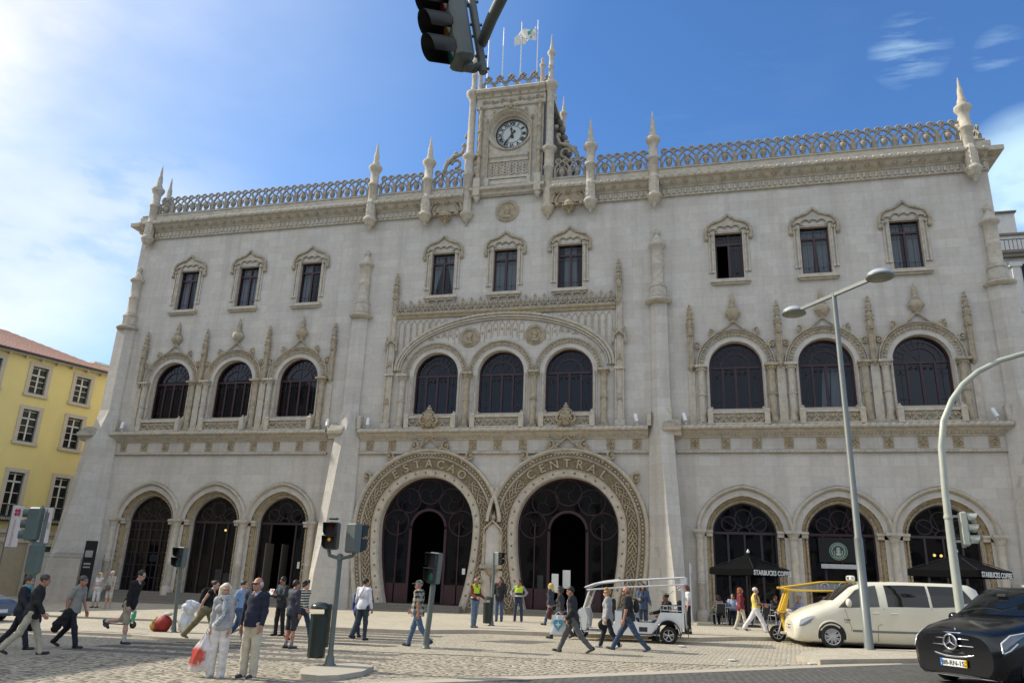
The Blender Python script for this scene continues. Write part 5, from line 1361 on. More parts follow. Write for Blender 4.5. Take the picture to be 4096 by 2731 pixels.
# ---- cafe umbrellas, chairs, glass screen
UB_=mat('umbrella_black',(.004,.004,.0045),.95,0,.15,4,0,.1); UT_=mat('umbrella_lettering',(.62,.62,.6),.8)
def umbrella(x,y,hd,rz,label,txt,ze=2.3,za=2.98):
    t=thing('cafe_umbrella',label,'umbrella',(x,y,gz(x)+PH),rz,'black cafe umbrellas')
    m=MB(); m.tube([(0,0,0),(0,0,za-.05)],.03,8); m.box((0,0,.04),(.6,.6,.08)); m.build('pole',CI,t)
    e=[(hd*cos(a),hd*sin(a)) for a in (0,pi/2,pi,3*pi/2)]; m=MB()
    for i in range(4):
        A,B=Vector((*e[i],ze)),Vector((*e[(i+1)%4],ze)); T=Vector((0,0,za)); rows=[]
        for k in range(7):
            f=k/6; rows.append([A.lerp(T,f).lerp(B.lerp(T,f),j/8)-Vector((0,0,.10*sin(pi*f)*1+.03*sin(pi*j/8)*(1-f))) for j in range(9)])
        m.grid(rows,0,False)
        v=[A.lerp(B,j/8)-Vector((0,0,.03*sin(pi*j/8))) for j in range(9)]; m.grid([v,[p*1.01-Vector((0,0,.27)) for p in v]],0,False)
    o=m.build('canopy',UB_,t)
    for i in (3,):
        A,B=Vector((*e[i],ze)),Vector((*e[(i+1)%4],ze)); u=(B-A).normalized(); nrm=u.cross(Vector((0,0,1)))
        L=MB(); put_text(L,txt,.26,frame(A.lerp(B,.51)+nrm*.035-Vector((0,0,.235)),u,(0,0,1)),.004,0,.008); L.build('lettering',UT_,o)
        A,B=Vector((*e[2],ze)),Vector((*e[3],ze)); u=(B-A).normalized(); nrm=u.cross(Vector((0,0,1)))
    m=MB(); m.lathe([(.05,0),(.07,.05),(.03,.12),(0,.17)],(0,0,za-.02),8); m.build('finial',mat('umbrella_finial',(.6,.62,.6),.4),t)
    r=MB()
    for q in e: r.tube([(q[0],q[1],ze),(0,0,za-.1)],.014,5); r.tube([(q[0]*.5,q[1]*.5,(ze+za)/2-.08),(0,0,ze-.2)],.012,5)
    r.build('ribs',CI,t); return t
umbrella(12.42,-4.3,1.62,radians(3),'black umbrella with white STARBUCKS COFFEE lettering over the seated cafe guests','STARBUCKS COFFEE')
umbrella(20.4,-4.4,1.9,radians(3),'black umbrella with white STARBUCKS COFFEE lettering behind the cream taxi van','STARBUCKS COFFEE',2.38,3.1)
CHM=mat('chair_aluminium',(.55,.57,.58),.3,.6,.05); CHB=mat('chair_sling',(.03,.032,.034),.7)
def chair(x,y,rz,label):
    t=thing('cafe_chair',label,'chair',(x,y,gz(x)+PH),rz,'aluminium cafe chairs'); m=MB()
    for s in (-1,1):
        m.tube([(s*.24,.28,0),(s*.22,.2,.43),(s*.2,.24,.6),(s*.2,.32,.88)],.016,6); m.tube([(s*.24,-.28,0),(s*.22,-.2,.43),(s*.22,-.18,.64),(s*.22,.22,.66)],.016,6); m.tube([(s*.22,-.2,.43),(s*.22,.2,.43)],.016,6)
    m.tube([(-.2,.32,.88),(.2,.32,.88)],.016,6); m.tube([(-.22,-.2,.43),(.22,-.2,.43)],.016,6); m.build('frame',CHM,t)
    m=MB(); m.bx(-.21,.21,-.2,.2,.43,.445); m.build('seat',CHB,t)
    m=MB(); m.grid([[(-.19+.38*j/6,.22+.09*k/4+.02*sin(pi*j/6),.5+.36*k/4) for j in range(7)] for k in range(5)]); m.build('backrest',CHB,t)
chair(11.12,-3.25,radians(200),'aluminium cafe chair with the woman in a floral top on it')
chair(11.75,-2.6,radians(-15),'aluminium cafe chair under the man in the pale blue shirt')
chair(12.9,-3.6,radians(215),'empty aluminium cafe chair under the umbrella by the walkers')
chair(13.5,-2.7,radians(40),'aluminium cafe chair under the man in the dark top')
chair(14.35,-4.2,radians(-70),'aluminium cafe chair under the man in the blue striped shirt')
chair(15.3,-4.4,radians(60),'aluminium cafe chair under the guest in the green top')
def table(x,y,label):
    t=thing('cafe_table',label,'table',(x,y,gz(x)+PH),0,'round cafe tables'); m=MB(); m.lathe([(.34,0),(.35,.015),(.35,.03),(0,.03)],(0,0,.7),20); m.build('table_top',CHM,t)
    m=MB(); m.tube([(0,0,.02),(0,0,.7)],.03,8)
    for k in range(4): m.tube([(0,0,.05),(.28*cos(k*pi/2),.28*sin(k*pi/2),.02)],.018,6)
    m.build('pedestal',CI,t)
table(11.55,-3.9+.75,'small round cafe table between the two seated guests at the left'); table(14.85,-4.4,'small round cafe table between the guests behind the yellow rickshaw')
t=thing('glass_screen','glass wind screen with slim metal posts beside the right inner buttress','screen',(10.0,-3.6,gz(10)+PH))
m=MB()
for y in (-.9,1.6): m.tube([(0,y,0),(0,y,2.5)],.03,8)
m.build('posts',CHM,t); m=MB(); m.bx(-.006,.006,-.88,1.58,.15,2.1); m.build('pane',GLASSW,t)
# ---- kick scooter
t=thing('kick_scooter','white and green electric kick scooter parked behind the man in shorts','scooter',(-7.35,-17.35,gz(-7.3)+.055),radians(0))
W1=mat('scooter_white',(.62,.66,.62),.4); G1=mat('scooter_green',(.03,.30,.14),.4); K1=mat('scooter_black',(.015,.015,.016),.5)
def wheel(name,t,c,r,wd,tm,rm_,hub=.5):
    m=MB(); m.lathe([(r*.72,-wd/2),(r*.93,-wd/2),(r,-wd*.3),(r,wd*.3),(r*.93,wd/2),(r*.72,wd/2)],(0,0,0),20,cap=False); m.v=[(v[0]+c[0],v[2]+c[1],v[1]+c[2]) for v in m.v]; m.f=[f[::-1] for f in m.f]
    o=m.build(name,tm,t); m=MB(); m.lathe([(0,-wd*.3),(r*.72,-wd*.3),(r*.72,wd*.3),(0,wd*.3)],(0,0,0),20); m.v=[(v[0]+c[0],v[2]+c[1],v[1]+c[2]) for v in m.v]; m.build('rim',rm_,o); return o
wheel('wheel',t,(.5,0,.11),.11,.06,K1,K1); wheel('wheel',t,(-.5,0,.11),.11,.06,K1,CHM)
m=MB(); m.tube([(-.5,0,.13),(-.35,0,.12),(.3,0,.12),(.45,0,.3)],.05,8,sq=.6); m.build('deck',K1,t)
m=MB(); m.tube([(.48,0,.15),(.44,0,.4),(.36,0,.95)],.045,8); m.build('stem',W1,t); m=MB(); m.tube([(.47,0,.2),(.445,0,.42)],.055,8); m.rbox((.5,0,.42),(.1,.08,.24),.03); m.build('green_guard',G1,t)
m=MB(); m.tube([(.34,-.24,1.05),(.35,0,1.02),(.34,.24,1.05)],.02,8); m.build('handlebar',K1,t)
# ---- bags and small things on the ground
RED=mat('bag_red',(.27,.02,.014),.7,0,.2,6); 
def lump(mb,c,r,seed,m=0,nu=14,nv=10,k=.18):
    rr=random.Random(seed); ph=[rr.uniform(0,6) for _ in range(6)]; rows=[]
    for i in range(nv+1):
        t=pi*i/nv; row=[]
        for j in range(nu):
            a=2*pi*j/nu; q=1+k*(sin(3*a+ph[0]+2*t)+.6*sin(5*a+ph[1]-3*t)+.5*sin(7*t+ph[2]+a))/2
            row.append((c[0]+r[0]*q*sin(t)*cos(a),c[1]+r[1]*q*sin(t)*sin(a),c[2]-r[2]*cos(t)*(1+.1*k*sin(4*a+ph[3]))))
        rows.append(row)
    mb.grid(rows,m,True,closed=True)
t=thing('rucksack','red rucksack slumped against the foot of the short signal pole','bag',(-5.25,-18.0,gz(-5.2)+.055))
m=MB(); lump(m,(0,0,.22),(.26,.18,.24),3,0,k=.2); lump(m,(-.2,-.03,.15),(.22,.18,.16),5,0,k=.12); m.build('body',RED,t)
m=MB(); m.tube([(-.25,-.2,.1),(-.2,-.24,.28),(-.1,-.2,.42)],.02,6); lump(m,(-.22,-.2,.18),(.07,.03,.12),2); m.build('strap_pocket',mat('bag_yellow',(.35,.26,.05),.7),t); m=MB(); lump(m,(.12,0,.5),(.14,.1,.06),8); m.build('rolled_top',mat('bag_pale',(.5,.5,.5),.7),t)
PLA=mat('plastic_sack',(.55,.58,.60),.35,0,.08,6)
t=thing('plastic_sack','bulging white plastic sack standing right of the short signal pole','bag',(-4.45,-18.05,gz(-4.5)+.055)); m=MB(); lump(m,(-.03,0,.34),(.21,.18,.36),11,0,22,18,.42); lump(m,(.06,0,.70),(.26,.15,.22),12,0,22,14,.5); lump(m,(.22,0,.78),(.16,.1,.1),17,0,18,12,.5); m.build('sack',PLA,t)
def litter(x,y,seed,label,col,h=0):
    t=thing('litter_scrap',label,'litter',(x,y,gz(x)+h+.01)); m=MB(); lump(m,(0,0,.02),(.11,.07,.025),seed,0,10,6,.5); m.build('scrap',mat('scrap_%d'%seed,col,.6),t)
litter(9.9,-14.9,1,'crumpled pale paper scrap on the road right of the white rickshaw',(.5,.5,.5))
litter(11.2,-18.6,2,'flattened white litter scrap on the light cobbles left of the lamp',(.55,.55,.55))
litter(13.0,-18.6,4,'pale plastic scrap by the edging stone near the traffic island',(.52,.56,.56))
# pigeon
t=thing('pigeon','grey pigeon on the pavement below the couple in white','bird',(-13.4,-13.3,gz(-13.4)+PH),radians(10)); m=MB(); PGN=mat('pigeon_gray',(.12,.125,.14),.7,0,.25,20)
rows=[]
for k,(x,z,r) in enumerate(((-.2,.13,.008),(-.14,.14,.03),(-.06,.15,.055),(.03,.16,.065),(.09,.19,.05),(.115,.235,.03),(.13,.26,.032),(.155,.265,.024),(.18,.26,.008),(.2,.255,.004))): rows.append([(x,r*.85*cos(a),z+r*sin(a)) for a in [2*pi*i/10 for i in range(10)]])
m.grid(rows,0,True,closed=True,flip=True)
for s in (-1,1): m.tube([(.0,s*.03,.11),(.01,s*.03,.05),(.0,s*.03,.0),(.04,s*.03,.0)],.006,5)
m.build('body',PGN,t)
# ---- house beyond the left edge of the frame; its shade falls across the crossing
sb=thing('corner_house','tall pale corner house left of the frame shading the crossing','house',(-36,-21,gz(-36)))
m=MB(); m.bx(-11,11,-15,1.3,-1,18.6); m.bx(-11.3,11.3,-15.2,1.5,18.6,18.9); m.build('wall',YS,sb)
def cw(): 
    m=MB(); m.bx(-.02,.08,-.55,.55,0,2.0); o=m.build('window',GLASSD,sb); return o
first_=None
for z in (5,9,13,17):
    for y in (-4.2,-1.8,.4):
        if first_ is None: first_=cw(); first_.location=(11.0,y,z)
        else: dup(first_,(11.0,y,z),sb)

# ---- houses across the square (behind the viewer): they are what the glass and the car paint mirror
OPP=[stone('opposite_plaster_%d'%i,q,tuple(v*1.05 for v in q),tuple(v*.75 for v in q),None,.1) for i,q in enumerate(((.45,.40,.30),(.38,.36,.33),(.46,.36,.26)))]
for i in range(7):
    x=-68+i*22; h_=17+((i*7)%5); ob=thing('opposite_house',['cream','grey','ochre'][i%3]+' town house across the square, number %d from the south end'%(i+1),'house',(x,-96,gz(x)),0,'houses across the square')
    m=MB(); m.bx(-11,11,-12,0,-2,h_); m.bx(-11.2,11.2,-12.2,.5,h_,h_+.5); m.build('wall',OPP[i%3],ob); m=MB(); m.prism([(-11.3,h_+.5),(11.3,h_+.5),(8,h_+4),(-8,h_+4)],-10,-.5); m.build('roof',ROOFM.m,ob)
    m=MB()
    for z in (1,5,9,13):
        for k in range(6): m.bx(-9.8+k*3.5,-8.5+k*3.5,-.0,.05,z,z+2.4)
    m.build('dark_windows',GLASSD,ob)
# ================================================================ vehicles (each faces local -X, origin on the ground below its nose)
def paint(name,col,rough=.28,coat=.6,metal=0):
    return mat(name,col,rough,metal,.05,1.5,0,.5,coat)
TYRE=mat('tyre_rubber',(.012,.012,.012),.85,0,.2,20); ALLOY=mat('alloy',(.5,.51,.52),.3,.7,.05); CHROME=mat('chrome',(.75,.76,.78),.08,1,0); TRIM=mat('trim_black',(.014,.014,.015),.6)
CARGL=glass('car_glass',(.006,.008,.009),.38,.02,0); CARGD=glass('car_glass_tinted',(.004,.005,.006),.10,.02,0); HLGL=mat('headlamp_glass',(.32,.34,.36),.08,.3,.15,14,0,.6,1); SEATM=mat('seat_fabric',(.03,.031,.033),.9)
def cwheel(t,x,y,r,wd,side,spokes=5,rimr=.66,double=False):
    """side=-1: outer face towards -Y"""
    o=bpy.data.objects.new('wheel',None); COL.objects.link(o); o.parent=t; o.location=(x,y,r)
    m=MB(); prof=[(r*rimr,-wd/2),(r*.90,-wd/2),(r*.97,-wd*.42),(r,-wd*.3),(r,wd*.3),(r*.97,wd*.42),(r*.90,wd/2),(r*rimr,wd/2)]
    m.lathe(prof,(0,0,0),32,cap=False); m.v=[(v[0],v[2],v[1]) for v in m.v]; m.f=[f[::-1] for f in m.f]; m.build('tyre',TYRE,o)
    m=MB(); m.lathe([(r*rimr,-wd*.47),(r*rimr*.95,-wd*.40),(r*rimr*.9,-wd*.1),(r*rimr*.88,0),(0,0)],(0,0,0),32,1,cap=False)
    m.lathe([(r*rimr*1.01,-wd*.49),(r*rimr*.93,-wd*.46),(r*rimr*.9,-wd*.38)],(0,0,0),32,0,cap=False)
    m.lathe([(0,-wd*.46),(r*.10,-wd*.46),(r*.15,-wd*.36)],(0,0,0),14,0,cap=False)
    for k in range(spokes):
        a=2*pi*k/spokes+.3
        for d in ((-.12,.12) if double else (0,)):
            p=[(r*.10*cos(a+d*2),r*.10*sin(a+d*2),-wd*.42),(r*rimr*.94*cos(a+d),r*rimr*.94*sin(a+d),-wd*.43)]
            m.tube(p,[r*.065,r*(.05 if double else .085)],6,0,sq=.6)
    m.v=[(v[0],v[2],v[1]) for v in m.v]; m.f=[f[::-1] for f in m.f]
    if side>0: m.v=[(v[0],-v[1],v[2]) for v in m.v]; m.f=[f[::-1] for f in m.f]
    m.build('rim',[ALLOY,TRIM],o); return o
class Body:
    """lofted shell: stations (x, zbot, zshoulder, ztop, wbot, wshoulder, wtop)"""
    def __init__(s,st): s.st=st; s.X=[q[0] for q in st]
    def at(s,x): return [float(np.interp(x,s.X,[q[i] for q in s.st])) for i in range(1,7)]
    def half(s,x):
        zb,zs,zt,wb,ws,wt=s.at(x); zm=zb+(zs-zb)*.45
        return [(0,zb),(wb*.9,zb),(wb,zb+.06),(ws*.995,zm),(ws*1.004,zm+(zs-zm)*.55),(ws,zs),((ws*.55+wt*.45),zs+(zt-zs)*.48),(wt,zt-.16*min(1,(zt-zs)/.5)-.0),(wt-.07,zt-.055*min(1,(zt-zs)/.3)),(wt*.6,zt-.008),(0,zt)]
    def side(s,x,z):
        h=s.half(x)[1:9]; return float(np.interp(z,[p[1] for p in h],[p[0] for p in h]))
    def build(s,name,m_,t,n=5):
        mb=MB(); rows=[]; xs=[]
        for i in range(len(s.X)-1):
            k=max(1,int((s.X[i+1]-s.X[i])/.12)); xs+=[s.X[i]+(s.X[i+1]-s.X[i])*j/k for j in range(k)]
        xs.append(s.X[-1])
        for x in xs:
            h=s.half(x); rows.append([(x,-y,z) for y,z in h]+[(x,y,z) for y,z in h[::-1][1:-1]])
        mb.grid(rows,0,True,closed=True); mb.add(rows[0],[tuple(range(len(rows[0])))]); mb.add(rows[-1],[tuple(range(len(rows[-1])-1,-1,-1))])
        o=mb.build(name,m_,t); return o
    def panel(s,mb,poly,side,off=.006,m=0,n=8):
        """polygon in (x,z) laid on the body side: left and right edges given bottom and top curves poly=[bottom pts],[top pts]"""
        bot,top=poly; rows=[]
        for k in range(n+1):
            t=k/n; r=[]
            for j in range(13):
                u=j/12; bx_=np.interp(u,np.linspace(0,1,len(bot)),[p[0] for p in bot]); bz=np.interp(u,np.linspace(0,1,len(bot)),[p[1] for p in bot]); tx=np.interp(u,np.linspace(0,1,len(top)),[p[0] for p in top]); tz=np.interp(u,np.linspace(0,1,len(top)),[p[1] for p in top])
                x=bx_+(tx-bx_)*t; z=bz+(tz-bz)*t; r.append((x,side*(s.side(x,z)+off),z))
            rows.append(r)
        mb.grid(rows,m,True,flip=side>0)
    def front(s,mb,line,off=.008,m=0,wk=.93,n=10):
        """panel across the car following (x,z) line, e.g. windscreen"""
        rows=[]
        for x,z in line:
            w=s.side(x,z)*wk; rows.append([(x-off+ .10*(abs(j/n*2-1)**2.2),w*(j/n*2-1),z+off) for j in range(n+1)])
        mb.grid(rows,m,True)
    def arch(s,mb,cx,r,zc,side,m=0):
        P=[]; n=20
        for rr,y in ((r*1.0,.004),(0,.004)):
            P.append([(cx+rr*cos(a),side*(s.side(cx+rr*cos(a),max(.1,zc+rr*sin(a)))+y),zc+rr*sin(a)) for a in [radians(-25+230*i/n) for i in range(n+1)]])
        mb.grid(P,m,True,flip=side<0)
    def lip(s,mb,cx,r,zc,side,m=0,rr=.028):
        mb.tube([(cx+r*cos(a),side*(s.side(cx+r*cos(a),max(.1,zc+r*sin(a)))+.004),zc+r*sin(a)) for a in [radians(-18+216*i/24) for i in range(25)]],rr,6,m)
def seat(t,x,y,z=.5,m=None,name='seat'):
    b=MB(); b.rbox((x,y,z),(.5,.5,.16),.05); b.rbox((x+.27,y,z+.38),(.14,.48,.72),.05,0,Ry(radians(12))); b.rbox((x+.37,y,z+.84),(.1,.26,.2),.04); b.build(name,m or SEATM,t)
# ---- cream taxi van
CREAM=paint('taxi_cream',(.72,.68,.55),.3,.5)
tx=thing('taxi_van','cream taxi van parked at the kerb, nose to the left','van',(13.15,-11.95,gz(13.6)+.0),radians(5))
B=Body([(0.0,.22,.55,.74,.68,.74,.64),(.06,.17,.60,.84,.79,.85,.70),(.18,.16,.64,.94,.84,.89,.74),(.45,.15,.80,1.10,.86,.91,.78),(.75,.15,.95,1.22,.88,.93,.80),(1.05,.15,1.08,1.30,.88,.94,.82),(1.25,.16,1.14,1.42,.88,.945,.80),(1.75,.17,1.18,1.82,.89,.95,.74),(2.1,.18,1.20,1.95,.89,.95,.75),(3.2,.18,1.22,2.0,.89,.95,.77),(4.8,.2,1.26,2.0,.89,.95,.77),(5.25,.22,1.28,1.97,.88,.94,.75),(5.42,.26,1.28,1.88,.86,.92,.72),(5.5,.32,1.2,1.7,.82,.88,.68)])
B.build('body',CREAM,tx)
wn=MB(); g=MB()
FW_=([(1.32,1.18),(1.85,1.20),(2.52,1.24)],[(1.36,1.22),(1.88,1.70),(2.1,1.80),(2.5,1.87)])
for s in (-1,1):
    B.panel(g,FW_,s,.008); B.panel(wn,([(2.76,1.25),(3.3,1.27),(3.95,1.28)],[(2.74,1.88),(3.3,1.9),(3.93,1.9)]),s,.008); B.panel(wn,([(4.03,1.28),(4.7,1.32),(5.2,1.50)],[(4.0,1.9),(4.7,1.9),(5.0,1.82)]),s,.008)
B.front(wn,[(1.16,1.36),(1.45,1.6),(1.75,1.82),(1.98,1.92)],.02,0,.90)
g.build('front_side_window',CARGL,tx); wn.build('window',CARGD,tx)
dd=MB()
for s in (-1,1):
    for cx in (1.08,4.35): B.arch(dd,cx,.42,.35,s)
    for xs in ([(1.62,.2),(1.66,.6),(1.5,1.15)],[(2.62,.2),(2.63,1.2)],[(2.55,.75),(2.42,.7),(2.4,.25)],[(4.0,.3),(4.0,1.26)]):
        dd.tube([(x,s*(B.side(x,z)+.002),z) for x,z in xs],.007,4)
dd.bx(.5,5.4,-.8,.8,.12,.2); dd.build('wheel_arch',TRIM,tx)
li=MB()
for s in (-1,1):
    for cx in (1.08,4.35): B.lip(li,cx,.43,.35,s)
li.build('arch_lip',CREAM,tx)
st_=MB()
for s in (-1,1): B.panel(st_,([(1.68,.50),(2.6,.50),(5.0,.54)],[(1.68,.56),(2.6,.56),(5.0,.60)]),s,.012)
B.front(st_,[(.03,.44),(.02,.5)],.03,0,1.0); st_.build('rub_strip',mat('strip_gray',(.17,.18,.19),.5),tx)
for s in (-1,1):
    for cx in (1.08,4.35): cwheel(tx,cx,s*.865,.335,.22,s,9,.70,True)
m=MB()
for k in range(4): 
    z=.60+.075*k; m.tube([(.02+.05*k-.005,-.36,z),(-.02+.05*k,0,z),(.02+.05*k-.005,.36,z)],.016,6,0)
m.lathe([(0,-.03),(.07,-.02),(.075,0)],(0,0,0),16); nv=len(m.v); m.build('grille_bars',CHROME,tx)
m=MB(); m.grid([[(.01+.055*k-.0,-.38+.76*j/8,.56+.075*k) for j in range(9)] for k in range(5)]); m.build('grille',TRIM,tx)
for s in (-1,1):
    m=MB(); B.panel(m,([(.14,.60),(.3,.62),(.48,.72)],[(.2,.78),(.4,.87),(.62,.92)]),s,.012); m.build('headlight',HLGL,tx)
    m=MB(); m.ball((1.62,s*1.02,1.33),(.09,.11,.13),10,8); m.tube([(1.66,s*.9,1.25),(1.63,s*1.0,1.27)],.03,6); m.build('wing_mirror',CREAM,tx)
m=MB(); m.rbox((2.02,.1,2.06),(.16,.5,.17),.03); m.build('taxi_sign',mat('taxi_sign_white',(.68,.68,.62),.4),tx)
m=MB(); put_text(m,'TAXI',.14,frame((1.935,.1,2.02),(0,-1,0),(0,0,1)),.002); m.build('taxi_lettering',TRIM,tx)
m=MB(); yb=lambda x,z:-(B.side(x,z)+.004)
put_text(m,'1264',.10,frame((1.54,yb(1.54,.82),.80),(1,0,0),(0,0,1)),.002); m.bx(1.47,1.62,yb(1.55,.76)-.001,yb(1.55,.76)+.02,.75,.762); m.build('licence_number',TRIM,tx)
m=MB()
for x in (2.28,2.82): m.tube([(x,-B.side(x,1.06)-.015,1.06),(x+.2,-B.side(x,1.06)-.015,1.065)],.018,6)
m.build('door_handle',CREAM,tx)
seat(tx,2.0,-.4,.72); seat(tx,2.0,.4,.72)
m=MB(); m.bx(.9,1.5,-.75,.75,1.0,1.16); m.tube([(1.62+.06*sin(k*.4),-.4+.19*cos(k*.4),1.18+.17*sin(k*.4)) for k in range(16)],.016,6); m.build('dashboard',TRIM,tx)
m=MB(); m.lathe([(.035,0),(.03,.02),(0,.03)],(2.9,0,1.99),8); m.build('roof_marker',mat('orange_marker',(.5,.18,.02),.4),tx)
# ---- black van
BLK=paint('van_black',(.004,.005,.007),.16,0.15)
VA=radians(37); bv=thing('black_van','glossy black van with chrome star grille driving towards the viewer at the right edge','van',(15.22,-21.7,gz(15.3)),VA)
V=Body([(0,.24,.62,.95,.72,.78,.66),(.05,.2,.66,1.0,.83,.88,.76),(.16,.17,.76,1.04,.88,.93,.80),(.45,.16,.92,1.12,.91,.958,.85),(.8,.16,1.02,1.19,.91,.96,.86),(1.1,.16,1.08,1.24,.91,.965,.87),(1.25,.16,1.1,1.34,.91,.965,.85),(1.8,.17,1.14,1.70,.92,.965,.76),(2.2,.18,1.16,1.84,.92,.965,.75),(3.2,.18,1.18,1.89,.92,.965,.77),(4.8,.2,1.2,1.87,.92,.96,.77),(5.1,.26,1.2,1.75,.9,.94,.72),(5.15,.32,1.1,1.55,.86,.9,.68)])
V.build('body',BLK,bv)
g=MB(); V.front(g,[(1.17,1.30),(1.5,1.53),(1.8,1.715),(2.1,1.83)],.02,0,.92); g.build('windscreen',CARGL,bv)
g=MB()
for s in (-1,1): V.panel(g,([(1.4,1.16),(2.0,1.18),(2.6,1.2)],[(1.45,1.2),(1.95,1.62),(2.55,1.75)]),s,.008); V.panel(g,([(2.7,1.2),(3.9,1.22),(4.9,1.26)],[(2.68,1.76),(3.9,1.78),(4.8,1.72)]),s,.008)
g.build('side_window',CARGD,bv)
m=MB(); gw=.62
m.grid([[(-.015+.06*k/6+.10*(abs(j/10*2-1)**2.5),(j/10*2-1)*(.60-.09*(1-k/6)),.60+.36*k/6) for j in range(11)] for k in range(7)],0,True); m.build('grille',TRIM,bv)
m=MB()
for z,w,r in ((.74,.57,.025),(.86,.59,.025),):
    for q in (-1,1): m.tube([(-.05+.11*(abs(y)/.6)**2.5+.06*(z-.6)/.36,q*abs(y),z) for y in (.13,.25,.38,.5,w)],r,6,sq=.5)
edge=[]
for y in [i/12*2-1 for i in range(13)]: edge.append((-.03+.10*abs(y)**2.5,y*.56,.60-.06*(1-abs(y)**2)+.05*abs(y)**4))
m.tube(edge,.02,6); m.tube([(.03+.10*abs(y)**2.5,y*.60,.965) for y in [i/12*2-1 for i in range(13)]],.014,6)
c0_=(-.06,0,.80); m.tube([(c0_[0],.135*cos(a),c0_[2]+.135*sin(a)) for a in [2*pi*i/28 for i in range(28)]],.02,6,closed=True)
for k in range(3): a=pi/2+k*2*pi/3; m.tube([(c0_[0]-.005,0,c0_[2]),(c0_[0]-.005,.125*cos(a),c0_[2]+.125*sin(a))],[.024,.006],6)
m.lathe([(.018,0),(.012,.02),(.005,.06)],(.12,0,1.0),8); m.build('chrome_trim',CHROME,bv)
m=MB(); m.lathe([(.12,0),(.0,.005)],(0,0,0),24); m.v=[(c0_[0]+.02-v[2],v[0],c0_[2]+v[1]) for v in m.v]; m.build('star_badge_disc',TRIM,bv)
for s in (-1,1):
    m=MB(); V.panel(m,([(.10,.66),(.24,.70),(.50,.86)],[(.14,.84),(.36,.97),(.74,1.02)]),s,.012); o=m.build('headlight',mat('van_headlamp_%d'%(s+1),(.10,.115,.135),.05,.5,.1,10,0,.6,1),bv)
    m=MB()
    for L in ([(.10,.67),(.13,.84),(.36,.975),(.74,1.03)],[(.12,.67),(.26,.72),(.46,.84)]): m.tube([(x,s*(V.side(x,z)+.02),z) for x,z in L],.014,6)
    m.build('lamp_strip',mat('lamp_strip_%d'%(s+1),(.7,.72,.75),.15,.4,0),o)
    m=MB(); m.ball((.13,s*.72,.43),(.04,.14,.05),10,6); m.build('fog_lamp_trim',CHROME,bv)
    m=MB(); m.ball((1.5,s*1.06,1.2),(.08,.12,.11),10,8); m.tube([(1.5,s*.92,1.13),(1.5,s*1.02,1.15)],.03,6); m.build('wing_mirror',BLK,bv)
m=MB(); m.grid([[(.0+.02*k+.12*(abs(j/10*2-1)**3),(j/10*2-1)*.78,.20+.10*k) for j in range(11)] for k in range(3)]); m.build('lower_intake',TRIM,bv)
m=MB(); m.tube([(.02+.12*abs(y)**3,y*.8,.19) for y in [i/12*2-1 for i in range(13)]],.012,6); m.build('lower_lip',CHROME,bv)
m=MB(); m.bx(-.045,-.02,-.27,.27,.36,.49,0); m.bx(-.047,-.02,-.275,-.225,.358,.492,2); m.bx(-.047,-.02,.225,.275,.358,.492,1)
pl_=m.build('number_plate',[mat('plate_white',(.72,.73,.72),.4,0,0),mat('plate_blue',(.03,.16,.5),.4,0,0),mat('plate_yellow',(.68,.45,.03),.4,0,0)],bv)
m=MB(); put_text(m,'88-RN-15',.115,frame((-.047,0,.385),(0,-1,0),(0,0,1)),.002,0,.002); put_text(m,'P',.05,frame((-.049,.25,.375),(0,-1,0),(0,0,1)),.002,1); put_text(m,'15',.035,frame((-.049,-.25,.44),(0,-1,0),(0,0,1)),.002,0); put_text(m,'04',.035,frame((-.049,-.25,.38),(0,-1,0),(0,0,1)),.002,0)
m.build('plate_characters',[TRIM,PAPER],pl_)
m=MB()
for s in (-1,1):
    for cx in (.92,4.2): V.arch(m,cx,.40,.34,s)
    m.tube([(1.55,s*(V.side(1.55,z)+.002),z) for z in (.2,.6,1.1)],.006,4)
m.build('wheel_arch',TRIM,bv)
for s in (-1,1):
    for cx in (.92,4.2): cwheel(bv,cx,s*.885,.33,.22,s,5,.70,True)
m=MB(); m.bx(1.0,1.6,-.78,.78,.95,1.14); m.tube([(1.75+.07*sin(k*.4),.4+.19*cos(k*.4),1.16+.16*sin(k*.4)) for k in range(16)],.016,6); m.build('dashboard',TRIM,bv)
seat(bv,2.15,.4,.66); seat(bv,2.15,-.4,.66)
m=MB(); m.rbox((1.62,0,1.68),(.05,.22,.07),.02); m.build('mirror',TRIM,bv)
# ---- white rickshaw
RW=paint('rickshaw_white',(.66,.67,.67),.35,.3)
tt=thing('auto_rickshaw','long white open-sided three-wheeled rickshaw with white roof frame at the kerb','rickshaw',(6.55,-13.25,gz(7.9)),0)
m=MB()
for s in (-1,1):
    y=s*.66; fl=s>0
    def side(poly):
        P=[(x,y,z) for x,z in poly]+[(x,y-s*.03,z) for x,z in poly]; n=len(poly); q=[tuple(range(n)),tuple(range(2*n-1,n-1,-1))]+[((i+1)%n,i,n+i,n+(i+1)%n) for i in range(n)]
        m.add(P,q if s<0 else [f[::-1] for f in q])
    side([(.30,.28),(.95,.27),(1.05,.42),(1.3,.53),(1.32,.90),(1.75,.92),(1.85,.90),(1.95,.64),(2.02,.60),(2.5,.60),(2.56,.66),(2.68,.92),(3.42,.93),(3.44,.46),(3.15,.46),(3.1,.62),(2.92,.72),(2.72,.66),(2.6,.48),(2.5,.34),(2.35,.25),(1.1,.24),(1.0,.24),(.9,.24),(.3,.26)])
    side([(.26,.30),(.36,.30),(.42,.7),(.34,.95),(.22,.96),(.20,.8)])
m.bx(.26,.34,-.64,.64,.3,.95); m.bx(3.40,3.44,-.66,.66,.46,.93); m.bx(.3,3.3,-.62,.62,.24,.27); m.bx(1.28,1.34,-.63,.63,.5,.92)
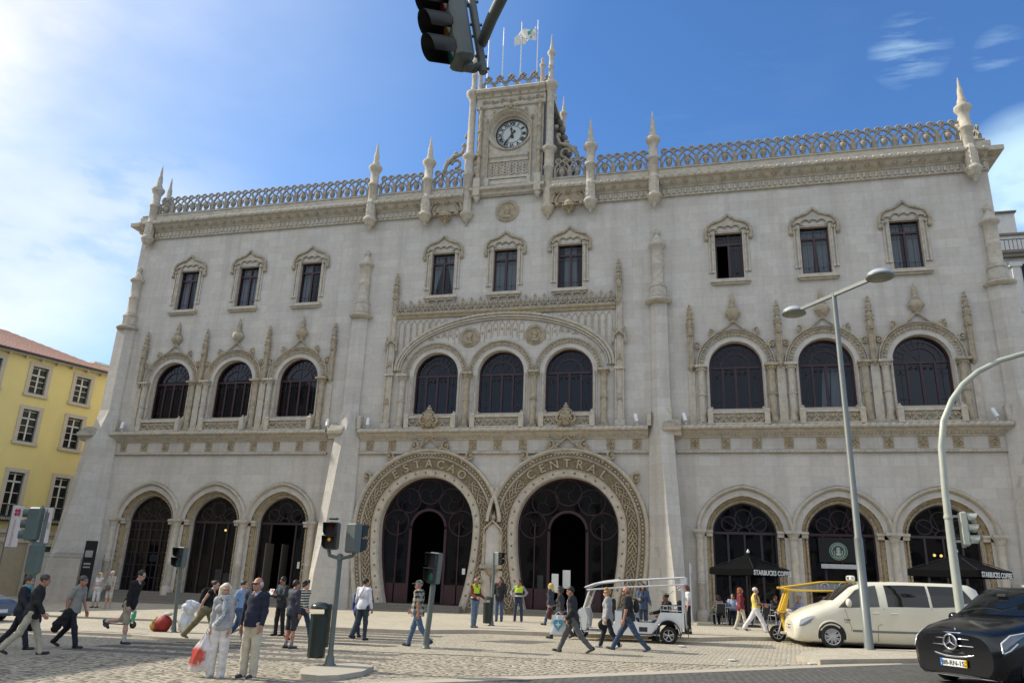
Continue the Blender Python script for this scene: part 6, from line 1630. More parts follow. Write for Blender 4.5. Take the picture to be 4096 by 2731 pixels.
m.bx(3.34,3.42,-.6,.6,.93,1.75); m.rbox((.18,0,.78),(.2,.9,.26),.05); m.rbox((.2,0,.5),(.16,.5,.4),.06)
m.build('body',RW,tt)
m=MB()
roof=lambda x:1.56+.42*min(1,(x-.35)/1.4)**.7 if x>.35 else 1.54
for s in (-1,1):
    m.tube([(.36,s*.66,1.58),(.7,s*.68,1.70),(1.6,s*.68,1.82),(3.45,s*.68,1.97)],.028,6); m.tube([(.40,s*.67,1.50),(1.6,s*.69,1.62),(3.42,s*.69,1.76)],.03,6)
    for x in (1.55,2.35,3.1): z=1.82+(x-1.6)*.081; m.tube([(x,s*.69,z-.19),(x,s*.68,z)],.018,6)
    m.tube([(.30,s*.6,.95),(.5,s*.64,1.54)],.03,6); m.tube([(3.36,s*.64,.9),(3.36,s*.66,1.9)],.028,6)
    m.bx(3.32,3.5,s*.6-.08,s*.6+.08,1.76,1.97)
m.tube([(.36,-.66,1.58),(.36,.66,1.58)],.03,6); m.build('roof_frame',RW,tt)
m=MB(); m.grid([[(x,.66*(j/4-1),z+.05*(1-(j/4-1)**2)) for j in range(9)] for x,z in ((.30,1.55),(.5,1.64),(.9,1.75),(1.4,1.82))]); m.grid([[(x,.66*(j/4-1),z+.03*(1-(j/4-1)**2)) for j in range(9)] for x,z in ((1.4,1.8),(2.4,1.885),(3.45,1.97))],1); m.build('roof_panel',[RW,glass('roof_film',(.3,.32,.34),.45,.25,0)],tt)
m=MB(); m.add([(.33,-.56,.98),(.33,.56,.98),(.50,.56,1.5),(.50,-.56,1.5)],[(0,1,2,3)]); m.build('windscreen',CARGL,tt)
m=MB(); m.grid([[(2.92+.36*cos(a),y,.30+.40*sin(a)) for a in [radians(190-200*i/14) for i in range(15)]] for y in (-.74,-.5)],0,True); m.grid([[(2.92+.36*cos(a),y,.30+.40*sin(a)) for a in [radians(190-200*i/14) for i in range(15)]] for y in (.5,.74)],0,True)
for s in (-1,1): m.tube([(2.92+.36*cos(a),s*.74,.30+.40*sin(a)) for a in [radians(190-200*i/14) for i in range(15)]],.02,6)
m.bx(2.03,2.28,-.672,-.66,.34,.47); m.tube([(1.9,-.67,.26),(2.4,-.67,.26),(2.56,-.67,.42)],.025,6); m.bx(3.44,3.55,-.4,.4,.38,.44); m.tube([(3.5,-.2,.42),(3.5,-.2,.2)],.012,5)
m.build('fender',paint('fender_dark',(.012,.016,.03),.2,.8),tt)
for s in (-1,1): cwheel(tt,2.92,s*.60,.265,.17,s,5,.62)
cwheel(tt,.12,0,.25,.13,-1,5,.62)
m=MB(); m.tube([(.12,-.1,.26),(.28,-.1,.7)],.025,6); m.tube([(.12,.1,.26),(.28,.1,.7)],.025,6)
m.tube([(.02+.0,.0,.54),(-.05,0,.5)],.12,10); m.grid([[(.12+.31*cos(a),y,.25+.31*sin(a)) for a in [radians(25+130*i/10) for i in range(11)]] for y in (-.1,.1)]); m.build('fork_mudguard',RW,tt)
for s in (-1,1):
    m=MB(); m.ball((.18,s*.34,.72),(.09,.09,.09),10,8); m.build('headlight',HLGL,tt)
m=MB()
for s in (-1,1):
    m.tube([(2.68,s*.66,1.0),(3.36,s*.66,.98)],.014,5); m.tube([(2.72,s*.66,1.12),(3.36,s*.66,1.13)],.014,5)
    for x in (2.7,2.98,3.2): m.tube([(x,s*.66,.93),(x,s*.66,1.13)],.012,5)
    for x in (2.84,3.1): m.tube([(x+.07*cos(k*pi/6),s*.66,1.05+.06*sin(k*pi/6)) for k in range(12)],.011,5,closed=True)
m.tube([(2.5,-.66,1.55),(2.6,-.66,1.46),(3.0,-.66,1.47),(3.1,-.66,1.58)],.012,5); m.build('side_rail',CHM,tt)
m=MB(); m.rbox((2.95,0,.62),(.6,1.1,.14),.04); m.rbox((3.25,0,.98),(.12,1.1,.6),.04); m.rbox((1.0,-.05,.62),(.4,.5,.14),.04); m.rbox((1.18,-.05,.95),(.1,.5,.6),.04); m.rbox((1.75,0,.62),(.4,1.1,.14),.04); m.build('seat',SEATM,tt)
m=MB(); m.tube([(.55,-.3,1.05),(.48,0,1.0),(.55,.3,1.05)],.02,6); m.build('handlebar',TRIM,tt)
m=MB(); put_text(m,'AMI',.13,frame((1.80,-.665,.70),(1,0,0),(0,0,1)),.003,0,.003); m.build('side_lettering',TRIM,tt)
# ---- yellow rickshaw
YW=paint('rickshaw_yellow',(.62,.38,.015),.35,.4)
yt=thing('auto_rickshaw','yellow three-wheeled rickshaw with clear roof parked behind the cream taxi nose','rickshaw',(12.65,-10.95,gz(13)),0)
m=MB(); m.add([(.28,-.36,1.0),(.55,-.42,1.62),(.66,-.42,1.62),(.50,-.36,.98)],[(0,1,2,3)]); m.add([(.28,.36,1.0),(.55,.42,1.62),(.66,.42,1.62),(.50,.36,.98)],[(3,2,1,0)])
for s in (-1,1): m.grid([[(.28+dx,s*.36+.0,1.0) for dx in (0,.1,.22)],[(.55+dx,s*.42,1.64) for dx in (0,.05,.11)]]); m.tube([(.35,s*.37,1.0),(.60,s*.42,1.64)],.05,6)
m.rbox((.36,0,.97),(.25,.8,.10),.04); m.rbox((.42,-.05,.62),(.10,.34,.62),.04,0,Ry(radians(-9)))
for s in (-1,1): m.tube([(.36,s*.5,1.70),(.72,s*.62,1.64),(2.7,s*.64,1.66)],.035,6); m.tube([(.40,s*.5,1.71),(1.7,s*.45,1.93),(2.9,s*.45,1.96)],.03,6)
m.tube([(.36,-.5,1.70),(.36,.5,1.70)],.045,6); m.tube([(1.7,-.45,1.93),(1.7,.45,1.93)],.03,6); m.build('yellow_frame',YW,yt)
m=MB(); m.grid([[(.42,y,1.71) for y in (-.5,0,.5)],[(1.7,y,1.93+.02*(y==0)) for y in (-.45,0,.45)],[(2.9,y,1.96) for y in (-.45,0,.45)]])
for s in (-1,1): m.grid([[(.5,s*.52,1.69),(.72,s*.61,1.65)],[(1.7,s*.45,1.92),(1.7,s*.63,1.66)],[(2.8,s*.45,1.95),(2.7,s*.64,1.67)]])
m.build('roof_film',glass('clear_film',(.2,.21,.23),.55,.2,0),yt)
m=MB(); m.rbox((.60,0,.62),(.24,.62,.66),.05); m.bx(.3,2.6,-.58,.58,.28,.34); m.bx(1.5,2.6,-.6,.6,.34,.75); m.rbox((.62,.0,.99),(.18,.5,.1),.04); m.build('body',mat('rickshaw_cream',(.55,.53,.46),.4),yt)
m=MB(); m.rbox((.24,0,.93),(.2,.62,.14),.06)
for s in (-1,1): m.tube([(.22,s*.14,.26),(.34,s*.16,.66)],.03,8); m.tube([(1.75+.2*k+.13*cos(q*.5),s*.5,1.77+.13*sin(q*.5)) for k in (0,) for q in range(13)],.012,5); m.tube([(2.3+.13*cos(q*.5),s*.5,1.8+.13*sin(q*.5)) for q in range(13)],.012,5)
m.build('chrome_parts',CHROME,yt)
m=MB(); m.grid([[(.23+.36*cos(a),y,.26+.38*sin(a)) for a in [radians(30+135*i/12) for i in range(13)]] for y in (-.11,-.04,.04,.11)]); m.tube([(-.1,-.1,.50),(-.06,-.1,.3),(.02,-.1,.1)],.018,6); m.build('mudguard',paint('mudguard_dark',(.012,.018,.02),.25,.6),yt)
cwheel(yt,.23,0,.26,.13,-1,6,.64); cwheel(yt,2.45,-.58,.26,.15,-1,5,.6); cwheel(yt,2.45,.58,.26,.15,1,5,.6)
m=MB(); m.rbox((1.1,0,.62),(.4,.6,.12),.04); m.rbox((1.3,0,.95),(.1,.6,.55),.04); m.build('seat',SEATM,yt)
# ---- blue car at the left edge
BLU=paint('car_blue',(.05,.10,.20),.25,.8)
bc=thing('parked_car','dark blue car cut by the left edge of the frame','car',(-12.35,-17.1,gz(-12.4)),radians(180))
C_=Body([(0,.3,.5,.62,.6,.68,.55),(.08,.22,.55,.74,.72,.78,.66),(.4,.2,.66,.84,.80,.84,.74),(1.0,.2,.80,.95,.82,.86,.78),(1.3,.2,.86,1.02,.82,.87,.74),(1.9,.2,.9,1.38,.82,.87,.62),(2.3,.2,.92,1.47,.82,.87,.62),(3.2,.2,.92,1.46,.82,.87,.62),(3.8,.22,.94,1.30,.82,.86,.62),(4.1,.26,.92,1.05,.80,.84,.66),(4.3,.34,.8,.9,.74,.78,.6)])
C_.build('body',BLU,bc); m=MB()
for s in (-1,1): C_.panel(m,([(1.5,.92),(2.4,.94),(3.5,.96)],[(1.55,.96),(2.2,1.40),(3.3,1.38)]),s,.008)
C_.front(m,[(1.32,1.03),(1.6,1.2),(1.9,1.38)],.02,0,.9); m.build('window',CARGL,bc)
m=MB()
for s in (-1,1):
    for cx in (.85,3.4): C_.arch(m,cx,.36,.31,s)
m.build('wheel_arch',TRIM,bc)
for s in (-1,1):
    for cx in (.85,3.4): cwheel(bc,cx,s*.80,.30,.19,s,5,.66)
    m=MB(); C_.panel(m,([(.1,.56),(.2,.56),(.4,.62)],[(.12,.68),(.3,.72),(.5,.76)]),s,.01); m.build('headlight',HLGL,bc)
m=MB(); m.bx(-.02,.02,-.3,.3,.34,.45); m.build('number_plate',PAPER,bc)
# ================================================================ people
class SDF:
    """smooth union of simple solids on a grid, turned into one continuous quad mesh (surface nets)"""
    def __init__(s,lo,hi,h):
        s.h=h; s.lo=np.array(lo,float); n=np.ceil((np.array(hi)-s.lo)/h).astype(int)+1; s.n=n
        s.f=np.full(n,.5,dtype=np.float32); s.ax=[s.lo[i]+h*np.arange(n[i]) for i in range(3)]
    def _win(s,lo,hi,pad):
        a=np.clip(np.floor((np.array(lo)-pad-s.lo)/s.h).astype(int),0,s.n); b=np.clip(np.ceil((np.array(hi)+pad-s.lo)/s.h).astype(int)+1,0,s.n)
        if (b<=a).any(): return None
        sl=tuple(slice(a[i],b[i]) for i in range(3)); X,Y,Z=np.meshgrid(s.ax[0][sl[0]],s.ax[1][sl[1]],s.ax[2][sl[2]],indexing='ij',sparse=True); return sl,X,Y,Z
    def _put(s,sl,d,k,sub=False):
        f=s.f[sl]
        if sub: s.f[sl]=np.maximum(f,-d); return
        if k<=0: s.f[sl]=np.minimum(f,d); return
        h=np.clip(.5+.5*(f-d)/k,0,1); s.f[sl]=f*(1-h)+d*h-k*h*(1-h)
    def cap(s,a,b,r1,r2,k=.03,sub=False):
        a=np.array(a,float); b=np.array(b,float); R=max(r1,r2); w=s._win(np.minimum(a,b)-R,np.maximum(a,b)+R,.07)
        if w is None: return
        sl,X,Y,Z=w; d=b-a; L=d@d+1e-12; t=np.clip(((X-a[0])*d[0]+(Y-a[1])*d[1]+(Z-a[2])*d[2])/L,0,1)
        q=np.sqrt((X-a[0]-t*d[0])**2+(Y-a[1]-t*d[1])**2+(Z-a[2]-t*d[2])**2)-(r1+(r2-r1)*t); s._put(sl,q.astype(np.float32),k,sub)
    def ell(s,c,r,k=.03,R=None,sub=False):
        c=np.array(c,float); r=np.array(r,float); m=r.max(); w=s._win(c-m,c+m,.07)
        if w is None: return
        sl,X,Y,Z=w; x,y,z=X-c[0],Y-c[1],Z-c[2]
        if R is not None:
            M=np.array(R); x,y,z=M[0,0]*x+M[1,0]*y+M[2,0]*z,M[0,1]*x+M[1,1]*y+M[2,1]*z,M[0,2]*x+M[1,2]*y+M[2,2]*z
        k0=np.sqrt((x/r[0])**2+(y/r[1])**2+(z/r[2])**2); k1=np.sqrt((x/r[0]**2)**2+(y/r[1]**2)**2+(z/r[2]**2)**2)+1e-9
        s._put(sl,(k0*(k0-1)/k1).astype(np.float32),k,sub)
    def cut(s,p,n):
        """keep the half space (x-p).n<0"""
        p=np.array(p,float); n=np.array(n,float); n/=np.linalg.norm(n)
        X,Y,Z=np.meshgrid(*s.ax,indexing='ij',sparse=True); s.f=np.maximum(s.f,((X-p[0])*n[0]+(Y-p[1])*n[1]+(Z-p[2])*n[2]).astype(np.float32))
    def wrinkle(s,amp,seed=0):
        X,Y,Z=np.meshgrid(*s.ax,indexing='ij',sparse=True); q=seed*1.7
        s.f=s.f+amp*(np.sin(31*Z+9*X+q)*np.sin(23*X-13*Y+q)+.6*np.sin(47*Z-17*Y+2*q)+.5*np.sin(19*X+29*Y+11*Z+q)).astype(np.float32)
    def mesh(s):
        f=s.f; f[0]=f[-1]=.1; f[:,0]=f[:,-1]=.1; f[:,:,0]=f[:,:,-1]=.1
        ins=f<0; n=s.n; cs=np.zeros(n-1,dtype=np.int8); 
        C=[(i,j,k) for i in (0,1) for j in (0,1) for k in (0,1)]
        for i,j,k in C: cs+=ins[i:n[0]-1+i,j:n[1]-1+j,k:n[2]-1+k]
        act=(cs>0)&(cs<8); idx=np.full(n-1,-1,dtype=np.int64); A=np.argwhere(act); idx[act]=np.arange(len(A))
        if len(A)==0: return np.zeros((0,3)),np.zeros((0,4),int)
        P=np.zeros((len(A),3)); W=np.zeros(len(A))
        val=lambda o:f[A[:,0]+o[0],A[:,1]+o[1],A[:,2]+o[2]].astype(float)
        for o in C:
            for ax in range(3):
                if o[ax]: continue
                o2=list(o); o2[ax]=1; v0=val(o); v1=val(o2); m=(v0<0)!=(v1<0); t=np.where(m,v0/(v0-v1+1e-12*(v0==v1)),0)
                q=np.tile(np.array(o,float),(len(A),1)); q[:,ax]+=t; P+=q*m[:,None]; W+=m
        P=(A+P/np.maximum(W,1)[:,None])*s.h+s.lo
        F=[]
        for ax in range(3):
            b,c=(ax+1)%3,(ax+2)%3; s0=[slice(1,n[i]-1) for i in range(3)]; s0[ax]=slice(0,n[ax]-1); s1=list(s0); s1[ax]=slice(1,n[ax])
            a0=ins[tuple(s0)]; a1=ins[tuple(s1)]; E=np.argwhere(a0!=a1)
            if len(E)==0: continue
            off=np.array([1,1,1]); off[ax]=0; E=E+off; sg=ins[E[:,0],E[:,1],E[:,2]]
            def g(db,dc):
                q=E.copy(); q[:,b]-=db; q[:,c]-=dc; return idx[q[:,0],q[:,1],q[:,2]]
            Q=np.stack([g(1,1),g(0,1),g(0,0),g(1,0)],1); Q[~sg]=Q[~sg][:,::-1]; F.append(Q)
        return P,np.concatenate(F)
    def obj(s,name,mats,parent,mi=None):
        P,F=s.mesh(); me=bpy.data.meshes.new(name); me.from_pydata(P.tolist(),[],F.tolist())
        for m in (mats if isinstance(mats,list) else [mats]): me.materials.append(m)
        me.polygons.foreach_set('use_smooth',np.ones(len(F),dtype=bool))
        if mi is not None and len(F): me.polygons.foreach_set('material_index',mi(P[F].mean(1)).astype(np.int32))
        me.update(); o=bpy.data.objects.new(name,me); COL.objects.link(o); o.parent=parent; return o
CM={}
def cloth(col,rough=.9,var=.16,sc=9,pat=None):
    key=(col,rough,pat)
    if key in CM: return CM[key]
    nm='cloth_%d'%len(CM)
    if pat is None: m=mat(nm,col,rough,0,var,sc,.15)
    else:
        t=NT(nm); co=t.N('ShaderNodeTexCoord').outputs['Object']; sp=t.N('ShaderNodeSeparateXYZ'); t.L(co,sp.inputs[0]); x,y,z=sp.outputs
        if pat[0]=='plaid':
            xx=t.math('ADD',x,y); a=t.math('GREATER_THAN',t.math('SINE',t.math('MULTIPLY',xx,pat[2])),.0); b=t.math('GREATER_THAN',t.math('SINE',t.math('MULTIPLY',z,pat[2])),.0)
            c=t.mix(t.math('MULTIPLY',t.math('ADD',a,b),.5),col,pat[1])
        elif pat[0]=='stripe':
            a=t.math('GREATER_THAN',t.math('SINE',t.math('MULTIPLY',z,pat[2])),.0); c=t.mix(a,col,pat[1])
        elif pat[0]=='floral':
            v=t.N('ShaderNodeTexVoronoi'); v.inputs['Scale'].default_value=pat[2]; t.L(co,v.inputs['Vector']); c=t.mix(t.ramp(v.outputs['Distance'],[(.25,0.),(.5,1.)]),col,pat[1])
        elif pat[0]=='redpatch':
            n=t.noise(co,5,4); f=t.math('MULTIPLY',t.ramp(t.math('MULTIPLY',z,-1.),[(.2,0.),(.28,1.),(.5,1.),(.58,0.)]),t.ramp(t.math('ADD',t.math('MULTIPLY',x,-1.5),n),[(.35,0.),(.5,1.)])); c=t.mix(f,col,pat[1])
        elif pat[0]=='vest':                            # high-visibility waistcoat: yellow yoke, navy body, reflective bands
            c=t.ramp(t.math('MULTIPLY_ADD',z,1.,-pat[1]),[(0,(.01,.014,.035)),(.075,(.01,.014,.035)),(.08,(.55,.56,.55)),(.125,(.55,.56,.55)),(.13,(.01,.014,.035)),(.23,(.01,.014,.035)),(.235,(.45,.62,.02))]); t.n[-1].color_ramp.interpolation='CONSTANT' if hasattr(t.n[-1],'color_ramp') else None
        t.L(c,t.p.inputs['Base Color']); t.setp(Roughness=rough)
        m=t.m
    CM[key]=m; return m
SKIN=[mat('skin_%d'%i,c,.55,0,.1,12) for i,c in enumerate(((.46,.25,.17),(.52,.31,.22),(.33,.16,.095),(.42,.19,.125)))]
EYE=mat('eye_dark',(.02,.015,.012),.3,0,0); LIP=mat('lip',(.30,.10,.08),.5,0,0); GLASSES=mat('sunglasses',(.008,.008,.009),.12,0,0)
SHOE={}
def hand_mesh(curl,h=.0045):
    """relaxed or gripping right hand hanging down -Z, palm towards +X... thumb forward (-Y)"""
    s=SDF((-.06,-.075,-.215),(.06,.06,.03),h)
    s.ell((0,0,-.05),(.016,.04,.052),.01); s.cap((0,0,.02),(0,0,-.02),.025,.026,.015)
    for i,(y,L,r) in enumerate(((-.030,.075,.0095),(-.010,.083,.0098),(.010,.077,.0094),(.029,.060,.0085))):
        p=np.array([0,y,-.09+(.008 if i==3 else 0)]); a=curl[0]+.06*i; 
        for q,(f,da) in enumerate(((.45,curl[0]+.07*i),(.32,curl[1]),(.23,curl[1]*.8))):
            a=da if q==0 else a+da; n=p+L*f*np.array([-sin(a),.06*(i-1.5)*.5,-cos(a)]); s.cap(p,n,r,r*.92,.004); p=n
    p=np.array([-.006,-.034,-.035]); q=p+np.array([-.012,-.026,-.03]); s.cap(p,q,.013,.0105,.008); s.cap(q,q+np.array([-.012-.01*curl[0],-.002+.012*curl[0],-.028]),.0105,.009,.004)
    return s.mesh()
HANDS={'relaxed':hand_mesh((.22,.35)),'grip':hand_mesh((.75,1.05))}
def rotm(ax,a): return np.array(Matrix.Rotation(a,3,ax))
def person(label,x,y,face,H=1.74,z=None,legs=((.0,.0),(.0,.0)),arms=((.05,.1,.2),(.05,.1,.2)),lean=0,twist=0,skin=0,sit=False,
           top=(.3,.3,.3),sleeve='long',tpat=None,jacket=None,bot=(.2,.2,.2),shorts=False,shoe=(.015,.014,.013),hair=('short',(.03,.02,.015)),build=1.0,fem=False,
           cap=None,glasses=False,head=(0,0),res=.0165,belly=0,hands=('relaxed','relaxed'),collar=None,vest=None,loose=0,scarf=None,beard=None,topm=None,spread=.0,sock=None,toplen=0.):
    """legs: (hip swing forward, knee bend) for right, left; arms: (swing forward, outward, elbow bend) for right, left; face=0 looks to -Y, + turns towards +X"""
    k=H/1.75; t=thing('person',label,'person',(x,y,gz(x) if z is None else z),radians(face),None)
    hipz=.90*k; w_h=.088*k*(1.06 if fem else 1); w_s=(.15 if fem else .178)*k*build**.5
    J={}; feet=[]
    for s,nm,(a,b) in ((-1,'R',legs[0]),(1,'L',legs[1])):
        hp=np.array([s*w_h,0,0]); d=np.array([s*(.03+spread),-sin(a),-cos(a)]); kn=hp+.42*k*d/np.linalg.norm(d); a2=a-b; an=kn+.405*k*np.array([s*spread*.6,-sin(a2),-cos(a2)]); 
        fp=max(-1.0,min(.5,a2*.55 if a2<0 else a2*.25)); J[nm]=(hp,kn,an,fp); feet.append(an)
    low=min(f[2] for f in feet)-.075*k; oz=-low if not sit else .50*k
    up=np.array([0,0,oz]); 
    L=rotm('X',lean)@rotm('Z',0); sh0=np.array([0,0,.0])
    def T(p): return L@np.array(p)+up                    # torso frame, origin at the pelvis
    tw=rotm('Z',twist)
    chest=T((0,0,.36*k)); shl={}; 
    for s,nm,(a,o,e) in ((-1,'R',arms[0]),(1,'L',arms[1])):
        sp=T(tw@np.array([s*w_s,.005,.50*k])); d=L@tw@np.array([s*sin(o),-sin(a)*cos(o),-cos(a)*cos(o)]); el=sp+.285*k*d
        a2=a+e; d2=L@tw@np.array([s*sin(o)*(.6 if e<1 else -.55),-sin(a2),-cos(a2)]); d2/=np.linalg.norm(d2); wr=el+.245*k*d2; shl[nm]=(sp,el,wr,d2)
    nb=T((0,.01,.545*k)); hr=rotm('Z',head[0])@rotm('X',head[1]); hc=T((0,-.015,.545*k))+L@np.array([0,-.012,.135*k]); 
    allp=[J[n][i]+up for n in 'RL' for i in range(3)]+[shl[n][i] for n in 'RL' for i in range(3)]+[hc,T((0,0,.4*k))]
    lo=np.min(allp,0)-.27; hi=np.max(allp,0)+.27; lo[2]=-.03 if not sit else lo[2]
    grid=lambda m=1.:SDF(lo,hi,res*m)
    def torso(s,i,kk=.05):
        fs=(.93 if fem else 1)*build
        s.ell(T((0,0,.02*k)),(.155*k*build**.7+i+.008*fem,.115*k*build+i,.13*k+i),kk,L)
        s.ell(T((0,-.012-.02*belly,.17*k)),((.128 if fem else .145)*k*build+i,(.095+.035*belly)*k*build+i,.17*k+i),kk,L)
        s.ell(T(tw@np.array([0,.005,.36*k])),(.155*k*fs+i,(.108+.01*belly)*k*build+i,.17*k+i),kk,L@tw)
        if fem:
            for q in (-1,1): s.ell(T(tw@np.array([q*.065*k,-.095*k,.34*k])),(.06*k+i*.5,.055*k+i*.4,.06*k+i*.5),.04,L@tw)
        s.cap(shl['R'][0]+np.array([0,0,-.01]),shl['L'][0]+np.array([0,0,-.01]),.052*k+i,.052*k+i,kk); s.cap(T((0,.01,.47*k)),nb,.075*k+i*.5,.058*k+i*.2,kk)
    # ---- body
    s=grid(); torso(s,-.006)
    s.cap(nb,hc-L@np.array([0,0,.05*k]),.055*k,.052*k,.03)
    HL=L@hr; hd=lambda p:hc+HL@(np.array(p)*k)
    s.ell(hd((0,.008,.03)),(.073*k,.092*k,.092*k),.02,HL); s.ell(hd((0,-.022,-.045)),(.056*k,.068*k,.068*k),.025,HL); s.ell(hd((0,-.056,-.088)),(.03*k,.026*k,.024*k),.02,HL)
    for q in (-1,1):
        s.ell(hd((q*.075,.012,-.012)),(.012*k,.022*k,.032*k),.01,HL)
    s.cap(hd((0,-.086,.01)),hd((0,-.106,-.03)),.010*k,.016*k,.012)
    for q in (-1,1): s.ell(hd((q*.031,-.089,.012)),(.016*k,.012*k,.011*k),.004,HL,True)
    s.cap(hd((-.045,-.082,.032)),hd((.045,-.082,.032)),.012*k,.012*k,.012)
    s.cap(hd((-.018,-.083,-.062)),hd((.018,-.083,-.062)),.010*k,.010*k,.008)
    for n in 'RL':
        hp,kn,an,fp=J[n]; hp,kn,an=hp+up,kn+up,an+up
        q_=1. if shorts else .82; s.cap(hp,kn,.080*k*build**.6*q_,.052*k*q_,.045); s.cap(kn,(kn*.6+an*.4),.052*k*q_,.054*k*q_,.03); s.cap((kn*.6+an*.4),an,.053*k*q_,.034*k,.03)
        c,sn=cos(fp),sin(fp); s.cap(an+np.array([0,.02,-.03]),an+np.array([0,-.08*c,-.03+.08*sn-.02]),.026,.018,.02)
        sp,el,wr,d2=shl[n]; s.cap(sp,el,.047*k*build**.5,.038*k,.03); s.cap(el,wr,.039*k*build**.4,.026*k,.025)
    col_pts=(hd((0,-.09,-.063)),)
    sk=SKIN[skin]
    def mi(C):
        m=np.zeros(len(C),int)
        for q in (-1,1): m[np.linalg.norm((C-hd((q*.031,-.088,.012)))*np.array([1,1,1.25]),axis=1)<.017*k]=1
        d=(C-hd((0,-.093,-.063)))@HL; m[(abs(d[:,0])<.026*k)&(abs(d[:,2])<.009*k)&(abs(d[:,1])<.03)]=2
        return m
    body=s.obj('body',[sk,EYE,LIP],t,mi)
    bm_v=[];bm_f=[]                                      # hands are joined into the same body mesh
    base=len(body.data.vertices)
    for n,sg,hk in (('R',-1,hands[0]),('L',1,hands[1])):
        P,F=HANDS[hk]; sp,el,wr,d2=shl[n]; zc=-d2; fw=np.array([0,-1,0])-zc*(np.array([0,-1,0])@zc)
        if np.linalg.norm(fw)<.35: fw=np.array([0,0,1])-zc*zc[2]
        fw/=np.linalg.norm(fw); yy=-fw; xx=np.cross(yy,zc); M=np.stack([xx*(1 if sg>0 else -1),yy,zc],1)
        Q=(P*.98*k)@M.T+wr; bm_v.append((Q,F if sg>0 else F[:,::-1]))
    me=body.data; V=np.empty(base*3); me.vertices.foreach_get('co',V); V=V.reshape(-1,3); Fq=[tuple(p.vertices) for p in me.polygons]; mi0=np.empty(len(Fq),dtype=np.int32); me.polygons.foreach_get('material_index',mi0)
    allV=V.tolist(); extra=0
    for Q,F in bm_v:
        b=len(allV); allV+=Q.tolist(); Fq+=[tuple(int(i)+b for i in f) for f in F]; extra+=len(F)
    m2=bpy.data.meshes.new('body'); m2.from_pydata(allV,[],Fq)
    for m_ in (sk,EYE,LIP): m2.materials.append(m_)
    m2.polygons.foreach_set('material_index',np.concatenate([mi0,np.zeros(extra,dtype=np.int32)])); m2.polygons.foreach_set('use_smooth',np.ones(len(Fq),dtype=bool)); m2.update(); body.data=m2; bpy.data.meshes.remove(me)
    # ---- trousers
    s=grid(); lz=loose
    s.ell(T((0,0,.03*k)),(.163*k*build**.7+.012,.122*k*build+.01,.13*k),.04,L); s.cap(T((0,0,.02*k)),T((0,-.004,.12*k)),.115*k*build,.108*k*build,.05)
    for n in 'RL':
        hp,kn,an,fp=J[n]; hp,kn,an=hp+up,kn+up,an+up
        if shorts:
            e=kn*.96+hp*.04 if shorts is True else kn*(1-shorts)+an*shorts
            if shorts is True: s.cap(hp,e,.094*k*build**.6+lz,.080*k+lz,.04)
            else: s.cap(hp,kn,.094*k+lz,.078*k+lz,.04); s.cap(kn,e,.076*k+lz,.070*k+lz,.03)
        else: s.cap(hp,kn,.092*k*build**.6+lz,.069*k+lz,.04); s.cap(kn,an+np.array([0,.005,-.015]),.069*k+lz,.058*k+lz*1.2,.03)
    s.wrinkle(.0035,len(label)); s.obj('trousers',cloth(bot),t)
    # ---- shoes
    for n in 'RL':
        hp,kn,an,fp=J[n]; an=an+up; q=SDF(an-np.array([.09,.25,.24]),an+np.array([.09,.2,.12]),.009); c,sn=cos(fp),sin(fp); R=rotm('X',-fp)
        f=lambda p:an+R@(np.array(p)*k)
        q.cap(f((0,.045,-.04)),f((0,-.13,-.05)),.038*k,.033*k,.02); q.ell(f((0,-.125,-.05)),(.042*k,.06*k,.028*k),.02,R); q.ell(f((0,.03,-.02)),(.038*k,.05*k,.05*k),.02,R); q.cut(f((0,0,-.074)),R@np.array([0,0,-1.]))
        q.obj('shoe',cloth(shoe,.5,.1),t)
        if sock: q=SDF(an-np.array([.08,.08,.06]),an+np.array([.08,.08,.16]),.012); q.cap(an,an+(kn+up-an)*.22,.044*k,.05*k,.01); q.obj('sock',cloth(sock),t)
    # ---- top
    s=grid(); i=.014 if jacket is None else .024
    torso(s,i)
    if jacket is not None or toplen: s.cap(T((0,0,.05*k)),T((0,0,-.05*k-toplen)),.145*k*build+.01,.15*k*build+.012,.05)
    for n in 'RL':
        sp,el,wr,d2=shl[n]; g=.012 if jacket is None else .02
        if sleeve!='none':
            if sleeve=='short': s.cap(sp,sp+(el-sp)*.72,.052*k*build**.5+g,.050*k+g,.03)
            else: s.cap(sp,el,.05*k*build**.5+g,.041*k+g,.03); s.cap(el,wr-d2*.02,.042*k+g,.032*k+g,.025)
    zc=-.02*k-toplen if jacket is None else -.11*k-toplen
    s.cut(T((0,0,zc)),L@np.array([0,0,-1.])); s.cap(T((0,-.05,.50*k)),T((0,-.06,.62*k)),.05*k,.07*k,0,True)
    s.wrinkle(.004,x+y); s.obj('top' if jacket is None else 'jacket',topm or cloth(jacket or top,.9 if jacket is None else .75,.16,9,tpat),t)
    if jacket is not None and top is not None:
        s=grid(); s.ell(T(tw@np.array([0,-.035,.36*k])),(.06*k,.108*k,.2*k),.03,L); s.ell(T((0,-.05,.16*k)),(.055*k,.10*k,.2*k),.03,L); s.obj('shirt',cloth(top),t)
    if vest is not None:
        s=grid(); torso(s,.026); s.cut(T((0,0,.0)),(0,0,-1)); s.cap(T((0,-.05,.48*k)),T((0,-.07,.62*k)),.055*k,.085*k,0,True)
        for n,sg in (('R',-1),('L',1)): s.cut(shl[n][0]+np.array([sg*.03,0,0]),L@tw@np.array([sg*1.,0,0]))
        s.obj('vest',vest,t)
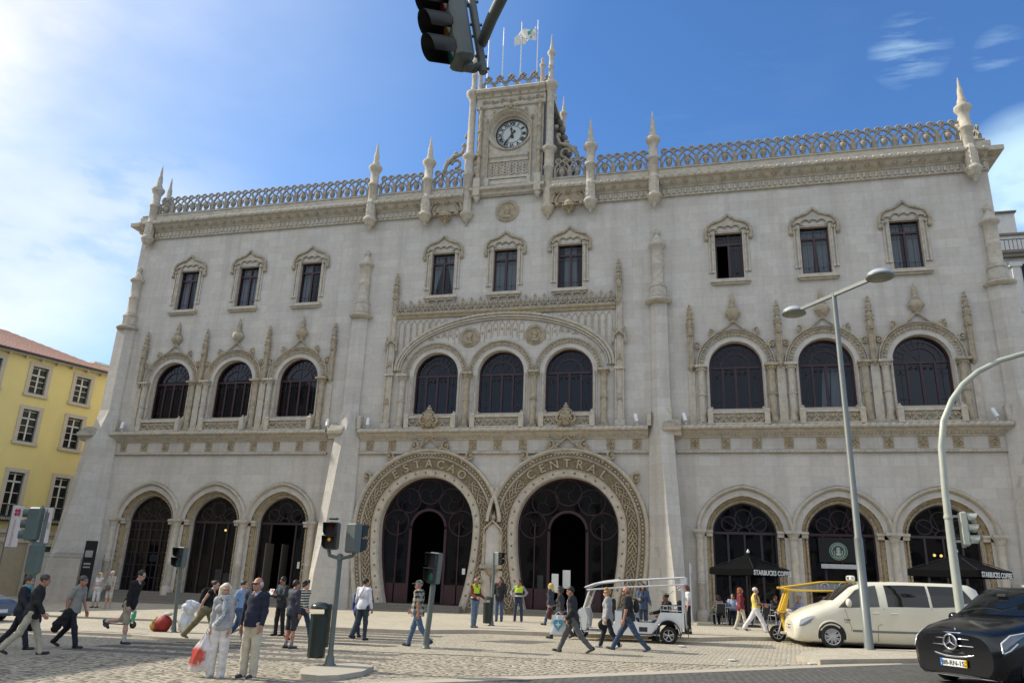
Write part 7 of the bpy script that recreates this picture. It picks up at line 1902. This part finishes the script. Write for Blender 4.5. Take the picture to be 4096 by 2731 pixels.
    if collar is not None:
        s=grid(.8); s.cap(nb+np.array([-.045,-.01,-.01]),nb+np.array([.045,-.01,-.01]),.045*k,.045*k,.02); s.cap(nb+np.array([-.04,-.05,-.01]),nb+np.array([-.05,-.10,-.045]),.022,.012,.02); s.cap(nb+np.array([.04,-.05,-.01]),nb+np.array([.05,-.10,-.045]),.022,.012,.02); s.obj('collar',cloth(collar),t)
    if scarf is not None:
        s=grid(.8); 
        for a in range(10): p=nb+np.array([.075*cos(a*.63),.068*sin(a*.63)-.015,-.005*a%.03]); p2=nb+np.array([.075*cos((a+1)*.63),.068*sin((a+1)*.63)-.015,-.01]); s.cap(p,p2,.034,.034,.03)
        s.cap(nb+np.array([.03,-.09,-.02]),T((.06,-.15,.22*k)),.035,.03,.03); s.cap(T((.06,-.15,.22*k)),T((-.04,-.16,.08*k)),.03,.035,.03); s.obj('scarf',cloth(*scarf) if isinstance(scarf[0],tuple) else cloth(scarf),t)
    # ---- hair, hats, glasses
    kind,hcx=hair
    if kind!='bald':
        s=SDF(hc-.24,hc+.24,.010)
        if kind in('short','curly','bun','bob','long'): s.ell(hd((0,.022,.045)),(.083*k,.098*k,.090*k),.02,HL)
        if kind=='fringe': s.ell(hd((0,.03,.0)),(.084*k,.088*k,.072*k),.02,HL)
        if kind=='curly':
            for q in range(14): a=q*2.4; s.ell(hd((.085*cos(a)*(.6+.03*q),.03+.07*sin(a),-.03+.012*q)),(.045*k,)*3,.02)
        if kind in('bob','long'):
            for a in range(7):
                an_=-.2+a*(pi+.4)/6; s.cap(hd((.078*cos(an_),.02+.082*sin(an_),.03)),hd((.088*cos(an_),.028+.088*sin(an_),-.10 if kind=='bob' else -.19)),.04*k,.036*k,.03)
        if kind=='bun': s.ell(hd((0,.115,.06)),(.05*k,)*3,.015)
        # open the face
        s.ell(hd((0,-.085,-.045)),(.066*k,.075*k,.092*k),0,HL,True); s.cap(hd((0,-.05,-.2)),hd((0,-.03,-.10)),.07*k,.05*k,0,True) if kind not in('long','bob') else None
        if kind=='short': s.cut(hd((0,0,-.055)),HL@np.array([0,-.35,-1.])) 
        if kind=='fringe': s.cut(hd((0,0,.055)),HL@np.array([0,.25,1.])); s.cut(hd((0,-.02,0)),HL@np.array([0,-1.,0]))
        s.wrinkle(.004,3); s.obj('hair',mat('hair_%d'%len(bpy.data.materials),hcx,.6,0,.35,30),t)
    if beard: s=SDF(hc-.2,hc+.2,.010); s.ell(hd((0,-.03,-.065)),(.06*k,.072*k,.055*k),.01,HL); s.ell(hd((0,-.09,-.035)),(.04*k,.04*k,.022*k),0,HL,True); s.cut(hd((0,0,-.03)),HL@np.array([0,0,1.])); s.obj('beard',mat('beard_%d'%len(bpy.data.materials),beard,.8),t)
    if cap:
        s=SDF(hc-.26,hc+.26,.010); s.ell(hd((0,.012,.055)),(.086*k,.104*k,.082*k),.02,HL); s.cut(hd((0,0,.03)),HL@np.array([0,0,-1.]))
        if cap[1]: s.ell(hd((0,-.125,.04)),(.068*k,.075*k,.012*k),.012,HL)
        s.obj('cap',cloth(cap[0]),t)
    if glasses:
        m=MB()
        for q in (-1,1): m.ball(hd((q*.031,-.102,.012)),(.027*k,.010*k,.020*k),10,6); m.tube([hd((q*.055,-.095,.016)),hd((q*.08,.01,.012))],.004,5)
        m.tube([hd((-.02,-.108,.016)),hd((.02,-.108,.016))],.004,5); m.build('glasses',GLASSES,t)
    W=lambda p:tuple(np.array(Rz(radians(face)))@np.array(p)+np.array(t.location))
    return t,dict(RH=W(shl['R'][2]+shl['R'][3]*.08),LH=W(shl['L'][2]+shl['L'][3]*.08),back=W(T((0,.17*build,.34*k))),chest=W(T((0,-.15,.34*k))),neck=W(nb),hipR=W(T((-.19*k,0,.05*k))),hipL=W(T((.19*k,0,.05*k))))
def bag_thing(name,label,cat,loc,size,m,rz=0,handles=True,seed=1,k=.1,mat2=None):
    t=thing(name,label,cat,loc,rz); b=MB(); lump(b,(0,0,-size[2]*.55),(size[0]/2,size[1]/2,size[2]/2),seed,0,16,12,k); b.build('body',m,t)
    if handles:
        b=MB()
        for q in (-1,1): b.tube([(size[0]*.3,q*.02,-size[2]*.2),(size[0]*.12,q*.015,.0),(-size[0]*.12,q*.015,.0),(-size[0]*.3,q*.02,-size[2]*.2)],.009,5)
        b.build('handle',mat2 or m,t)
    return t
def backpack(label,loc,face,col,s=1.0):
    t=thing('backpack',label,'backpack',loc,radians(face)); q=SDF((-.25,-.12,-.32),(.25,.25,.3),.016); q.ell((0,.04,-.02),(.15*s,.085*s,.22*s),.03); q.ell((0,.10*s,-.09*s),(.11*s,.05*s,.11*s),.03); q.wrinkle(.003,4); q.obj('body',cloth(col),t)
    b=MB()
    for e in (-1,1): b.tube([(e*.09*s,.0,.17*s),(e*.11*s,-.10,.22*s),(e*.13*s,-.27,.12*s),(e*.14*s,-.28,-.05),(e*.14*s,-.12,-.2*s),(e*.12*s,.0,-.2*s)],.02,6,sq=.5)
    b.build('strap',cloth(tuple(c*.8 for c in col)),t); return t
WALK=((.42,.12),(-.32,.38)); WALK2=((-.34,.42),(.40,.08)); SW=((-.38,.12,.25),(.42,.10,.35)); SW2=((.40,.1,.35),(-.36,.12,.25)); STAND=((.03,.04),(-.03,.04)); HANG=((.03,.10,.18),(.03,.10,.18))
NAVY=(.012,.016,.035); JEAN=(.05,.085,.15); JEAND=(.022,.034,.062); BLKC=(.010,.010,.011); BEIGE=(.44,.40,.31); WHT_=(.58,.58,.58)
SHN=.0175; FAR=.021
PZ=lambda x:gz(x)+PH; LZ=lambda x:gz(x)+.055
# foreground couple
p,a=person('old woman in grey sweater and white trousers with pale hair and blue scarf',2.16,-26.12,14,1.63,legs=((.0,.03),(.05,.06)),arms=((.02,.12,.12),(.05,.08,.22)),skin=0,top=(.33,.34,.35),bot=(.62,.60,.58),shoe=(.5,.48,.46),hair=('bob',(.62,.56,.43)),fem=True,build=.94,loose=.014,scarf=((.16,.22,.30),.9,.3,18,('floral',(.45,.48,.5),26)),head=(.5,.12),hands=('grip','relaxed'),res=.014,toplen=.03,lean=.05)
t=thing('plastic_bag','white and red plastic carrier bag hanging from the old woman\'s hand','bag',(a['RH'][0]-.05,a['RH'][1]+.0,a['RH'][2]),radians(10)); m=MB()
def bagside(yy,fl):
    R=[]
    for k in range(11):
        u=k/10; w_=.05+.13*min(1,u*2.2)+.04*u; R.append([(-.05*u+w_*(j/5-1)+.015*sin(k*1.3+j),yy*(.03+.10*sin(pi*min(1,u*.9)))*sin(pi*j/10)+.018*sin(j*1.9+k*.8),-.02-.62*u+.03*sin(j*1.1)*(u>.8)) for j in range(11)])
    m.grid(R,0,True,flip=fl)
bagside(-1,False); bagside(1,True); m.build('body',cloth((.62,.58,.56),.35,.1,6,('redpatch',(.50,.07,.05))),t)
m=MB(); m.tube([(-.04,0,-.04),(0,0,.06),(.04,0,-.04)],.012,5); m.build('handle',cloth((.62,.58,.56),.35),t)
p,a=person('old man in navy sweater and cream trousers with bald crown and dark glasses',2.66,-25.9,-4,1.745,legs=((.02,.03),(-.01,.02)),arms=((.0,.12,.12),(.06,.13,.3)),skin=3,top=NAVY,bot=(.50,.46,.36),shoe=(.02,.025,.05),hair=('fringe',(.55,.53,.5)),glasses=True,collar=(.25,.35,.5),loose=.012,build=1.08,belly=.5,res=.014,toplen=.03,head=(-.1,.0))
# left group
p,a=person('man in black jacket and beige trousers walking away at the left edge',-3.55,-24.6,128,1.76,legs=WALK2,arms=((.25,.12,.5),(-.1,.12,.4)),skin=3,jacket=BLKC,top=None,bot=(.42,.38,.28),hair=('short',(.06,.045,.035)),lean=.14,res=SHN)
p,a=person('woman in dark clothes and turquoise scarf walking beside the man in beige trousers',-4.75,-23.7,118,1.70,legs=WALK,arms=((.2,.1,.6),(.1,.1,.5)),skin=0,jacket=(.012,.014,.022),top=None,bot=(.014,.015,.022),fem=True,hair=('short',(.05,.035,.02)),scarf=(.10,.34,.34),res=SHN)
bag_thing('shoulder_bag','large black shoulder bag carried low by the woman in the turquoise scarf','bag',(a['LH'][0]+.1,a['LH'][1]-.1,a['LH'][2]+.1),(.42,.2,.46),cloth(BLKC),radians(20),seed=4)
p,a=person('man in grey short-sleeved shirt and dark trousers striding right',-4.1,-22.86,100,1.74,legs=WALK,arms=((-.25,.14,.5),(.25,.1,.25)),skin=3,top=(.27,.26,.22),sleeve='short',bot=(.013,.013,.022),hair=('short',(.07,.065,.06)),lean=.12,res=SHN,toplen=.03)
t=thing('folded_jacket','black jacket hanging over the arm of the man in the grey shirt','jacket',a['RH'],radians(15)); q=SDF((-.35,-.2,-.5),(.3,.2,.2),.016); q.cap((.02,0,.05),(-.15,0,-.22),.07,.1,.05); q.cap((-.15,0,-.22),(-.2,.02,-.32),.1,.09,.05); q.cap((.05,0,.02),(.02,0,-.24),.06,.05,.05); q.wrinkle(.008,2); q.obj('body',cloth(BLKC),t)
p,a=person('woman in white sleeveless top and white capri trousers standing far left',-17.05,-7.6,6,1.62,z=PZ(-17),legs=STAND,arms=((.1,.1,.2),(.2,.1,1.2)),skin=1,top=(.62,.62,.66),sleeve='none',bot=(.64,.64,.62),shorts=.35,hair=('bob',(.6,.48,.24)),fem=True,glasses=True,res=FAR)
p,a=person('man in checked grey shirt and pale shorts standing beside the woman in white',-16.1,-7.9,-6,1.70,z=PZ(-16),legs=STAND,arms=((.15,.15,.4),(.1,.18,.3)),skin=1,top=(.3,.29,.26),sleeve='short',tpat=('plaid',(.45,.43,.38),60),bot=(.5,.47,.40),shorts=True,shoe=(.4,.4,.4),hair=('short',(.5,.48,.42)),res=FAR)
bag_thing('hip_bag','grey hip bag worn in front by the man in the checked grey shirt','bag',(a['chest'][0],a['chest'][1],a['chest'][2]-.15),(.3,.14,.26),cloth((.12,.12,.12)),0,False,6)
p,a=person('tall man in black sweater and khaki shorts striding right',-3.75,-21.4,96,1.86,legs=((.12,.05),(-.50,.95)),arms=((.1,.08,.25),(-.15,.08,.25)),skin=1,top=BLKC,bot=(.34,.30,.22),shorts=True,shoe=(.02,.022,.035),sock=(.45,.45,.45),hair=('short',(.03,.022,.016)),lean=.22,res=SHN,toplen=.08,head=(0,.15))
p,a=person('woman in black top and olive trousers with hair bun and black backpack',-2.7,-19.64,98,1.70,legs=((-.62,.12),(.46,.02)),arms=((-.30,.1,.2),(.1,.1,.3)),skin=1,top=BLKC,sleeve='none',bot=(.20,.165,.085),loose=.018,shoe=(.2,.1,.06),hair=('bun',(.05,.025,.015)),fem=True,lean=.2,res=SHN)
backpack('black backpack on the woman in olive trousers',a['back'],98,BLKC)
bag_thing('cloth_bag','dark brown cloth bag hanging beside the olive trousers','bag',(a['LH'][0]+.1,a['LH'][1]-.05,a['LH'][2]+.05),(.34,.18,.42),cloth((.05,.035,.02)),.3,True,9)
p,a=person('dark-haired person in pale blue shirt and jeans passing behind the old woman',-1.5,-19.9,92,1.68,legs=WALK,arms=SW,skin=1,top=(.22,.34,.52),bot=JEAN,hair=('short',(.02,.015,.012)),res=FAR)
p,a=person('curly-haired person in striped shirt half hidden behind the old man',-.35,-18.6,80,1.70,legs=WALK2,arms=SW2,skin=1,top=(.5,.48,.38),tpat=('stripe',(.03,.03,.03),90),bot=JEAND,hair=('curly',(.02,.015,.012)),res=FAR)
p,a=person('person in dark jacket and shorts with grey socks behind the old man',.45,-20.6,150,1.68,legs=STAND,arms=HANG,skin=3,jacket=(.03,.035,.05),top=None,bot=(.03,.033,.04),shorts=True,sock=(.22,.22,.22),shoe=(.03,.03,.03),hair=('short',(.03,.02,.015)),res=FAR)
p,a=person('man in dark jacket looking down at something in his hands near the arcade',-1.95,-17.05,-24,1.74,legs=((.06,.05),(-.08,.05)),arms=((.35,.12,1.5),(.35,.1,1.4)),skin=2,jacket=(.018,.02,.022),top=(.05,.12,.2),bot=BLKC,hair=('short',(.012,.01,.01)),head=(0,.45),hands=('grip','grip'),res=FAR)
t=thing('leaflet','small orange and white leaflet in the hands of the man in the dark jacket','leaflet',((a['RH'][0]+a['LH'][0])/2,(a['RH'][1]+a['LH'][1])/2,a['RH'][2]+.04),0); m=MB(); m.box((0,0,.0),(.15,.004,.2),0,Rx(-.6)); m.box((.03,-.005,.04),(.06,.004,.06),1,Rx(-.6)); m.build('sheet',[PAPER,mat('orange_print',(.5,.1,.02),.7)],t)
# centre
p,a=person('man in white long-sleeved shirt and black cap walking towards the doorway',.86,-17.3,168,1.75,legs=((.12,.10),(-.22,.35)),arms=((.05,.16,.25),(.08,.2,.25)),skin=3,top=(.66,.66,.70),bot=(.032,.045,.06),shoe=(.015,.015,.018),hair=('short',(.03,.025,.02)),cap=((.008,.008,.009),False),build=1.06,res=SHN,toplen=.03)
t=thing('shoulder_strap','thin dark strap across the back of the white shirt','strap',(0,0,0),0); m=MB(); b_=Vector(a['back']); m.tube([b_+Vector((.11,-.02,.16)),b_+Vector((.05,-.055,.05)),b_+Vector((-.06,-.05,-.14)),b_+Vector((-.12,.02,-.26))],.012,5); m.build('strap',cloth((.02,.015,.02)),t)
p,a=person('person in bright blue jacket and jeans half hidden left of the white shirt',.42,-16.6,175,1.58,legs=WALK2,arms=((.2,.2,.3),(.1,.15,.3)),skin=0,jacket=(.012,.03,.16),top=None,bot=JEAND,hair=('short',(.05,.03,.02)),head=(0,.35),res=FAR,lean=.12)
p,a=person('man in black and white checked shirt and grey cap walking left past the leaning pole',3.06,-18.6,-94,1.78,legs=((.36,.06),(-.42,.30)),arms=((.45,.14,.25),(-.3,.1,.2)),skin=3,top=(.42,.41,.34),sleeve='short',tpat=('plaid',(.012,.012,.013),46),bot=(.075,.13,.22),shoe=(.012,.012,.014),hair=('short',(.3,.28,.26)),cap=((.06,.062,.06),True),build=1.12,belly=.6,res=SHN,toplen=.08)
VEST=cloth((.4,.6,.02),.7,.1,9,('vest',.92))
p,a=person('bald man in maroon sleeves and high-visibility vest standing in profile',2.55,-11.5,62,1.74,z=PZ(2.6),legs=((.05,.04),(-.06,.06)),arms=((.15,.12,1.0),(.15,.1,.9)),skin=2,top=(.16,.025,.015),bot=(.10,.15,.21),hair=('fringe',(.02,.018,.016)),vest=VEST,res=FAR,shoe=(.05,.02,.018))
p,a=person('man in black jacket and jeans behind the slim signal pole',2.25,-6.9,4,1.80,z=PZ(2.2),legs=STAND,arms=((.1,.2,.55),(.1,.2,.55)),skin=2,jacket=(.012,.012,.014),top=None,bot=JEAN,hair=('short',(.02,.015,.012)),res=FAR,collar=(.25,.03,.03))
VEST2=cloth((.4,.6,.02),.7,.1,9,('vest',.905))
p,a=person('man in grey shirt and high-visibility vest with hands on hips before the right doorway',2.95,-6.4,4,1.70,z=PZ(3),legs=((.02,.02),(-.02,.02)),arms=((-.25,.62,1.25),(-.25,.62,1.25)),skin=2,top=(.25,.25,.28),bot=(.03,.042,.075),hair=('short',(.02,.016,.014)),vest=VEST2,res=FAR,spread=.07)
p,a=person('blonde woman in dark coat and jeans walking left at the right doorway',4.75,-8.6,-102,1.66,z=PZ(4.7),legs=WALK,arms=((.1,.1,.3),(-.1,.1,.2)),skin=1,jacket=(.025,.03,.045),top=None,bot=JEAN,hair=('long',(.50,.36,.10)),fem=True,res=FAR)
p,a=person('dark-haired person carrying a brown bag behind the man in the leather jacket',6.05,-13.6,-90,1.66,legs=WALK2,arms=((.3,.1,.9),(-.2,.1,.2)),skin=2,jacket=(.02,.02,.025),top=None,bot=(.03,.03,.035),hair=('curly',(.03,.028,.03)),fem=True,res=FAR)
bag_thing('handbag','brown leather handbag of the person behind the leather jacket','bag',a['RH'],(.42,.2,.34),cloth((.10,.035,.02),.5),1.2,True,13)
p,a=person('man in black leather jacket and grey jeans striding left with a white bag',7.25,-18.3,-92,1.77,legs=((.52,.06),(-.50,.30)),arms=((.15,.12,1.15),(-.1,.12,.8)),skin=2,jacket=(.011,.011,.012),top=(.42,.34,.48),bot=(.085,.09,.092),shoe=(.012,.012,.013),hair=('short',(.012,.010,.010)),lean=.08,head=(0,.15),hands=('grip','grip'),res=SHN)
t=thing('shopping_bag','white carrier bag with a blue heart and white cross held by the man in leather','bag',(a['RH'][0]-.05,a['RH'][1]-.12,a['RH'][2]+.02),radians(6)); m=MB()
m.grid([[(-.17-.05*k/6+(.36+.08*k/6)*j/8,-.02-.05*sin(pi*j/8)*sin(pi*k/6)-.012*sin(j*2+k),-.04-.48*k/6) for j in range(9)] for k in range(7)]); m.grid([[(-.17-.05*k/6+(.36+.08*k/6)*j/8,.03+.05*sin(pi*j/8)*sin(pi*k/6),-.04-.48*k/6) for j in range(9)] for k in range(7)],flip=True)
m.tube([(-.1,0,-.05),(.0,.0,.04),(.1,0,-.05)],.01,5); m.build('body',cloth((.62,.64,.66),.4),t)
m=MB(); hpts=[(.0,-.14),(-.09,-.03),(-.115,.04),(-.085,.10),(-.04,.11),(0,.08),(.04,.11),(.085,.10),(.115,.04),(.09,-.03)]; m.prism([(x*1.15,z*1.15-.27) for x,z in hpts],-.088,-.082,0); m.bx(-.015,.015,-.095,-.089,-.33,-.21,1); m.bx(-.06,.06,-.0952,-.0892,-.285,-.255,1); m.build('heart_cross_emblem',[mat('emblem_blue',(.06,.30,.42),.5,0,0),PAPER],t)
p,a=person('woman in grey cardigan and pink top with curly fair hair walking left',7.92,-16.4,-94,1.66,legs=((.34,.05),(-.30,.30)),arms=((.12,.08,.3),(-.1,.1,.3)),skin=1,jacket=(.30,.31,.32),top=(.48,.25,.25),bot=(.014,.015,.022),shoe=(.4,.4,.4),hair=('curly',(.34,.20,.07)),fem=True,glasses=True,res=SHN,toplen=.1)
bag_thing('handbag','small black handbag beside the woman in the grey cardigan','bag',(a['RH'][0]-.02,a['RH'][1]-.14,a['RH'][2]+.0),(.26,.12,.26),cloth(BLKC),.2,True,15)
p,a=person('bald man in black T-shirt and blue jeans striding left',8.55,-16.95,-92,1.83,legs=((.58,.04),(-.52,.22)),arms=((-.05,.14,.12),(.1,.1,.2)),skin=3,top=(.018,.02,.022),sleeve='short',bot=(.035,.06,.11),shoe=(.05,.055,.06),hair=('fringe',(.12,.10,.09)),glasses=True,beard=(.14,.12,.10),build=1.12,belly=.35,lean=.05,res=SHN,toplen=.04)
backpack('small black backpack on the bald man in the black T-shirt',a['back'],-92,BLKC,.85)
# around the rickshaws and the cafe
p,a=person('woman in denim jacket and jeans standing behind the white rickshaw',8.45,-10.6,10,1.68,z=PZ(8.4),legs=STAND,arms=((.3,.12,1.3),(.1,.25,.7)),skin=2,jacket=(.045,.075,.13),top=(.02,.02,.02),bot=(.03,.05,.09),hair=('long',(.012,.010,.010)),fem=True,res=FAR)
p,a=person('man in black jacket and jeans sitting in the back of the white rickshaw',9.40,-13.3,-62,1.74,z=gz(9.4)+.16,sit=True,legs=((1.35,1.3),(1.25,1.25)),arms=((.45,.1,.9),(.4,.1,.8)),skin=2,jacket=BLKC,top=None,bot=JEAN,hair=('short',(.012,.01,.01)),res=FAR)
p,a=person('auburn-haired woman in white top raising her hand behind the white rickshaw',9.95,-10.4,-60,1.66,z=PZ(10),legs=STAND,arms=((2.3,.3,1.9),(.1,.1,.2)),skin=1,top=(.6,.6,.6),sleeve='short',bot=BLKC,hair=('bob',(.12,.03,.015)),fem=True,res=FAR,head=(0,.4))
p,a=person('red-haired woman in dark red jacket and beige trousers walking right by the cafe',11.9,-6.8,104,1.62,z=PZ(11.9),legs=((.24,.05),(-.20,.2)),arms=((-.15,.08,.25),(.1,.1,.3)),skin=0,jacket=(.14,.008,.018),top=None,bot=(.46,.41,.32),shoe=(.5,.48,.45),hair=('bob',(.22,.06,.015)),fem=True,res=FAR)
p,a=person('white-haired man in yellow waistcoat and white trousers striding right by the cafe',12.4,-7.9,92,1.70,z=PZ(12.4),legs=((.46,.04),(-.55,.12)),arms=((.25,.1,1.0),(.3,.1,1.1)),skin=3,top=(.3,.2,.18),sleeve='long',tpat=('plaid',(.12,.03,.05),60),bot=(.64,.63,.66),shoe=(.03,.035,.05),hair=('short',(.6,.58,.54)),vest=cloth((.60,.50,.10)),build=1.12,belly=.6,res=FAR,loose=.012)
p,a=person('woman in pale floral top seated with her back to the square',11.12,-3.3,196,1.64,z=PZ(11),sit=True,legs=((1.4,1.5),(1.4,1.5)),arms=((.4,.15,.9),(.4,.15,.9)),skin=1,top=(.55,.50,.47),tpat=('floral',(.36,.24,.22),14),bot=BLKC,hair=('bob',(.06,.03,.015)),fem=True,res=FAR)
p,a=person('man in pale blue shirt seated under the black umbrella facing the square',11.75,-2.62,-12,1.72,z=PZ(11.7),sit=True,legs=((1.45,1.5),(1.35,.7)),arms=((.6,.1,1.6),(.4,.15,.9)),skin=0,top=(.34,.42,.56),bot=(.02,.022,.03),hair=('short',(.08,.05,.03)),res=FAR)
p,a=person('man in dark top seated in the shade behind the yellow waistcoat',13.5,-2.72,38,1.72,z=PZ(13.5),sit=True,legs=((1.4,1.5),(1.4,1.5)),arms=((.6,.1,1.3),(.4,.15,.9)),skin=2,top=(.02,.022,.025),bot=BLKC,hair=('short',(.02,.015,.012)),res=FAR)
p,a=person('grey-haired man in blue striped shirt seated behind the yellow rickshaw',14.35,-4.2,-68,1.74,z=PZ(14.3),sit=True,legs=((1.4,1.5),(1.4,1.4)),arms=((.5,.1,1.2),(.4,.15,.9)),skin=3,top=(.18,.22,.36),tpat=('stripe',(.30,.33,.45),70),bot=BEIGE,hair=('short',(.2,.18,.16)),res=FAR)
p,a=person('guest in dark green top seated behind the taxi bonnet',15.3,-4.4,58,1.70,z=PZ(15.3),sit=True,legs=((1.4,1.5),(1.4,1.5)),arms=((.7,.2,1.5),(.4,.15,.9)),skin=2,jacket=(.015,.08,.045),top=None,bot=BLKC,hair=('short',(.05,.02,.015)),res=FAR)
# drivers
def in_vehicle(v,lx_,ly,lz,face,**kw):
    q=v.matrix_world if False else Matrix.Translation(v.location)@Matrix.Rotation(v.rotation_euler.z,4,'Z'); P=q@Vector((lx_,ly,lz)); return person(x=P.x,y=P.y,z=P.z,face=face,**kw)
in_vehicle(bv,2.05,.4,.28,-90+math.degrees(VA),label='driver in white and blue striped shirt at the wheel of the black van',H=1.72,sit=True,legs=((1.35,.9),(1.35,.9)),arms=((.75,.1,.55),(.75,.1,.55)),skin=2,top=(.5,.55,.58),tpat=('stripe',(.10,.25,.38),60),sleeve='short',bot=NAVY,hair=('short',(.02,.015,.012)),res=FAR)
in_vehicle(tx,2.0,-.4,.32,-85,label='driver in pale green shirt at the wheel of the cream taxi',H=1.72,sit=True,legs=((1.35,.9),(1.35,.9)),arms=((.7,.1,.5),(.7,.1,.5)),skin=0,top=(.30,.45,.42),sleeve='short',bot=NAVY,hair=('short',(.1,.09,.08)),res=FAR)
# walkers only seen inside the far doorway are left to the dark
